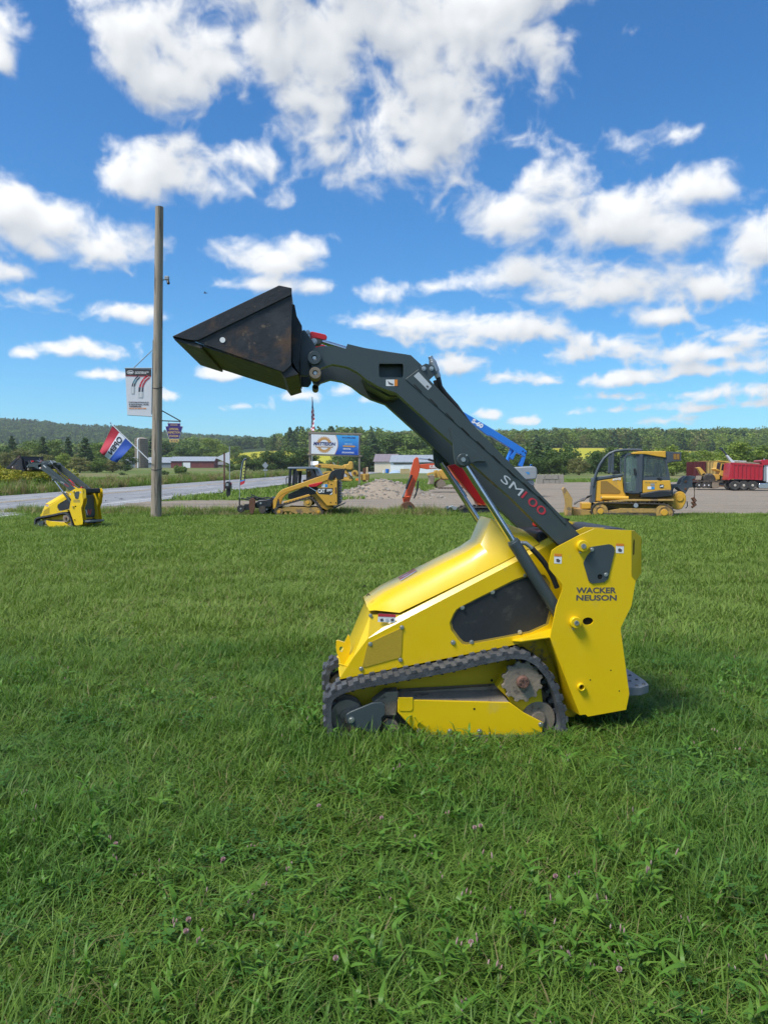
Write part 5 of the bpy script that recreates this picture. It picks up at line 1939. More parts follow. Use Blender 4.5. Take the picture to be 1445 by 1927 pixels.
# ---- skid-steer style track loader with rake attachment
def build_cat():
    g = Rig('skid_track_loader', 562, 33.0, 0.0, -.86, (440, 850, 6.568), 'yellow and black open-cab track loader with black rake attachment, below the billboard', 'track loader')
    n = g.near
    # tracks
    outer = [(500, 745), (505, 710), (540, 668), (640, 640), (760, 606), (930, 558), (965, 565), (1010, 615), (1085, 715), (1105, 755), (1085, 785), (1040, 795), (560, 792), (515, 775)]
    for s, (a, b) in (('n', (n, n + .42)), ('f', (-n - .42, -n))):
        path = g.pts(outer)
        track_belt(path, a, b, .06, 34, .035, g.root, M_TRK, chevron=0)
        g_y = a if s == 'n' else b - .3
        g.poly('track_frame', [(550, 722), (655, 682), (1035, 690), (1040, 720), (1005, 748), (900, 762), (730, 760), (690, 735), (590, 745)], M_DIRTY, a + .04, b - .1, trace=n)
        for x, y, r in ((912, 628, 54), (560, 742, 44), (1045, 745, 46)):
            o = g.disc('track_wheel', x, y, r, M_DIRTY, a + .02, b - .06, hole=.0)
            g.disc('wheel_hub', x, y, r * .42, M_CAT, a - .0, a + .03, parent=o)
        for x in (640, 700, 770, 840, 910, 980):
            g.disc('track_roller', x, 768, 18, M_DIRTY, a + .03, b - .06)
    g.poly('chassis', [(600, 630), (920, 528), (1010, 512), (1150, 668), (1225, 690), (1145, 728), (1085, 700), (980, 560), (920, 545), (640, 640)], M_CAT, n + .30, -n - .30, trace=n)
    g.poly('fender', [(600, 622), (925, 524), (945, 548), (645, 640)], M_CAT, n + .05, n + .42, trace=n)
    g.poly('lower_body', [(660, 525), (880, 432), (1030, 440), (1010, 520), (930, 535), (690, 590), (655, 580)], M_BLACKP, n + .25, -n - .25, trace=n)
    g.poly('engine_body', [(1040, 420), (1105, 356), (1278, 350), (1280, 665), (1150, 672), (1012, 512)], M_CAT, n + .05, -n - .05, trace=n, bevel=.03)
    bd = g.poly('rear_door', [(1282, 352), (1300, 350), (1302, 650), (1282, 655)], M_BLACKP, n + .08, -n - .08, trace=n)
    X1 = g.pts([(1302, 500)])[0][0]
    zt, zb = g.pts([(1300, 370)])[0][1], g.pts([(1300, 640)])[0][1]
    for i in range(8):
        z = zt + (zb - zt) * (i + .5) / 8
        MB().box((X1 + .02, 0, z), (.05, -2 * n - .3, .06), Matrix.Rotation(math.radians(30), 3, 'Y')).build('louver', M_CHAR, bd)
    g.poly('rear_skid', [(1225, 690), (1360, 636), (1362, 648), (1235, 704)], M_BLACKP, n + .1, -n - .1, trace=n)
    # cab
    g.poly('cab_roof', [(655, 198), (672, 188), (985, 185), (1030, 203), (1018, 222), (965, 216), (662, 216)], M_SROOF, n + .12, -n - .12, trace=n, bevel=.04)
    for (y0, y1) in ((n + .14, n + .22), (-n - .22, -n - .14)):
        g.poly('cab_front_post', [(678, 214), (712, 214), (700, 425), (664, 425)], M_BLACKP, y0, y1, trace=n)
        g.poly('cab_middle_post', [(752, 214), (796, 214), (782, 395), (745, 395)], M_BLACKP, y0, y1, trace=n)
        g.poly('cab_rear_post', [(890, 214), (965, 214), (1025, 312), (1000, 330), (890, 372)], M_BLACKP, y0, y1, trace=n, holes=[[(905, 232), (940, 232), (955, 300), (905, 330)]])
    g.poly('rear_window', [(985, 208), (1030, 206), (1072, 292), (1022, 306)], M_SROOF, n + .22, -n - .22, trace=n)
    st = g.poly('seat', [(880, 250), (930, 240), (962, 262), (950, 345), (900, 365), (830, 372), (830, 350), (890, 340)], mat('seat_tan', (0.28, 0.18, 0.075), .8), -.28, .28, trace=n, bevel=.04)
    g.flat('roof_plate', [(775, 212), (892, 212), (890, 236), (778, 236)], mat('plate_gold', (0.42, 0.30, 0.05), .5), n + .118)
    g.tube('grab_handle', [(650, 420), (648, 330), (660, 310), (690, 318)], .02, M_BLACKP, n + .1)
    # lift arms
    for (y0, y1) in ((n + .02, n + .16), (-n - .16, -n - .02)):
        a = g.poly('lift_arm', [(485, 602), (555, 500), (600, 465), (1195, 258), (1165, 348), (915, 442), (888, 428), (650, 502), (582, 540), (542, 590), (526, 650), (520, 692), (485, 712)], M_CAT, y0, y1, trace=n, bevel=.02)
        g.poly('rear_linkage', [(1152, 348), (1200, 250), (1255, 218), (1355, 206), (1345, 250), (1330, 338), (1280, 350), (1245, 290), (1215, 350)], M_BLACKP, y0, y1, trace=n)
        g.poly('red_link', [(920, 408), (1092, 370), (1096, 386), (1020, 432), (930, 437)], M_REDP, y0 + .0 - .02, y0 + .06, trace=n)
        g.tube('arm_ram', [(935, 440), (1030, 495)], .03, M_CHR, (y0 + y1) / 2)
    for i in range(4):
        g.tube('hose', [(1220, 345), (1240 + 18 * i, 260 + 8 * i), (1300 + 10 * i, 235), (1330, 300 + 6 * i)], .022, M_BLK, n + .3 + .2 * i)
    # decals
    g.flat('decal', [(1030, 452), (1226, 450), (1216, 500), (1190, 532), (1052, 522), (1030, 500)], M_BLACKP, n + .045)
    g.text('CAT', 1040, 510, 1126, 508, 50, M_WHITE, n + .045, bold=.05)
    g.text('289D', 1145, 492, 1216, 490, 30, M_WHITE, n + .045, bold=.04)
    g.flat('decal', [(1185, 530), (1222, 495), (1216, 520), (1196, 534)], M_WHITE, n + .04)
    g.flat('sticker', [(1085, 402), (1125, 400), (1125, 440), (1085, 440)], M_WHITE, n + .045)
    g.flat('sticker', [(1125, 400), (1160, 402), (1158, 440), (1125, 440)], M_STICK, n + .045)
    for x, y in ((1165, 385), (1205, 405), (1195, 628), (1260, 632)):
        g.disc('body_hole', x, y, 8, M_HOLE, n + .04, n + .06)
    g.poly('tail_light', [(1250, 440), (1268, 440), (1268, 518), (1250, 518)], M_TIN, n + .04, n + .06, trace=n)
    # front coupler and rake
    g.poly('front_coupler', [(440, 560), (500, 590), (520, 700), (470, 760), (440, 700)], M_BLACKP, -.55, .55, trace=n)
    rk = g.poly('rake_frame', [(75, 575), (90, 570), (245, 600), (240, 615), (85, 588)], M_BLACKP, n + .1, n + .18, trace=n)
    g.poly('rake_frame', [(75, 575), (90, 570), (245, 600), (240, 615), (85, 588)], M_BLACKP, .6, .68, trace=n)
    g.poly('rake_drum_cover', [(250, 640), (300, 600), (420, 590), (470, 640), (460, 690), (260, 700)], M_BLACKP, n + .1, -n + .1, trace=n, bevel=.05)
    g.disc('rake_drum', 350, 715, 46, M_TRK, n + .05, -n + .05)
    for i in range(16):
        a = i * .9
        c = g.f.z(g.z, [(350 + 50 * math.cos(a), 715 + 50 * math.sin(a))], n)[0]
        MB().box((c[0], n + .15 + i * .1, c[1]), (.06, .05, .06)).build('rake_tooth', M_STEEL, rk)
    g.poly('end_plate', [(190, 600), (215, 572), (245, 572), (268, 600), (262, 700), (240, 770), (205, 770), (188, 690)], M_TIN, n - .02, n + .04, trace=n)
    g.poly('gearbox', [(132, 650), (192, 645), (192, 722), (132, 722)], M_BLACKP, n + .1, n + .4, trace=n)
    g.wheel(85, 705, 48, n, n + .16, .5, M_LGRY, 'gauge_wheel')
    g.wheel(85, 705, 48, .55, .71, .5, M_LGRY, 'gauge_wheel')
    g.tube('wheel_fork', [(72, 575), (70, 640), (85, 700)], .03, M_BLACKP, n + .08)
    for i in range(7):
        r = random.Random(i)
        g.tube('hose', [(210 + r.uniform(-10, 40), 525 + r.uniform(0, 50)), (300 + r.uniform(-40, 40), 575 + r.uniform(-20, 30)), (400 + r.uniform(-40, 40), 590 + r.uniform(-30, 40)), (470, 600 + r.uniform(-30, 60))], .024, M_BLACKP, n + .2 + .2 * i)
    for i, (x, y) in enumerate(((330, 640), (420, 640), (300, 690), (445, 570), (400, 700))):
        g.disc('rake_fitting', x, y, 12, (M_STEEL, mat('fitting_yellow', (.5, .45, .05), .6))[i % 2], n + .05 + .1 * i, n + .2 + .1 * i)


build_cat()


# ---- bulldozer
def build_dozer():
    g = Rig('bulldozer', 1185, 32.6, -math.radians(12), -1.15, (1030, 800, 3.482), 'yellow bulldozer with glazed cab, roll bar and rear winch, behind the large loader tower', 'bulldozer')
    n = g.near
    outer = [(282, 565), (285, 545), (310, 515), (345, 504), (400, 504), (560, 508), (700, 510), (780, 516), (820, 545), (832, 572), (824, 598), (800, 614), (560, 616), (340, 612), (300, 600)]
    for a, b in ((n, n + .5), (-n - .5, -n)):
        track_belt(g.pts(outer), a, b, .05, 40, .05, g.root, M_TRK, name='track', lug_fill=.18)
        g.poly('track_frame', [(330, 572), (470, 548), (710, 552), (715, 600), (340, 602)], M_DIRTY, a + .05, b - .08, trace=n)
        g.poly('frame_cover', [(470, 545), (712, 548), (712, 575), (470, 575)], M_DIRTY, a + .01, b - .2, trace=n)
        g.poly('rock_guard', [(325, 572), (560, 578), (572, 590), (560, 604), (330, 602)], M_TRK, a - .01, a + .06, trace=n)
        g.poly('rock_guard', [(580, 580), (712, 580), (712, 604), (580, 604)], M_TRK, a - .01, a + .06, trace=n)
        for x, y, r, nm in ((348, 565, 46, 'front_idler'), (766, 572, 52, 'drive_sprocket')):
            o = g.disc(nm, x, y, r, M_DIRTY, a + .02, b - .08, n=36)
            g.disc('hub', x, y, r * .38, M_DEERE, a - .03, a + .03, parent=o)
            g.disc('hub_ring', x, y, r * .72, M_DIRTY, a - .0, a + .04, parent=o, hole=.8)
        for x in (430, 490, 550, 610, 670):
            g.disc('track_roller', x, 602, 14, M_DIRTY, a + .06, b - .1)
        g.disc('carrier_roller', 580, 527, 14, M_LGRY, a - .01, b - .15)
    g.poly('chassis', [(300, 500), (340, 465), (520, 450), (830, 455), (840, 520), (760, 548), (380, 548), (310, 540)], M_DIRTY, n + .5, -n - .5, trace=n)
    g.poly('engine_side', [(318, 366), (496, 338), (506, 440), (522, 452), (522, 482), (345, 500), (308, 500)], M_DEERE, n + .35, -n - .35, trace=n, bevel=.03)
    g.poly('engine_screen', [(352, 366), (395, 366), (482, 430), (482, 446), (470, 452), (350, 450)], mat('dozer_screen', (.26, .15, .03), .8, var=.4, vscale=40), n + .335, n + .36, trace=n)
    g.poly('hood', [(306, 352), (330, 340), (500, 318), (500, 336), (330, 362), (306, 366)], M_CHAR, n + .33, -n - .33, trace=n, bevel=.03)
    g.poly('radiator_guard', [(302, 345), (326, 342), (316, 510), (288, 514)], M_CHAR, n + .3, -n - .3, trace=n, bevel=.03)
    g.poly('air_precleaner', [(440, 305), (455, 297), (478, 300), (482, 318), (440, 322)], M_BLACKP, -.2, .2, trace=n)
    # roll bar
    for y in (n + .32, -n - .32):
        g.tube('roll_bar', [(300, 400), (304, 365), (322, 310), (345, 258), (372, 218), (405, 188), (445, 170), (500, 163), (560, 162), (620, 164)], .062, M_CHAR, y, n=12)
        g.poly('roll_bar_post', [(424, 180), (442, 178), (438, 312), (419, 312)], M_CHAR, y - .06, y + .06, trace=n)
    # cab
    g.poly('cab_floor', [(505, 440), (600, 445), (625, 360), (808, 360), (815, 428), (740, 446), (620, 450), (560, 455)], M_CHAR, n + .2, -n - .2, trace=n)
    for s, (y0, y1) in enumerate(((n + .16, n + .24), (-n - .24, -n - .16))):
        dr = g.poly('cab_side', [(506, 205), (530, 180), (640, 172), (780, 205), (808, 352), (808, 362), (625, 362), (606, 446), (505, 442)], M_CHAR, y0, y1, trace=n,
                    holes=[[(515, 205), (530, 194), (575, 190), (588, 215), (590, 300), (577, 428), (560, 436), (515, 430)], [(640, 202), (774, 216), (785, 338), (632, 338)]])
        g.poly('door_glass', [(513, 203), (530, 192), (577, 188), (590, 215), (592, 300), (579, 432), (513, 434)], M_GLASS, y0 + .03, y0 + .04, trace=n, bevel=0)
        wd = g.poly('side_window', [(638, 200), (776, 214), (787, 340), (630, 340)], M_GLASS, y0 + .03, y0 + .04, trace=n, bevel=0)
        for i in range(1, 14):
            x = 632 + 154 * i / 14
            xt = 640 + 135 * i / 14
            MB().tube([g.v(xt, 202 + 12 * i / 14, y0), g.v(x, 339, y0)], .007, 4).build('guard_wire', M_CHAR, wd)
        for i in range(1, 13):
            t = i / 13
            MB().tube([g.v(640 - 8 * t, 203 + 135 * t, y0), g.v(775 + 11 * t, 216 + 122 * t, y0)], .007, 4).build('guard_wire', M_CHAR, wd)
        g.poly('door_handle', [(566, 282), (580, 282), (584, 325), (570, 330)], M_BLACKP, y0 - .05, y0, trace=n)
        g.poly('window_latch', [(716, 346), (735, 342), (752, 348), (738, 360)], M_BLACKP, y0 - .05, y0, trace=n)
        g.poly('cab_post', [(604, 190), (628, 190), (622, 440), (604, 440)], M_CHAR, y0 - .05, y1, trace=n)
    g.poly('front_window', [(508, 210), (513, 210), (511, 435), (506, 435)], M_GLASS, n + .25, -n - .25, trace=n, bevel=0)
    g.poly('rear_window', [(786, 225), (790, 225), (806, 345), (802, 345)], M_GLASS, n + .25, -n - .25, trace=n, bevel=0)
    g.poly('operator_seat', [(640, 330), (720, 330), (735, 240), (755, 240), (750, 358), (640, 358)], M_BLACKP, -.3, .3, trace=n, bevel=.04)
    g.poly('control_column', [(520, 380), (560, 375), (570, 436), (515, 436)], M_LGRY, -.4, .4, trace=n)
    g.poly('roof', [(545, 182), (600, 171), (778, 169), (780, 213), (720, 205), (640, 190), (560, 190)], M_DEERE, n + .1, -n - .1, trace=n, bevel=.03)
    g.poly('air_conditioner', [(780, 172), (882, 176), (880, 236), (822, 238), (802, 246), (785, 246), (780, 214)], M_CHAR, n + .15, n + 1.0, trace=n, bevel=.02)
    ac = g.flat('grille', [(824, 186), (868, 188), (868, 226), (824, 224)], M_TIN, n + .145)
    for i in range(4):
        x = 832 + 10 * i
        g.poly('grille_bar', [(x, 189), (x + 3, 189), (x + 3, 224), (x, 224)], M_DEERE, n + .135, n + .143, trace=n, parent=ac)
    g.poly('rear_body', [(625, 362), (810, 362), (816, 428), (735, 432), (735, 445), (625, 446)], M_DEERE, n + .14, -n - .14, trace=n, bevel=.03)
    g.poly('fuel_tank', [(608, 448), (700, 432), (735, 426), (818, 426), (826, 440), (824, 468), (700, 480), (612, 476)], M_BLACKP, n + .02, n + .6, trace=n, bevel=.06)
    g.poly('fender', [(300, 508), (520, 486), (830, 484), (832, 498), (520, 500), (310, 520)], M_DIRTY, n + .02, n + .5, trace=n)
    g.tube('blade_lift_ram', [(355, 476), (530, 478)], .085, M_DEERE, n + .25, n=16)
    g.tube('ram_rod', [(350, 476), (392, 476)], .05, M_CHR, n + .25, n=14)
    # blade
    bl = []
    for (x, y) in ((112, 408), (126, 428), (138, 470), (142, 520), (138, 570), (126, 600), (112, 600), (122, 560), (124, 520), (118, 470), (100, 425)):
        bl.append((x, y))
    g.poly('blade', bl, M_DIRTY, n - .45, -n + .45, trace=n - .45)
    g.poly('blade_end_plate', [(96, 428), (112, 408), (122, 416), (164, 482), (158, 598), (132, 604), (122, 520)], M_DIRTY, n - .47, n - .43, trace=n - .45)
    for (y0, y1) in ((n + .1, n + .35), (-n - .35, -n - .1)):
        g.poly('push_arm', [(150, 545), (300, 560), (420, 575), (420, 590), (290, 596), (150, 600)], M_DIRTY, y0, y1, trace=n)
    g.poly('blade_frame', [(225, 514), (290, 512), (285, 548), (225, 550)], M_DEERE, n + .2, -n - .2, trace=n)
    g.poly('blade_frame', [(150, 560), (280, 548), (285, 600), (165, 602)], M_DIRTY, n + .3, -n - .3, trace=n)
    for i in range(3):
        g.tube('hose', [(175, 520 - 4 * i), (200, 500 - 3 * i), (240, 492 - 6 * i), (262, 466 + 5 * i), (288, 458)], .028, M_BLACKP, n + .4 + .15 * i)
    # winch and grapple arch
    g.poly('winch', smooth_poly([(838, 462), (866, 436), (900, 436), (924, 462), (924, 505), (895, 556), (850, 558), (822, 540), (826, 500)], 2), M_DEERE, -.65, .65, trace=n, bevel=.04)
    g.disc('winch_cap', 880, 478, 22, M_DEERE, -.69, -.64)
    g.poly('arch', [(818, 402), (842, 390), (890, 386), (902, 352), (930, 332), (960, 330), (990, 336), (988, 350), (968, 356), (968, 408), (945, 412), (922, 452), (892, 432), (862, 406), (842, 418), (836, 450), (818, 445)], M_CHAR, -.55, -.40, trace=n, bevel=.02)
    g.poly('arch', [(818, 402), (842, 390), (890, 386), (902, 352), (930, 332), (960, 330), (990, 336), (988, 350), (968, 356), (968, 408), (945, 412), (922, 452), (892, 432), (862, 406), (842, 418), (836, 450), (818, 445)], M_CHAR, .40, .55, trace=n, bevel=.02)
    g.poly('fairlead', [(948, 360), (970, 358), (970, 410), (948, 412)], M_TIN, -.4, .4, trace=n)
    for x, y in ((922, 370), (922, 420), (880, 448)):
        g.disc('arch_pin', x, y, 8, M_TIN, -.58, -.54)
    g.tube('cable', [(963, 412), (963, 478)], .018, M_TRK, -.45)
    ch = MB()
    for i in range(7):
        c = g.v(960 + (i % 3 - 1) * 6, 484 + i * 9, -.45)
        ch.cyl(c - Vector((.05, .03, 0)), c + Vector((.05, .03, .06)), .05, .04, n=8)
    ch.build('chain', M_TIN, g.root)
    g.tube('winch_hose', [(905, 545), (918, 530), (914, 500)], .02, M_BLACKP, -.68)
    g.text('650J', 426, 368, 480, 360, 18, M_WHITE, n + .345, bold=.04, slant=.15)
    g.flat('sticker', [(655, 402), (680, 402), (680, 420), (655, 420)], M_WHITE, n + .13)
    g.flat('sticker', [(680, 402), (701, 402), (701, 420), (680, 420)], M_STICK, n + .13)
    lg = g.flat('emblem', [(734, 391), (738, 388), (760, 389), (763, 393), (761, 411), (756, 414), (738, 413), (734, 409)], M_BLACKP, n + .13)
    g.flat('emblem_figure', [(737, 404), (742, 397), (750, 396), (754, 392), (760, 393), (757, 399), (760, 408), (754, 404), (745, 403), (739, 409)], M_WHITE, n + .124, parent=lg)
    for x in (640, 660, 680, 700):
        g.flat('decal', [(x, 372), (x + 14, 372), (x + 14, 378), (x, 378)], M_DIRTY, n + .13)
    g.flat('decal', [(675, 382), (702, 382), (702, 396), (675, 396)], M_LGRY, n + .13)


build_dozer()


# ---- mini excavator behind the loader
def build_excavator():
    g = Rig('mini_excavator', 900, 34.5, 0.0, -.7, (420, 740, 3.284), 'orange mini excavator with its bucket resting on the gravel, half hidden by the large loader', 'excavator')
    n = -.12
    g.near = n
    g.S = g.f.scale(n)
    g.poly('dipper', [(1178, 408), (1192, 394), (1206, 398), (1213, 440), (1216, 470), (1205, 510), (1150, 672), (1138, 690), (1112, 672), (1108, 640), (1118, 650), (1155, 500), (1160, 470)], M_ORANGE, n, .12, bevel=.02)
    g.poly('boom', [(1196, 452), (1214, 440), (1260, 436), (1330, 432), (1420, 450), (1520, 560), (1600, 640), (1570, 665), (1490, 590), (1400, 490), (1330, 464), (1262, 470), (1215, 462)], M_ORANGE, n + .02, .10, bevel=.02)
    g.tube('boom_ram', [(1420, 520), (1500, 640)], .07, M_BLACKP, 0)
    g.tube('dipper_ram', [(1210, 404), (1270, 408)], .028, M_CHR, 0)
    g.tube('dipper_ram', [(1265, 408), (1380, 440)], .05, M_BLACKP, 0)
    g.tube('bucket_ram', [(1165, 505), (1130, 590)], .055, M_BLACKP, n - .1)
    g.tube('bucket_rod', [(1130, 590), (1108, 645)], .03, M_CHR, n - .1)
    for i in range(2):
        g.tube('hose', [(1205, 540), (1202 - 4 * i, 590), (1190, 620 + 8 * i), (1178, 650)], .03, M_BLACKP, n - .04 + .12 * i)
    g.tube('link', [(1105, 645), (1150, 640)], .035, M_ORANGE, n - .06)
    bk = g.poly('bucket', smooth_poly([(1098, 690), (1115, 674), (1150, 666), (1180, 690), (1205, 735), (1200, 758), (1128, 758), (1098, 735)], 1), M_TIN, -.3, .3, trace=n, bevel=.03)
    g.poly('bucket_side', [(1140, 690), (1165, 695), (1190, 735), (1170, 752), (1140, 745)], M_BLACKP, -.325, -.3, trace=n, parent=bk)
    for i in range(4):
        MB().box((g.pts([(1112, 756)])[0][0], -.24 + .16 * i, g.pts([(1112, 752)])[0][1]), (.10, .07, .06)).build('tooth', M_STEEL, bk)
    g.text('KUBOTA', 1275, 464, 1345, 460, 20, M_WHITE, n + .02, bold=.04)
    # undercarriage and house
    g.near = n = -.75
    g.S = g.f.scale(n)
    outer = [(1460, 745), (1465, 715), (1500, 700), (1760, 700), (1790, 720), (1790, 748), (1765, 765), (1490, 765)]
    for a, b in ((n, n + .32), (-n - .32, -n)):
        track_belt(g.pts(outer), a, b, .05, 26, .03, g.root, M_TRK)
        g.poly('track_frame', [(1500, 715), (1760, 715), (1760, 750), (1500, 750)], M_BLACKP, a + .05, b - .05, trace=n)
        for x in (1490, 1765):
            g.disc('track_wheel', x, 733, 26, M_BLACKP, a + .03, b - .03)
    g.poly('dozer_blade', [(1385, 715), (1402, 702), (1420, 715), (1418, 760), (1390, 762)], M_BLACKP, n, -n, trace=n)
    g.poly('blade_arm', [(1415, 725), (1520, 715), (1520, 735), (1415, 745)], M_BLACKP, -.4, -.25, trace=n)
    g.poly('blade_arm', [(1415, 725), (1520, 715), (1520, 735), (1415, 745)], M_BLACKP, .25, .4, trace=n)
    g.poly('blade_bracket', [(1395, 705), (1420, 695), (1450, 705), (1440, 722), (1400, 722)], M_LGRY, n + .1, n + .5, trace=n)
    g.poly('slew_base', [(1560, 640), (1840, 630), (1850, 680), (1800, 700), (1580, 695)], M_ORANGE, n + .05, -n - .05, trace=n, bevel=.06)
    g.poly('engine_cover', [(1700, 560), (1840, 560), (1860, 630), (1850, 660), (1700, 660)], M_ORANGE, n + .08, -n - .08, trace=n, bevel=.08)
    g.poly('canopy', [(1600, 560), (1800, 555), (1805, 566), (1600, 572)], M_ORANGE, n + .15, -n - .15, trace=n, bevel=.03)
    g.poly('seat', [(1660, 645), (1700, 640), (1705, 590), (1720, 590), (1722, 650), (1660, 655)], M_BLACKP, -.25, .25, trace=n)


build_excavator()


# ---- boom lift
def build_lift():
    g = Rig('boom_lift', 965, 60.0, 0.0, -.3, (860, 760, 6.881), 'bright blue telescopic boom lift rising behind the large loader arm', 'boom lift')
    n = g.near
    g.poly('boom', [(-200, -60), (-150, -40), (90, 106), (420, 300), (860, 574), (906, 614), (884, 690), (760, 628), (705, 582), (430, 412), (395, 410), (200, 262), (-140, 50), (-230, 0)], M_BLUE, n, .3, bevel=.04)
    g.poly('boom_end', [(-320, -120), (-200, -60), (-230, 0), (-340, -70)], M_LGRY, n + .08, .22, bevel=.03)
    g.text('S-60', 182, 236, 316, 320, 62, M_WHITE, n, bold=.05)
    g.tube('lift_ram', [(705, 585), (640, 760)], .16, M_BLUE, 0, n=14)
    for y0, y1 in ((n, n + .1), (.2, .3)):
        g.poly('riser', [(848, 682), (888, 690), (846, 815), (800, 795)], M_BLUE, y0, y1, trace=n)
        g.poly('riser', [(680, 690), (744, 608), (772, 622), (722, 724)], M_BLUE, y0, y1, trace=n)
    for x, y in ((850, 612), (882, 632), (822, 652)):
        g.disc('boom_bolt', x, y, 9, M_HOLE, n - .02, n + .02)
    g.poly('turret', smooth_poly([(560, 830), (830, 812), (1000, 804), (1040, 842), (1040, 952), (1000, 985), (600, 985)], 1), M_LGRY, -1.1, 1.1, trace=-1.1, bevel=.12)
    g.flat('sticker', [(885, 880), (935, 884), (935, 915), (910, 905)], M_STICK, -1.115)
    for y in (795, 800):
        g.disc('turret_light', 950, y, 12, M_BLUE, -.6, -.4)
    g.poly('chassis', [(480, 985), (1000, 985), (1010, 1060), (480, 1060)], M_LGRY, -.9, .9, trace=-1.1, bevel=.08)
    for x in (560, 930):
        for y0, y1 in ((-1.2, -.8), (1.2, .8)):
            g.near = -1.1
            g.S = g.f.scale(-1.1)
            g.wheel(x, 1118, 82, y0, y1, .5, M_LGRY)


build_lift()


# ---- dump truck, trailer and what it carries
def build_trucks():
    zt_ = (1280, 840, 8.758)
    rz = -math.radians(10)
    g = Rig('dump_truck', 1412, 78.0, rz, -1.25, zt_, 'red dump truck with ribbed body standing in the gravel yard', 'dump truck')
    n = g.near
    bd = g.poly('dump_body', [(830, 268), (868, 290), (1362, 312), (1346, 556), (850, 532), (792, 556), (800, 505)], M_TRUCKR, n, -n, bevel=.05)
    g.poly('body_top_rail', [(826, 262), (1365, 300), (1364, 322), (860, 300)], M_TRUCKR, n - .06, n + .02, trace=n, parent=bd)
    g.poly('body_bottom_rail', [(798, 540), (850, 518), (1350, 540), (1348, 558), (850, 536), (792, 558)], M_TRUCKR, n - .06, n + .02, trace=n, parent=bd)
    for i in range(8):
        x = 866 + i * 68
        g.poly('rib', [(x, 300 + i * 2), (x + 16, 301 + i * 2), (x + 12, 534 + i * 1.5), (x - 4, 533 + i * 1.5)], M_TRUCKR, n - .08, n + .02, trace=n, parent=bd)
    g.poly('gravel_load', [(868, 292), (900, 262), (1150, 255), (1320, 278), (1340, 306)], M_GRAVEL, n + .2, -n - .2, trace=n, bevel=.1)
    g.poly('cab_shield', [(1322, 236), (1345, 222), (1520, 215), (1520, 300), (1360, 312)], M_TRUCKR, n, -n, bevel=.05)
    g.poly('chassis', [(832, 545), (1500, 555), (1500, 610), (840, 600)], M_BLACKP, -.5, .5, trace=n)
    for x in (905, 1050, 1195):
        g.wheel(x, 642, 76, n, n + .55, .52)
        g.wheel(x, 642, 76, -n, -n - .55, .52)
    g.wheel(1740, 655, 74, n, n + .4, .52)
    g.wheel(1740, 655, 74, -n, -n - .4, .52)
    g.poly('fuel_tank', [(1290, 620), (1310, 606), (1560, 606), (1560, 700), (1310, 698), (1290, 680)], M_CHR, n, n + .6, bevel=.1)
    g.tube('exhaust_guard', [(1388, 570), (1388, 345)], .20, M_LGRY, n + .25, n=16)
    g.tube('exhaust_stack', [(1388, 345), (1386, 235), (1375, 205)], .09, M_CHR, n + .25, n=12)
    g.poly('cab', [(1412, 300), (1560, 290), (1600, 400), (1780, 440), (1800, 620), (1420, 600)], M_WHT, n + .1, -n - .1, trace=n, bevel=.1)
    g.poly('cab_window', [(1500, 320), (1556, 316), (1585, 400), (1500, 405)], M_GLASSD, n + .08, n + .12, trace=n)
    # trailer
    t = Rig('equipment_trailer', 1340, 81.0, rz, -1.25, zt_, 'low flatbed equipment trailer hitched behind the red dump truck', 'trailer')
    n = t.near
    t.poly('deck', [(245, 560), (830, 568), (830, 598), (640, 600), (250, 585)], M_TRK, n, -n)
    t.poly('tool_box', [(525, 575), (640, 582), (642, 678), (560, 692), (525, 680)], M_MUD, n, -n, bevel=.04)
    t.poly('beam', [(640, 590), (830, 600), (826, 640), (640, 640)], M_CHAR, n + .1, -n - .1)
    for x in (310, 400, 470):
        t.wheel(x, 640, 46, n, n + .4, .5, M_WHT)
        t.wheel(x, 640, 46, -n, -n - .4, .5, M_WHT)
    t.poly('ramp', [(325, 550), (345, 480), (362, 485), (340, 556)], M_MUD, n + .1, -n - .1)
    # yellow machine on the trailer
    y = Rig('loader_on_trailer', 1350, 81.0, rz, -.9, zt_, 'small yellow articulated machine with glazed cab loaded on the trailer', 'loader')
    n = y.near
    y.poly('cab', [(620, 245), (650, 234), (835, 262), (825, 300), (800, 520), (700, 500), (640, 470), (660, 410), (590, 395), (570, 372), (600, 350)], M_OLDY, n, -n, bevel=.04)
    y.poly('windscreen', [(612, 262), (668, 275), (648, 388), (594, 362)], M_GLASSD, n - .02, n + .02)
    y.poly('side_window', [(690, 288), (728, 292), (715, 398), (672, 390)], M_GLASSD, n - .02, n + .02)
    y.poly('door_window', [(750, 292), (812, 296), (800, 500), (735, 485)], M_GLASSD, n - .02, n + .02)
    y.poly('cab_roof', [(616, 240), (650, 230), (838, 256), (836, 275), (650, 252)], M_OLDY, n - .08, -n + .08)
    y.poly('hood', [(470, 470), (560, 455), (660, 470), (650, 548), (420, 552), (440, 500)], M_OLDY, n + .1, -n - .1, bevel=.05)
    y.poly('boom', [(275, 350), (345, 338), (420, 420), (455, 462), (385, 488), (365, 470), (310, 365)], M_OLDY, -.4, .4, trace=n, bevel=.03)
    y.poly('boom_window', [(372, 462), (412, 438), (430, 452), (385, 475)], M_HOLE, -.43, -.39, trace=n)
    for a, b in ((n, n + .45), (-n, -n - .45)):
        y.wheel(480, 540, 92, a, b, .4, M_TYRE)
        y.wheel(740, 545, 60, a, b, .4, M_TYRE)
    # containers and crane behind
    c = Rig('shipping_container', 1322, 92.0, -math.radians(2), -1.22, zt_, 'maroon and tan shipping container with open doors behind the trailer', 'container')
    n = c.near
    x0, z1 = c.pts([(225, 248)])[0]
    x1 = c.pts([(1090, 250)])[0][0]
    z0 = -.0
    xm = c.pts([(418, 250)])[0][0]
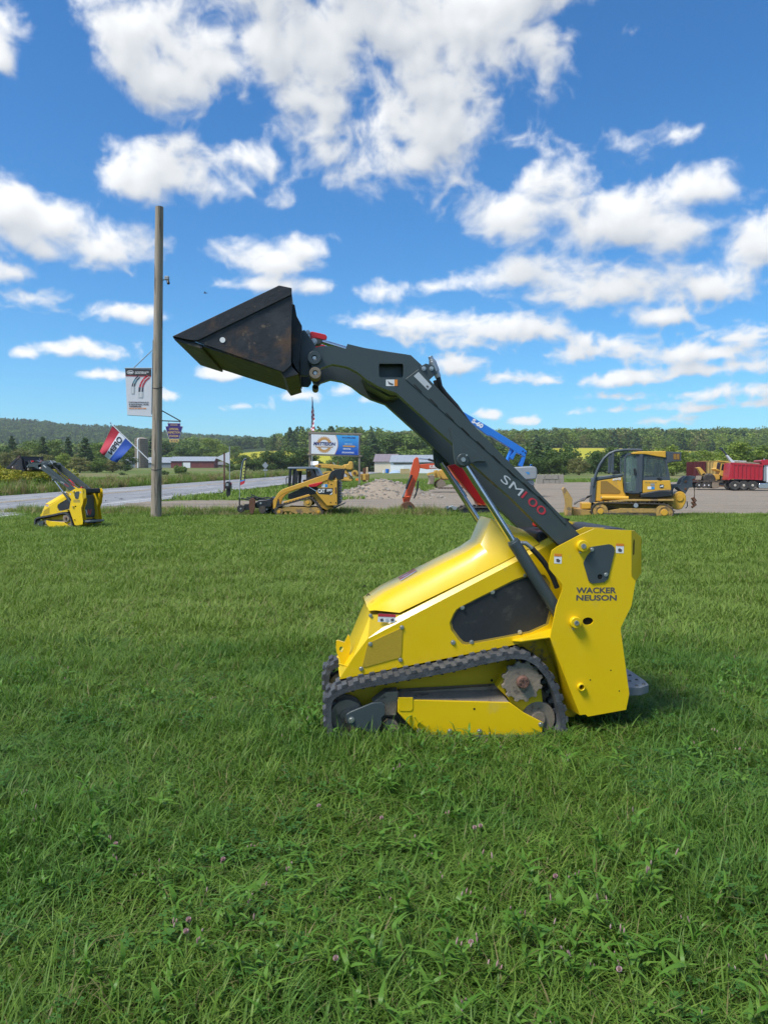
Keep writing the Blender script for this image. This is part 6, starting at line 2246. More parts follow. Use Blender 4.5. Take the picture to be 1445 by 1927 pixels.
    b = MB()
    N = 26
    prof = []
    for i in range(N + 1):
        x = xm + (x1 - xm) * i / N
        o_ = .05 if i % 2 else 0
        prof += [(x, o_), (x + (x1 - xm) / N * .5, o_)]
    rows = [[Vector((x, n + o_, z0 + .15)) for x, o_ in prof], [Vector((x, n + o_, z1)) for x, o_ in prof]]
    b.loft(rows, closed=False)
    b.build('side_wall', M_CONTY, c.root, smooth=0)
    MB().box(((xm + x1) / 2, 0, z1 + .04), (x1 - xm, 2.44, .08)).build('roof', M_CONTY, c.root)
    MB().box(((xm + x1) / 2, 1.2, (z1 + z0) / 2), (x1 - xm, .06, z1 - z0)).build('side_wall', M_CONTY, c.root)
    MB().box(((xm + x1) / 2, 0, z0 + .1), (x1 - xm, 2.44, .16)).build('floor', M_TIN, c.root)
    MB().box((x1, 0, (z1 + z0) / 2), (.08, 2.44, z1 - z0)).build('end_wall', M_CONT, c.root)
    dd = MB().box(((x0 + xm) / 2, n - .06, (z1 + z0) / 2 + .1), (xm - x0, .08, z1 - z0 - .2)).build('door', M_CONT, c.root)
    for i in range(4):
        MB().box((x0 + (xm - x0) * (i + .5) / 4, n - .12, (z1 + z0) / 2 + .1), (.14, .06, z1 - z0 - .3)).build('door_rib', M_CONT, dd)
    MB().box(((x0 + xm) / 2, 1.2, (z1 + z0) / 2 + .1), (xm - x0, .08, z1 - z0 - .2)).build('door', M_CONT, c.root)
    k = Rig('crane_boom', 1385, 86.0, 0.0, -.2, zt_, 'slanting white and black crane boom sticking up behind the red dump truck', 'crane')
    k.poly('boom', [(762, 148), (785, 138), (900, 262), (1010, 400), (960, 420), (850, 275)], M_WHT, -.2, .2, bevel=.03)
    k.poly('boom_tip', [(668, 36), (690, 28), (788, 140), (768, 150)], M_CHAR, -.14, .14, bevel=.03)
    k.poly('boom_head', [(655, 20), (700, 18), (705, 45), (670, 50)], M_CHAR, -.2, .2, bevel=.03)
    k.poly('pedestal', [(955, 400), (1015, 390), (1040, 720), (940, 720)], M_CHAR, -.5, .5, bevel=.05)
    k.poly('roof_panel', [(900, 232), (1090, 240), (1090, 252), (900, 246)], M_WHT, .6, 2.0, bevel=.02)


build_trucks()


# ---- old yellow crawler by the mound
def build_old_crawler():
    zc = (560, 840, 9.031)
    g = Rig('old_crawler', 652, 84.0, 0.0, -1.1, zc, 'old yellow crawler machine with rounded tank under the billboard', 'crawler')
    n = g.near
    g.poly('engine_block', [(350, 292), (540, 300), (760, 330), (800, 300), (865, 330), (800, 388), (560, 372), (420, 362), (350, 352)], M_OLDY, n + .3, -n - .3, bevel=.06)
    g.poly('fuel_tank', smooth_poly([(800, 305), (862, 300), (866, 262), (900, 250), (930, 262), (942, 300), (936, 402), (800, 388)], 1), M_OLDY, n + .1, -n - .1, bevel=.1)
    g.poly('radiator', [(296, 310), (350, 300), (350, 360), (300, 372)], M_OLDY, n + .35, -n - .35, bevel=.04)
    g.flat('radiator_core', [(352, 312), (395, 312), (395, 345), (352, 345)], M_TIN, n + .29)
    for (y0, y1) in ((n + .05, n + .2), (-n - .2, -n - .05)):
        g.poly('lift_arm', [(538, 332), (572, 328), (645, 432), (606, 436)], M_OLDY, y0, y1, trace=n)
        g.poly('lift_arm', [(778, 424), (812, 402), (905, 512), (862, 534)], M_OLDY, y0, y1, trace=n)
    g.poly('track_fender', smooth_poly([(392, 492), (430, 442), (500, 418), (570, 420), (610, 446), (600, 470), (540, 446), (470, 450), (430, 500)], 1), M_OLDY, n, n + .5)
    for a, b in ((n, n + .5), (-n - .5, -n)):
        track_belt(g.pts([(400, 560), (405, 500), (450, 460), (800, 450), (900, 500), (930, 560), (900, 590), (430, 590)]), a, b, .06, 26, .05, g.root, M_TIN, lug_fill=.2)
        g.poly('track_frame', [(440, 520), (880, 520), (880, 570), (440, 570)], M_OLDY, a + .06, b - .06, trace=n)
    g.poly('platform', [(750, 542), (935, 562), (905, 592), (750, 578)], M_OLDY, n - .05, -n, bevel=.03)
    hb = g.disc('winch_drum', 968, 455, 56, M_OLDY, n + .2, -n - .2)
    g.disc('drum_hub', 968, 455, 24, M_TIN, n + .12, n + .2, parent=hb)
    g.poly('drawbar', [(920, 440), (1080, 470), (1080, 520), (920, 500)], M_TIN, -.3, .3, trace=n)
    g.poly('scraper_box', [(1072, 468), (1216, 465), (1210, 572), (1072, 572)], M_OLDY, n + .1, -n - .1, bevel=.04)
    for x in (1080, 1160, 1195):
        g.poly('box_stake', [(x, 474), (x + 14, 474), (x + 14, 570), (x, 570)], M_TIN, n + .05, n + .1, trace=n)
    g.poly('engine_stack', [(545, 255), (562, 255), (566, 300), (545, 300)], M_TIN, -.1, .1, trace=n)
    g.tube('lever', [(680, 330), (690, 255)], .05, M_TIN, -.3)
    g.tube('lever', [(640, 320), (600, 270)], .06, M_LGRY, -.2)
    g.poly('counterweight', [(985, 545), (1055, 540), (1050, 585), (980, 580)], M_ORG, n + .2, -.2, trace=n)
    p = Rig('tan_post', 690, 86.0, 0.0, -.15, zc, 'short tan upright post beside the old yellow crawler', 'post')
    p.poly('shaft', [(1166, 352), (1196, 352), (1196, 600), (1166, 600)], mat('tan_plastic', (.62, .48, .30), .6), -.15, .15, bevel=.03)
    p.poly('crate', [(1108, 366), (1160, 366), (1160, 600), (1108, 600)], M_TIN, -.1, .25, trace=-.15, bevel=.03)
    # second machine: a dozer with a scarred blade, seen behind the excavator
    q = Rig('worn_bulldozer', 842, 72.0, 0.0, -1.0, (690, 840, 7.605), 'worn yellow dozer with a scarred grey blade behind the orange excavator', 'bulldozer')
    n = q.near
    q.poly('blade', [(892, 420), (930, 408), (975, 420), (968, 470), (960, 540), (885, 545), (905, 500), (910, 460)], M_MUD, n - .3, -n + .3, bevel=.05)
    q.poly('blade_corner', [(862, 402), (880, 378), (985, 360), (985, 385), (900, 400), (885, 425)], M_OLDY, n - .3, n + .1)
    for (y0, y1) in ((n, n + .2), (-n - .2, -n)):
        q.poly('push_frame', [(980, 340), (1020, 338), (1040, 400), (1030, 450), (985, 445)], M_OLDY, y0, y1, trace=n)
    q.poly('engine', [(1040, 338), (1300, 300), (1420, 340), (1420, 480), (1060, 470)], M_OLDY, n + .3, -n - .3, bevel=.08)
    q.poly('cab', [(1220, 200), (1360, 200), (1370, 330), (1215, 330)], M_OLDY, n + .3, -n - .3, bevel=.06)
    for a, b in ((n, n + .45), (-n - .45, -n)):
        track_belt(q.pts([(980, 560), (1000, 500), (1060, 470), (1380, 470), (1440, 520), (1430, 580), (1380, 600), (1020, 600)]), a, b, .06, 26, .06, q.root, M_TIN, lug_fill=.2)
    q.poly('ripper', [(1000, 520), (1060, 470), (1120, 500), (1140, 560), (1060, 590), (1010, 600)], M_MUD, n - .1, n + .1, bevel=.03)


build_old_crawler()


# ---- the spoil mound, blocks
def build_mound():
    px, Y = 715, 58.0
    c = at(px, HORIZON, Y)
    W_, D_, H_ = 5.2, 4.2, 1.15
    rs = np.random.RandomState(12)
    V, Fs = [], []
    n = 40
    for i in range(n + 1):
        for j in range(n + 1):
            a, b = i / n * 2 - 1, j / n * 2 - 1
            x, y = a * W_, b * D_
            r_ = math.sqrt(a * a + b * b)
            h = H_ * max(0, 1 - r_) ** .8 * (1 + .35 * math.sin(a * 3.3 + 1)) + .10 * mnoise.noise(Vector((x, y, 0)) * 1.3) * max(0, 1 - r_ * .8) + .05 * mnoise.noise(Vector((x, y, 3)) * 4)
            V.append((x, y, gz(c.x + x, Y + y) - gz(c.x, Y) - .08 + max(0, h)))
    for i in range(n):
        for j in range(n):
            Fs.append((i * (n + 1) + j, (i + 1) * (n + 1) + j, (i + 1) * (n + 1) + j + 1, i * (n + 1) + j + 1))
    o = mesh_obj('spoil_mound', V, Fs, mat('spoil_earth', (0.27, 0.22, 0.165), .95, var=.3, vscale=2.5, dirt=((.15, .12, .09), .35, 3), bump=.06, bscale=7))
    o.location = (c.x, Y, gz(c.x, Y))
    tag(o, 'low mound of stony earth between the old crawler and the excavator', 'mound')
    b = MB()
    r = random.Random(5)
    for i in range(420):
        k = r.randrange(len(V))
        p = Vector(V[k]) + Vector((r.uniform(-.1, .1), r.uniform(-.1, .1), .02))
        s = r.uniform(.04, .16)
        pts = [(p + Vector((r.uniform(.6, 1) * s * x, r.uniform(.6, 1) * s * y, r.uniform(.5, .9) * s * z))) for x in (-1, 1) for y in (-1, 1) for z in (-.5, 1)]
        b.add(pts, [(0, 1, 3, 2), (4, 6, 7, 5), (0, 4, 5, 1), (2, 3, 7, 6), (0, 2, 6, 4), (1, 5, 7, 3)])
    q = b.build('loose_stones', mat('loose_stone', (.36, .32, .27), .95, var=.3, vscale=3), o, smooth=0)
    q['kind'] = 'stuff'


build_mound()
M_CONC = mat('concrete_block', (0.30, 0.275, 0.235), .95, var=.3, vscale=1.6, dirt=((.13, .115, .09), .35, 2.5), bump=.02, bscale=9)


def build_blocks():
    Y = 104.0
    s = Y / FOC
    k = 0
    rows = [('lower', 908, 899, (1008, 1021, 1033, 1044, 1052, 1060)), ('upper', 898.6, 891.6, (1009, 1024, 1037, 1049, 1060))]
    for rn, yb, yt, xs in rows:
        zb = gz(at(1030, 900, Y).x, Y)
        h = (908 - 899.4) * s
        for i in range(len(xs) - 1):
            x0, x1 = at(xs[i] + .2, 900, Y).x, at(xs[i + 1] - .2, 900, Y).x
            b = MB()
            b.box((0, 0, h / 2), (x1 - x0, .75, h - .02))
            for q in (-.28, .28):
                b.box((q * (x1 - x0), 0, h + .02), (.16, .2, .06))
            o = b.build('concrete_block', M_CONC, None, bevel=.03)
            o.location = ((x0 + x1) / 2, Y + R.uniform(-.05, .05), zb + (0 if rn == 'lower' else h + .0))
            o.rotation_euler = (0, 0, R.uniform(-.03, .03))
            tag(o, 'weathered grey concrete block, %s from the left in the %s course of the stack' % (ORD[i], rn), 'concrete block', 'stacked concrete blocks beyond the yard')


build_blocks()
# ---------------------------------------------------------------- second loader, pole with its signs, road furniture
sl = at(131, HORIZON, 25.0)
build_loader((sl.x, 25.0, 0.0), math.radians(180 - 18), -11.0, 'small-looking yellow track loader with level black bucket, standing beside the road')

M_POLE = mat('weathered_pole', (0.30, 0.25, 0.19), .95, var=.35, vscale=5, dirt=[((.10, .08, .06), .42, 6.0), ((.34, .31, .27), .35, 10)], bump=.03, bscale=16, stretch=(1, 1, .06))
POLE_Y = 31.0
pb = at(293.5, 965, POLE_Y)
pole_base = Vector((pb.x, POLE_Y, gz(pb.x, POLE_Y)))


def build_pole():
    root = empty('utility_pole', pole_base)
    tag(root, 'tall bare grey wooden utility pole standing at the lawn edge', 'utility pole')
    top = at(300, 389, POLE_Y) - pole_base
    rings = []
    n = 22
    for i in range(16):
        t = i / 15
        c = Vector((top.x * t, 0, -.2 + (top.z + .2) * t))
        r_ = (.215 * (1 - t) + .158 * t) * (1 + .03 * mnoise.noise(Vector((0, 0, t * 9))))
        rings.append([c + Vector((math.cos(2 * math.pi * j / n) * r_ * (1 + .025 * math.sin(j * 5)), math.sin(2 * math.pi * j / n) * r_, 0)) for j in range(n)])
    MB().loft(rings).build('shaft', M_POLE, root)
    for py, h in ((729, .0), (882, .02)):
        p = at(296, py, POLE_Y) - pole_base
        t = p.z / top.z
        c = Vector((top.x * t, 0, p.z))
        MB().tube([c + Vector((math.cos(a) * (.218 - .05 * t), math.sin(a) * (.218 - .05 * t), .05 * math.sin(a * 1.0))) for a in np.linspace(0, 6.283, 25)[:-1]], .012, 6, closed=True).build('strap', M_BLK, root)
    cd = at(288.5, 700, POLE_Y) - pole_base
    MB().tube([Vector((at(289.5, 640, POLE_Y) - pole_base).to_tuple()) + Vector((0, -.1, 0)), cd + Vector((0, -.12, 0)), (at(287, 780, POLE_Y) - pole_base) + Vector((0, -.12, 0))], .02, 8).build('conduit', M_LGRY, root)
    return root


build_pole()
ZP = (180, 660, 8.028)


def pole_thing(name, label, cat):
    root = empty(name, pole_base)
    tag(root, label, cat)
    f = Frame(pole_base, 0.0)
    return root, f


def build_pole_signs():
    # hose banner
    root, f = pole_thing('hose_banner', 'grey vertical advertising banner with two hoses hanging on the utility pole', 'banner')
    y = -.05
    P = lambda x, yy, dy=0.0: f.zv(ZP, x, yy, y + dy)
    MB().quad(P(445, 268), P(842, 268), P(845, 988), P(478, 965)).build('cloth', mat('banner_cloth', (.60, .61, .64), .7, var=.06, vscale=2), root, smooth=0)
    MB().quad(P(447, 272, -.008), P(840, 280, -.008), P(840, 380, -.008), P(452, 374, -.008)).build('header', mat('banner_black', (.03, .028, .03), .6), root, smooth=0)
    MB().quad(P(452, 374, -.01), P(840, 380, -.01), P(840, 390, -.01), P(452, 382, -.01)).build('red_rule', M_RED, root, smooth=0)
    bm_ = mat('banner_white', (.66, .66, .66), .7)
    hd = MB()
    ring = []
    for i in range(24):
        a = i / 24 * 6.283
        ring.append(P(523 + 50 * math.cos(a), 322 + 30 * math.sin(a), -.012))
    inner = [P(523 + 42 * math.cos(i / 24 * 6.283), 322 + 23 * math.sin(i / 24 * 6.283), -.012) for i in range(24)]
    for i in range(24):
        hd.quad(ring[i], ring[(i + 1) % 24], inner[(i + 1) % 24], inner[i])
    hd.build('emblem_ring', bm_, root, smooth=0)
    S = f.scale(y)
    put_text('Gates', P(492, 338), P(556, 338), 30 / 8.028 * S, (0, 0, 1), bm_, root, bold=.05, lift=.012, slant=.2)
    put_text('AUTHORIZED GATES', P(595, 328), P(803, 330), 17 / 8.028 * S, (0, 0, 1), bm_, root, bold=.04, lift=.012)
    put_text('SERVICE CENTER', P(595, 348), P(770, 350), 16 / 8.028 * S, (0, 0, 1), bm_, root, bold=.04, lift=.012)
    tx = mat('banner_navy', (.05, .055, .08), .7)
    for s, x0, x1, yb in (('CUSTOM HYDRAULIC', 500, 803, 788), ('& INDUSTRIAL HOSE', 504, 800, 820), ('ASSEMBLIES', 506, 690, 848)):
        put_text(s, P(x0, yb), P(x1, yb + 2), 21 / 8.028 * S, (0, 0, 1), tx, root, bold=.04, lift=.012)
    put_text('MADE IN MINUTES', P(506, 878), P(764, 880), 19 / 8.028 * S, (0, 0, 1), M_ORG, root, bold=.04, lift=.012)
    # the two printed hoses
    for path, w, cols in (([(655, 385), (610, 430), (578, 490), (565, 540), (560, 590), (556, 645)], 46, [tx, mat('print_teal', (.06, .20, .26), .6), tx, M_LGREY, M_LGREY]),
                          ([(800, 385), (735, 440), (700, 500), (685, 550), (680, 620), (678, 705)], 62, [M_RED, M_RED, M_RED, tx, M_LGREY])):
        for i in range(5):
            a, b = Vector(path[i]), Vector(path[i + 1])
            d = (b - a).normalized()
            nn = Vector((-d.y, d.x)) * w / 2 * (1 + .12 * (i > 2))
            d_ = d * 1.5
            q = [a - nn, a + nn, b + nn + d_, b - nn + d_]
            MB().quad(*[P(p.x, p.y, -.010 - .0006 * i) for p in q]).build('printed_hose', cols[i], root, smooth=0)
            q = [a - nn * .35, a + nn * .05, b + nn * .05, b - nn * .35]
            MB().quad(*[P(p.x, p.y, -.016) for p in q]).build('print_highlight', bm_ if i > 2 else M_LGREY, root, smooth=0)
    MB().tube([P(440, 262), P(865, 262)], .022, 8).build('top_rod', M_LGRY, root)
    MB().tube([P(478, 968), P(860, 992)], .018, 8).build('bottom_rod', M_LGRY, root)
    MB().tube([P(570, 262), P(845, 0), P(872, -20)], .018, 8).build('brace', M_LGRY, root)
    MB().box(f.zv(ZP, 862, 150, y), (.05, .05, .62)).build('bracket', M_LGRY, root)
    # OPEN flag
    root, f = pole_thing('open_flag', 'red, white and blue flag reading open, hanging from a slanted staff on the utility pole', 'flag')
    A, B = f.zv(ZP, 232, 1100, -.35), f.zv(ZP, 850, 1695, -.22)
    st = MB().cyl(B, A, .022, .016, n=10).build('staff', M_WHT, root)
    MB().cyl(A, A + (A - B).normalized() * .05, .03, .02, n=10).build('finial', M_CHR, st)
    # cloth: corners in the photo, waving
    c = [(258, 1135), (565, 1430), (318, 1692), (40, 1530)]
    c00, c10, c11, c01 = [Vector((p[0], p[1])) for p in ((255, 1135), (560, 1428), (320, 1690), (62, 1520))]
    nu, nv = 30, 24

    def cl(u, v):
        a = c00.lerp(c10, u)
        b = c01.lerp(c11, u)
        p = a.lerp(b, v)
        # bulge at the loose end
        bul = math.sin(u * math.pi) * 26 * v - 18 * math.sin(u * 3.1) * v * (1 - v)
        p = p + Vector((-.8, .62)) * bul * .9
        dep = -.30 + .10 * math.sin(v * 5.0 + u * 2.2) * v + .05 * math.sin(u * 9 + v * 3) * v
        return f.zv(ZP, p.x, p.y, dep - .05 * u)
    cols = [mat('flag_red', (.42, .02, .045), .7, var=.08, vscale=3), mat('flag_white', (.70, .72, .78), .7, var=.05, vscale=3), mat('flag_blue', (.015, .07, .36), .7, var=.1, vscale=3)]
    for k_, (nm, u0, u1) in enumerate((('red_stripe', 0, 1 / 3), ('white_stripe', 1 / 3, 2 / 3 - .03), ('blue_stripe', 2 / 3 - .03, 1))):
        rows = [[cl(u0 + (u1 - u0) * i / 10, j / nv) for j in range(nv + 1)] for i in range(11)]
        MB().loft(rows, closed=False).build(nm, cols[k_], root, smooth=60, fix=False)
    # lettering follows the cloth; the photo sees the flag from behind, so it reads backwards
    vs, fs = text_geo('OPEN', .03)
    xs, ys = [p[0] for p in vs], [p[1] for p in vs]
    x0, x1, y0, y1 = min(xs), max(xs), min(ys), max(ys)
    out = []
    for p in vs:
        a, b = (p[0] - x0) / (x1 - x0), (p[1] - y0) / (y1 - y0)
        q = cl(.37 + .23 * (1 - b), .10 + .72 * a)
        out.append(q + Vector((0, -.012, 0)))
    MB().add(out, fs).build('lettering', mat('flag_black', (.015, .015, .02), .7), root, smooth=0, fix=False)
    # keystone inspection sign
    root, f = pole_thing('inspection_sign', 'blue keystone shaped inspection sign hanging from a bracket on the utility pole', 'sign')
    y = -.02
    blue = mat('sign_navy', (.045, .025, .17), .5)
    gold = mat('sign_gold', (.62, .42, .16), .5)
    wh = mat('sign_white', (.70, .68, .68), .5)
    key = [(1083, 1088), (1282, 1090), (1278, 1135), (1318, 1140), (1262, 1330), (1105, 1330), (1050, 1140), (1092, 1135)]
    MB().prism(f.z(ZP, key, y), y, y + .03).build('board', wh, root)
    cx, cz = 1184, 1210
    MB().prism(f.z(ZP, [(cx + (a - cx) * .95, cz + (b - cz) * .94) for a, b in key], y), y - .006, y - .002).build('face', blue, root)
    MB().prism(f.z(ZP, [(1112, 1335), (1260, 1335), (1248, 1382), (1118, 1382)], y), y, y + .02).build('lower_plate', gold, root)
    for x0, x1 in ((1135, 1165), (1180, 1200), (1210, 1240)):
        MB().quad(*[f.zv(ZP, a, b, y - .004) for a, b in ((x0, 1352), (x1, 1352), (x1, 1368), (x0, 1368))]).build('plate_mark', M_TXT, root, smooth=0)
    for s, x0, x1, yb in (('OFFICIAL', 1108, 1256, 1200), ('INSPECTION', 1092, 1272, 1250), ('STATION', 1112, 1250, 1305)):
        put_text(s, f.zv(ZP, x0, yb, y - .006), f.zv(ZP, x1, yb, y - .006), 34 / 8.028 * f.scale(y), (0, 0, 1), gold, root, bold=.03, lift=.004)
    for yy in (1108, 1124):
        MB().quad(*[f.zv(ZP, a, b, y - .008) for a, b in ((1128, yy), (1236, yy), (1236, yy + 5), (1128, yy + 5))]).build('small_print', gold, root, smooth=0)
    MB().tube([f.zv(ZP, 990, 1056, 0), f.zv(ZP, 1285, 1066, 0)], .022, 8).build('bracket_arm', M_BLK, root)
    MB().tube([f.zv(ZP, 990, 898, 0), f.zv(ZP, 1285, 1062, 0)], .022, 8).build('bracket_brace', M_BLK, root)
    for x in (1105, 1268):
        MB().tube([f.zv(ZP, x, 1064, 0), f.zv(ZP, x, 1092, 0)], .008, 6).build('hanger', M_BLK, root)
    # small camera on the pole
    root, f = pole_thing('pole_camera', 'small camera bracket fixed high on the utility pole', 'camera')
    a = f.v(306, 527, 0)
    MB().tube([a, f.v(313, 524, -.05), f.v(316, 520, -.08)], .025, 8).build('bracket', M_LGRY, root)
    MB().box(f.v(314, 523, -.1), (.18, .14, .16)).build('housing', M_LGRY, root, bevel=.03)
    MB().cyl(f.v(316, 528, -.12), f.v(317, 533, -.18), .05, .06, n=14).build('lens', M_BLK, root)


build_pole_signs()


def simple_rig(name, px, Y, near, label, cat, zoom=(0, 0, 1.0), rz=0.0, group=None):
    return Rig(name, px, Y, rz, near, zoom, label, cat, group)


def build_road_furniture():
    g = simple_rig('sign_post', 422, 61.0, -.05, 'bare rusty brown post beside the mailbox at the road edge', 'post')
    g.poly('post', [(420.6, 852), (423.2, 852), (423.4, 930), (420.8, 930)], mat('rusty_post', (.10, .035, .03), .8), -.05, .05, bevel=.01)
    g = simple_rig('pennant_sign', 420, 100.0, -.02, 'blank grey triangular road sign seen from behind on a thin post', 'road sign')
    g.poly('sign_panel', [(405, 861.5), (432, 849.5), (432.5, 873)], mat('sign_back_grey', (.52, .54, .56), .5, var=.05), -.02, .02, bevel=0)
    g.tube('post', [(432.2, 840), (432.2, 915)], .05, M_LGRY, .04)
    g = simple_rig('diamond_sign', 498, 140.0, -.03, 'grey diamond road sign with a small plate below it, seen from behind', 'road sign')
    g.poly('sign_panel', [(499.2, 869), (505, 875.5), (499.2, 882.5), (493.4, 875.5)], M_LGRY, -.03, .02, bevel=0)
    g.poly('lower_plate', [(495, 883.2), (503.6, 883.2), (503.6, 886), (495, 886)], M_LGRY, -.03, .02, bevel=0)
    g.tube('post', [(499.2, 869), (499.2, 898)], .06, M_LGRY, .06)
    # mailbox
    g = simple_rig('mailbox', 428, 50.0, -.13, 'black mailbox on a black post at the roadside', 'mailbox')
    z = (300, 780, 5.161)
    g.z = z
    bx = g.poly('box', [(640, 720), (640, 672), (648, 656), (664, 649), (680, 656), (689, 672), (689, 720)], M_BLK, -.2, .4, trace=-.13, bevel=.02)
    g.flat('door_mark', [(645, 668), (670, 668), (670, 694), (645, 694)], M_LGRY, -.205, parent=bx)
    g.poly('flag', [(690, 690), (694, 690), (694, 660), (690, 660)], M_REDP, .0, .1, trace=-.13, parent=bx)
    g.poly('post', [(648, 720), (686, 720), (682, 860), (650, 860)], M_BLK, -.1, .1, trace=-.13, bevel=.02)
    # feather flag
    g = simple_rig('feather_flag', 455, 46.0, -.02, 'tall narrow feather flag in black, yellow and red beside the mailbox', 'flag')
    g.z = z
    g.tube('pole', [(778, 850), (780, 690), (790, 560), (808, 460), (828, 428), (842, 424)], .02, M_CHR, 0)
    fl = g.poly('cloth', [(783, 690), (790, 570), (806, 470), (824, 432), (845, 426), (846, 440), (838, 560), (828, 664)], M_BLACKP, -.015, .0, trace=-.02, bevel=0)
    g.flat('yellow_panel', [(799, 640), (806, 540), (822, 452), (836, 446), (830, 540), (818, 640)], mat('flag_lime', (.45, .48, .12), .7), -.03, parent=fl)
    g.flat('red_panel', [(785, 690), (787, 655), (827, 640), (825, 670)], M_RED, -.03, parent=fl)
    g.flat('blue_panel', [(787, 655), (789, 640), (828, 630), (827, 640)], M_STICK, -.032, parent=fl)
    for i in range(5):
        t = i / 5
        x, y = 806 + 16 * t, 620 - 150 * t
        g.flat('printed_letter', [(x, y), (x + 12, y - 4), (x + 13, y - 14), (x + 2, y - 12)], M_BLACKP, -.04, parent=fl)


build_road_furniture()


# ---- the billboard and the flag behind it
def build_billboard():
    zb = (560, 740, 10.321)
    g = Rig('billboard', 630, 66.0, 0.0, -.1, zb, 'wood framed billboard with gear emblem on a white and blue panel', 'billboard')
    n = g.near
    wood = mat('grey_timber', (.22, .19, .16), .9, var=.25, vscale=2, bump=.01, bscale=20)
    for x0, x1 in ((216, 254), (1180, 1216)):
        g.poly('post', [(x0, 770), (x1, 770), (x1 - 2, 1760), (x0 + 2, 1760)], wood, -.06, .26, trace=n)
    g.poly('top_rail', [(205, 748), (1250, 776), (1250, 806), (205, 788)], wood, -.12, -.02, trace=n)
    g.poly('bottom_rail', [(185, 1172), (1255, 1208), (1255, 1232), (185, 1205)], wood, -.12, -.02, trace=n)
    tl, tr, br, bl = (264, 795), (1190, 824), (1182, 1200), (262, 1172)

    def B(u, v, d=-.14):
        a = Vector(tl).lerp(Vector(tr), u)
        b = Vector(bl).lerp(Vector(br), u)
        p = a.lerp(b, v)
        return g.v(p.x, p.y, d)
    white = mat('billboard_white', (.70, .73, .78), .45, var=.03)
    MB().loft([[B(0, 0), B(1, 0), B(1, 1), B(0, 1)], [B(0, 0, -.10), B(1, 0, -.10), B(1, 1, -.10), B(0, 1, -.10)]]).build('panel', white, g.root, smooth=0)
    # blue side: printed from light to deep blue
    m = bpy.data.materials.new('billboard_blue')
    m.use_nodes = True
    t = m.node_tree
    k = NT(t)
    bs = t.nodes['Principled BSDF']
    s = k.n('ShaderNodeSeparateXYZ', Vector=k.n('ShaderNodeTexCoord').outputs['Object'])
    zt, zl = B(.5, .1).z, B(.5, .9).z
    c = k.mix(k.ramp(s.outputs[2], zl, zt, kind='LINEAR'), (.010, .07, .42), (.055, .34, .72))
    t.links.new(c, bs.inputs['Base Color'])
    bs.inputs['Roughness'].default_value = .45
    edge = []
    for i in range(17):
        v = i / 16
        u = .50 + .065 * math.sin(math.pi * (v * .95 + .05))
        edge.append((u + .0 * v, v))
    q = [B(u, v, -.146) for u, v in edge] + [B(.995, 1, -.146), B(.995, 0.005, -.146)]
    MB().quad(*q).build('blue_print', m, g.root, smooth=0)
    dark = mat('billboard_navy', (.03, .035, .16), .5)
    gold = mat('billboard_gold', (.52, .28, .09), .5)
    ed = MB()
    for i in range(16):
        (u0, v0), (u1, v1) = edge[i], edge[i + 1]
        ed.quad(B(u0 - .008, v0, -.148), B(u0 + .004, v0, -.148), B(u1 + .004, v1, -.148), B(u1 - .008, v1, -.148))
    ed.build('blue_edge', gold, g.root, smooth=0)
    # gear emblem
    gear = MB()
    cu, cv, ru, rv = .275, .52, .165, .43
    N = 26
    for i in range(N):
        a0, a1 = 2 * math.pi * i / N, 2 * math.pi * (i + 1) / N
        if abs(math.sin((a0 + a1) / 2)) < .30:
            continue
        for s0, s1, r1 in ((0, .55, 1.0), (.55, 1, .88)):
            b0, b1 = a0 + (a1 - a0) * s0, a0 + (a1 - a0) * s1
            gear.quad(B(cu + math.cos(b0) * ru * .60, cv + math.sin(b0) * rv * .60, -.147), B(cu + math.cos(b0) * ru * r1, cv + math.sin(b0) * rv * r1, -.147),
                      B(cu + math.cos(b1) * ru * r1, cv + math.sin(b1) * rv * r1, -.147), B(cu + math.cos(b1) * ru * .60, cv + math.sin(b1) * rv * .60, -.147))
    gear.build('gear_emblem', gold, g.root, smooth=0)
    MB().quad(B(.08, .585, -.150), B(.46, .585, -.150), B(.45, .66, -.150), B(.10, .66, -.150)).build('emblem_band', gold, g.root, smooth=0)
    H = (g.v(262, 795).z - g.v(262, 1172).z)
    put_text('MATTESON', B(.045, .555), B(.495, .555), H * .175, (0, 0, 1), dark, g.root, bold=.03, lift=.02, slant=.25)
    put_text('HEAVY EQUIPMENT', B(.10, .65), B(.45, .65), H * .055, (0, 0, 1), white, g.root, bold=.04, lift=.022)
    put_text('814-398-2985', B(.65, .155), B(.93, .155), H * .075, (0, 0, 1), dark, g.root, bold=.03, lift=.02)
    put_text('SALES', B(.70, .30), B(.82, .30), H * .07, (0, 0, 1), mat('billboard_faded', (.10, .40, .72), .5), g.root, bold=.03, lift=.02, slant=.2)
    put_text('SERVICE', B(.70, .48), B(.86, .48), H * .065, (0, 0, 1), mat('billboard_pale', (.32, .58, .80), .5), g.root, bold=.03, lift=.02, slant=.2)
    MB().quad(B(.66, .52, -.16), B(.89, .52, -.16), B(.89, .50, -.16), B(.94, .56, -.16), B(.89, .62, -.16), B(.89, .60, -.16), B(.66, .60, -.16), B(.68, .56, -.16)).build('arrow', gold, g.root, smooth=0)
    put_text('RENTAL', B(.675, .74), B(.835, .74), H * .08, (0, 0, 1), white, g.root, bold=.03, lift=.02, slant=.2)
    put_text('EXCAVATING', B(.65, .93), B(.90, .93), H * .085, (0, 0, 1), white, g.root, bold=.03, lift=.02, slant=.2)
    # national flag hanging limp on its own pole
    f = Rig('striped_flag', 587, 70.0, 0.0, -.02, zb, 'limp red and white striped flag with blue canton above the billboard', 'flag')
    f.tube('flagpole', [(284, 70), (284, 1700)], .045, M_LGRY, .06)
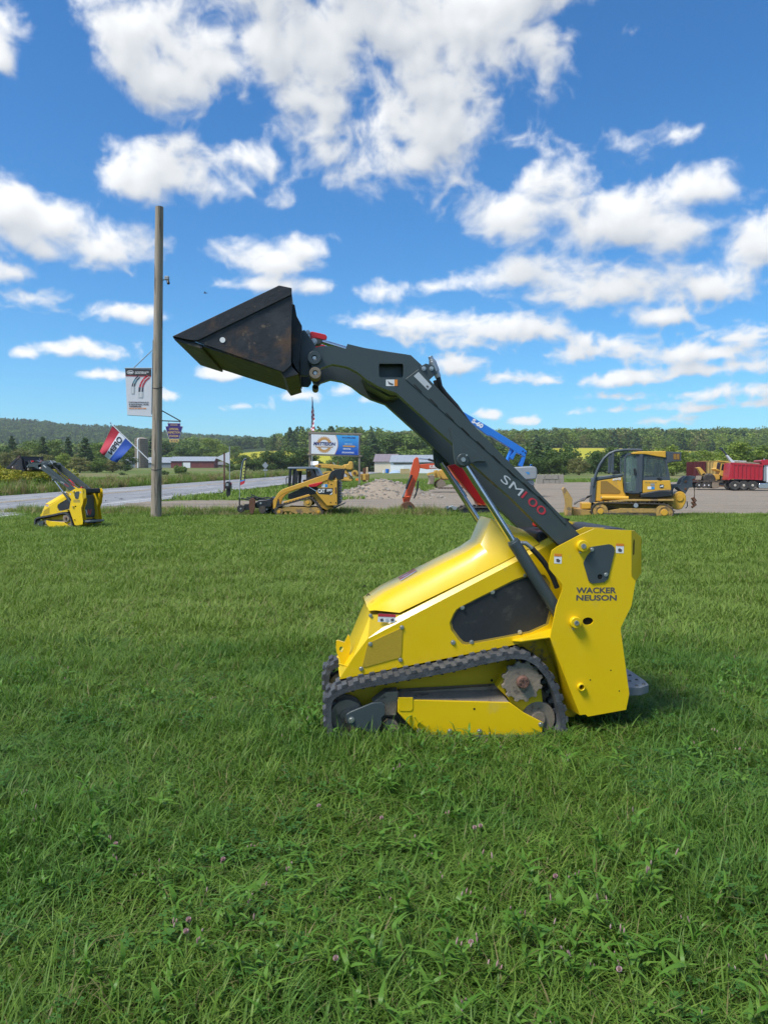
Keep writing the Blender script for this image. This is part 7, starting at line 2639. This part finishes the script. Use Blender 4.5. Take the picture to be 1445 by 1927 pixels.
    red, wht, blu = mat('stripe_red', (.42, .03, .06), .8), mat('stripe_white', (.68, .66, .68), .8), mat('canton_blue', (.03, .04, .16), .8)
    L = [(290, 80), (286, 150), (280, 240), (268, 330), (264, 430), (266, 540), (262, 640), (248, 700), (240, 715)]
    Rr = [(292, 80), (300, 150), (302, 230), (318, 330), (326, 420), (334, 480), (318, 560), (322, 650), (324, 735)]
    cl = MB
    n_ = 46
    def at_(P_, t):
        t *= len(P_) - 1
        i = min(int(t), len(P_) - 2)
        return Vector(P_[i]).lerp(Vector(P_[i + 1]), t - i)
    for i in range(n_):
        t0, t1 = i / n_, (i + 1) / n_
        if t0 < .32:
            m_ = blu
        else:
            m_ = red if (i // 3) % 2 == 0 else wht
        for s_ in range(4):
            u0, u1 = s_ / 4, (s_ + 1) / 4
            mm = m_
            if m_ is not blu:
                mm = (red, wht)[((i // 3) + s_ // 2) % 2] if t0 > .32 else m_
            q = []
            for (t, u) in ((t0, u0), (t0, u1), (t1, u1), (t1, u0)):
                p = at_(L, t).lerp(at_(Rr, t), u)
                sk = at_(L, t).lerp(at_(Rr, t), u)
                q.append(f.v(sk.x, sk.y + 26 * (u - .5) * (t > .0), -.02 - .12 * math.sin(u * 3.1 + t * 5)))
            _flag_q.setdefault(mm.name, (mm, []))[1].append(q)
    for nm, (mm, qs) in _flag_q.items():
        b = MB()
        for q in qs:
            b.quad(*q)
        o = b.build({'stripe_red': 'red_stripes', 'stripe_white': 'white_stripes', 'canton_blue': 'canton'}[nm], mm, f.root, smooth=0, fix=False)


_flag_q = {}
build_billboard()


# ---- buildings
def gabled(name, px, Y, rz, label, L, D, eave, ridge, wall_m, roof_m, gable_m=None, cat='barn'):
    """ridge along local x; origin at the near left corner"""
    p = at(px, HORIZON, Y)
    z = gz(p.x, Y)
    root = empty(name, (p.x, Y, z - .1), rz)
    tag(root, label, cat)
    MB().box((L / 2, .1, eave / 2), (L, .2, eave)).build('front_wall', wall_m, root)
    MB().box((L / 2, D - .1, eave / 2), (L, .2, eave)).build('back_wall', wall_m, root)
    for x in (.1, L - .1):
        b = MB()
        b.loft([[Vector((x - .1, .2, 0)), Vector((x - .1, D - .2, 0)), Vector((x - .1, D - .2, eave)), Vector((x - .1, D / 2, ridge - .05)), Vector((x - .1, .2, eave))],
                [Vector((x + .1, .2, 0)), Vector((x + .1, D - .2, 0)), Vector((x + .1, D - .2, eave)), Vector((x + .1, D / 2, ridge - .05)), Vector((x + .1, .2, eave))]])
        b.build('gable_wall', gable_m or wall_m, root)
    for s in (0, 1):
        a = Vector((-.4, -.4 if s == 0 else D + .4, eave - .4 * (ridge - eave) / (D / 2)))
        c = Vector((-.4, D / 2, ridge))
        sl_ = []
        for q in (a, c):
            sl_ += [q, q + Vector((L + .8, 0, 0))]
        t = Vector((0, 0, .15))
        b = MB()
        b.loft([[sl_[0], sl_[1], sl_[3], sl_[2]], [sl_[0] + t, sl_[1] + t, sl_[3] + t, sl_[2] + t]])
        o = b.build('roof', roof_m, root)
        if s == 0:
            nr = max(6, int(L / 1.2))
            for i in range(nr + 1):
                x = -.4 + (L + .8) * i / nr
                d = (c - a)
                MB().tube([Vector((x, a.y, a.z + .17)), Vector((x, c.y, c.z + .17))], .04, 4).build('roof_seam', roof_m, o)
    return root


M_ROOFG = mat('metal_roof_grey', (.26, .29, .33), .45, var=.08, vscale=.3)
M_ROOFP = mat('metal_roof_mauve', (.20, .17, .185), .5, var=.08, vscale=.3)
M_BEIGE = mat('beige_siding', (.58, .52, .40), .7, var=.06, vscale=.5)
M_WSIDE = mat('white_siding', (.72, .75, .78), .6, var=.05, vscale=.5)
M_REDB = mat('red_barn_boards', (.17, .045, .045), .85, var=.35, vscale=.6)
M_SILO = mat('silo_stave', (.20, .17, .135), .9, var=.2, vscale=.5, dirt=((.12, .10, .085), .35, .6))
b1 = gabled('beige_shed', 704.5, 268, math.radians(-8), 'beige metal shed with mauve roof at the end of the white barn', 7.5, 9.5, 4.1, 6.6, M_BEIGE, M_ROOFP)
b2 = gabled('white_barn', 735, 262, math.radians(-8), 'long white metal barn with grey roof behind the yard', 34.0, 9.5, 3.9, 6.2, M_WSIDE, M_ROOFG)
MB().box((9.5, -.02, 3.25), (17, .25, .45)).build('vent_shade_strip', mat('shadow_opening', (.12, .10, .08), .9), b2)  # solid dark strip, its colour standing in for the shade within the opening
for x in (6, 15, 24):
    MB().box((x, -.03, 1.4), (3.2, .16, 2.8)).build('barn_door', mat('white_door', (.62, .66, .70), .6), b2)


def far_items():
    def thing(name, px, py0, px1, py1, Y, dep, m, label, cat, bev=.08, shape=None):
        p0, p1 = at(px, py1, Y), at(px1, py0, Y)
        z = gz(p0.x, Y)
        w, h = p1.x - p0.x, max(.4, p1.z - z)
        root = empty(name, ((p0.x + p1.x) / 2, Y, z))
        tag(root, label, cat)
        return root, w, h
    r, w, h = thing('barrel_cart', 725, 883, 732.5, 891, 245, 1, None, 'bright blue barrel cart beside the white barn gable', 'bin')
    MB().cyl((0, 0, .1), (0, 0, h), w * .42, w * .5, n=20).build('bin', M_BLUE, r, bevel=.05)
    MB().cyl((0, 0, h), (0, 0, h + .12), w * .54, w * .3, n=20).build('lid', M_BLUE, r, bevel=.03)
    r, w, h = thing('white_tank', 720.5, 884, 724, 891.5, 245, 1, None, 'small white tank beside the blue barrel cart', 'tank')
    MB().cyl((0, 0, 0), (0, 0, h * .85), w * .5, n=18).build('tank', M_WHT, r, bevel=.08)
    MB().cyl((0, 0, h * .85), (0, 0, h), w * .3, w * .2, n=14).build('cap', M_TXT, r)
    r, w, h = thing('tarp_pile', 731, 885, 756, 893, 240, 2, None, 'heap under a silvery blue tarpaulin in front of the barn', 'tarp')
    V, Fs = [], []
    for i in range(15):
        for j in range(9):
            a, b = i / 14 * 2 - 1, j / 8 * 2 - 1
            q = max(0, 1 - a * a * .95) * max(0, 1 - b * b * .95)
            V.append((a * w / 2, b * 1.4, h * q ** .7 * (1 + .3 * a) * (1 + .15 * mnoise.noise(Vector((a * 4, b * 4, 1))))))
    for i in range(14):
        for j in range(8):
            Fs.append((i * 9 + j, (i + 1) * 9 + j, (i + 1) * 9 + j + 1, i * 9 + j + 1))
    mesh_obj('tarp', V, Fs, mat('tarpaulin', (.30, .40, .52), .4, var=.1, vscale=1), r)
    r, w, h = thing('lumber_stack', 753, 881, 773, 892, 238, 2, None, 'stack of tan lumber in front of the white barn', 'lumber')
    lm = mat('sawn_lumber', (.46, .34, .15), .8, var=.25, vscale=1)
    for i in range(4):
        for j in range(3):
            MB().box((-.05 * i, -.8 + j * .8, .15 + i * h / 4.3), (w * (1 - .04 * i), .7, h / 4.8)).build('board_bundle', lm, r, bevel=.02)
    r, w, h = thing('low_shed', 585, 868, 598, 876, 215, 2, None, 'small white roofed shed half hidden behind the billboard post', 'shed')
    MB().box((0, 0, h * .35), (w * .8, 3, h * .7)).build('wall', M_MUD, r)
    MB().loft([[Vector((-w * .6, -1.8, h * .7)), Vector((w * .6, -1.8, h * .7)), Vector((w * .6, 0, h)), Vector((-w * .6, 0, h))], [Vector((-w * .6, -1.8, h * .66)), Vector((w * .6, -1.8, h * .66)), Vector((w * .6, 0, h * .96)), Vector((-w * .6, 0, h * .96))]]).build('roof', M_WHT, r)


far_items()


def build_farm():
    Y = 372
    gabled('grey_farm_shed', 212, Y, 0.0, 'long grey metal farm shed behind the utility pole', 29.0, 12, 2.6, 5.2, mat('grey_siding', (.22, .25, .29), .6, var=.06, vscale=.3), M_ROOFG)
    b = gabled('red_barn', 322, Y - 8, 0.0, 'long weathered red barn with grey metal roof', 20.3, 9, 3.4, 5.4, M_REDB, M_ROOFG)
    MB().box((7.5, -.08, 1.3), (3.4, .3, 2.6)).build('white_door', M_WHT, b)
    MB().box((5.6, -.06, 1.3), (.5, .3, 2.6)).build('green_door_edge', mat('green_trim', (.03, .14, .08), .6), b)
    for i in range(16):
        MB().box((.6 + i * 1.27, -.03, 1.7), (.09, .1, 3.3)).build('board_batten', M_REDB, b)
    p = at(267, HORIZON, Y - 14)
    z = gz(p.x, Y - 14)
    root = empty('silo', (p.x, Y - 14, z))
    tag(root, 'tall brown concrete stave silo with a white pipe', 'silo')
    top = at(267, 826, Y - 14).z - z
    MB().cyl((0, 0, 0), (0, 0, top), 3.0, n=40).build('tower', M_SILO, root)
    MB().cyl((0, 0, top), (0, 0, top + .8), 3.05, .8, n=40).build('roof', mat('silo_roof', (.22, .19, .16), .8, var=.2, vscale=1), root)
    for i in range(14):
        zz = .6 + i * (top - .8) / 13
        MB().tube([(math.cos(a) * 3.03, math.sin(a) * 3.03, zz) for a in np.linspace(0, 6.283, 33)[:-1]], .05, 4, closed=True).build('hoop', M_TIN, root)
    MB().tube([(-.7, -3.2, 0), (-.7, -3.2, top - .6), (-.4, -2.6, top + .1)], .33, 8).build('white_pipe', M_WHT, root)
    MB().box((.1, -3.05, top / 2), (.8, .4, top - .4)).build('chute', M_SILO, root)
    g = gabled('open_farm_shed', 399, Y + 6, 0.0, 'small dark open shed beside the red barn', 9.0, 7, 1.6, 3.0, M_SILO, mat('dark_roof', (.14, .14, .15), .7))


build_farm()


def bird():
    c = at(386, 551, 40)
    root = empty('flying_bird', c)
    tag(root, 'tiny dark bird gliding in the sky beside the bucket', 'bird')
    b = MB()
    rows = []
    for (x, r_) in ((-.09, .004), (-.06, .018), (0, .026), (.05, .018), (.08, .01), (.13, .014)):
        rows.append([Vector((x, math.cos(a) * r_, math.sin(a) * r_)) for a in np.linspace(0, 6.283, 9)[:-1]])
    b.loft(rows)
    for s in (1, -1):
        b.loft([[Vector((-.02, s * .01, .01)), Vector((.04, s * .01, .01)), Vector((.04, s * .01, .004)), Vector((-.02, s * .01, .004))],
                [Vector((-.03, s * .10, .05)), Vector((.02, s * .10, .05)), Vector((.02, s * .10, .046)), Vector((-.03, s * .10, .046))],
                [Vector((.01, s * .20, .03)), Vector((.03, s * .20, .03)), Vector((.03, s * .20, .027)), Vector((.01, s * .20, .027))]])
    b.build('body', M_BLK, root)


bird()


# ---------------------------------------------------------------- the air
def build_haze():
    m = bpy.data.materials.new('haze')
    m.use_nodes = True
    t = m.node_tree
    t.nodes.clear()
    k = NT(t)
    v = k.n('ShaderNodeVolumePrincipled', Color=(0.86, 0.92, 1.0, 1), Density=0.00014)
    v.inputs['Anisotropy'].default_value = 0.2
    o = k.n('ShaderNodeOutputMaterial')
    t.links.new(v.outputs[0], o.inputs['Volume'])
    b = MB().box((0, 4400, 90), (26000, 27500, 220))
    ob = b.build('haze', m, None, smooth=0)
    tag(ob, 'thin blue summer haze over the whole valley', 'haze', kind='stuff')


build_haze()
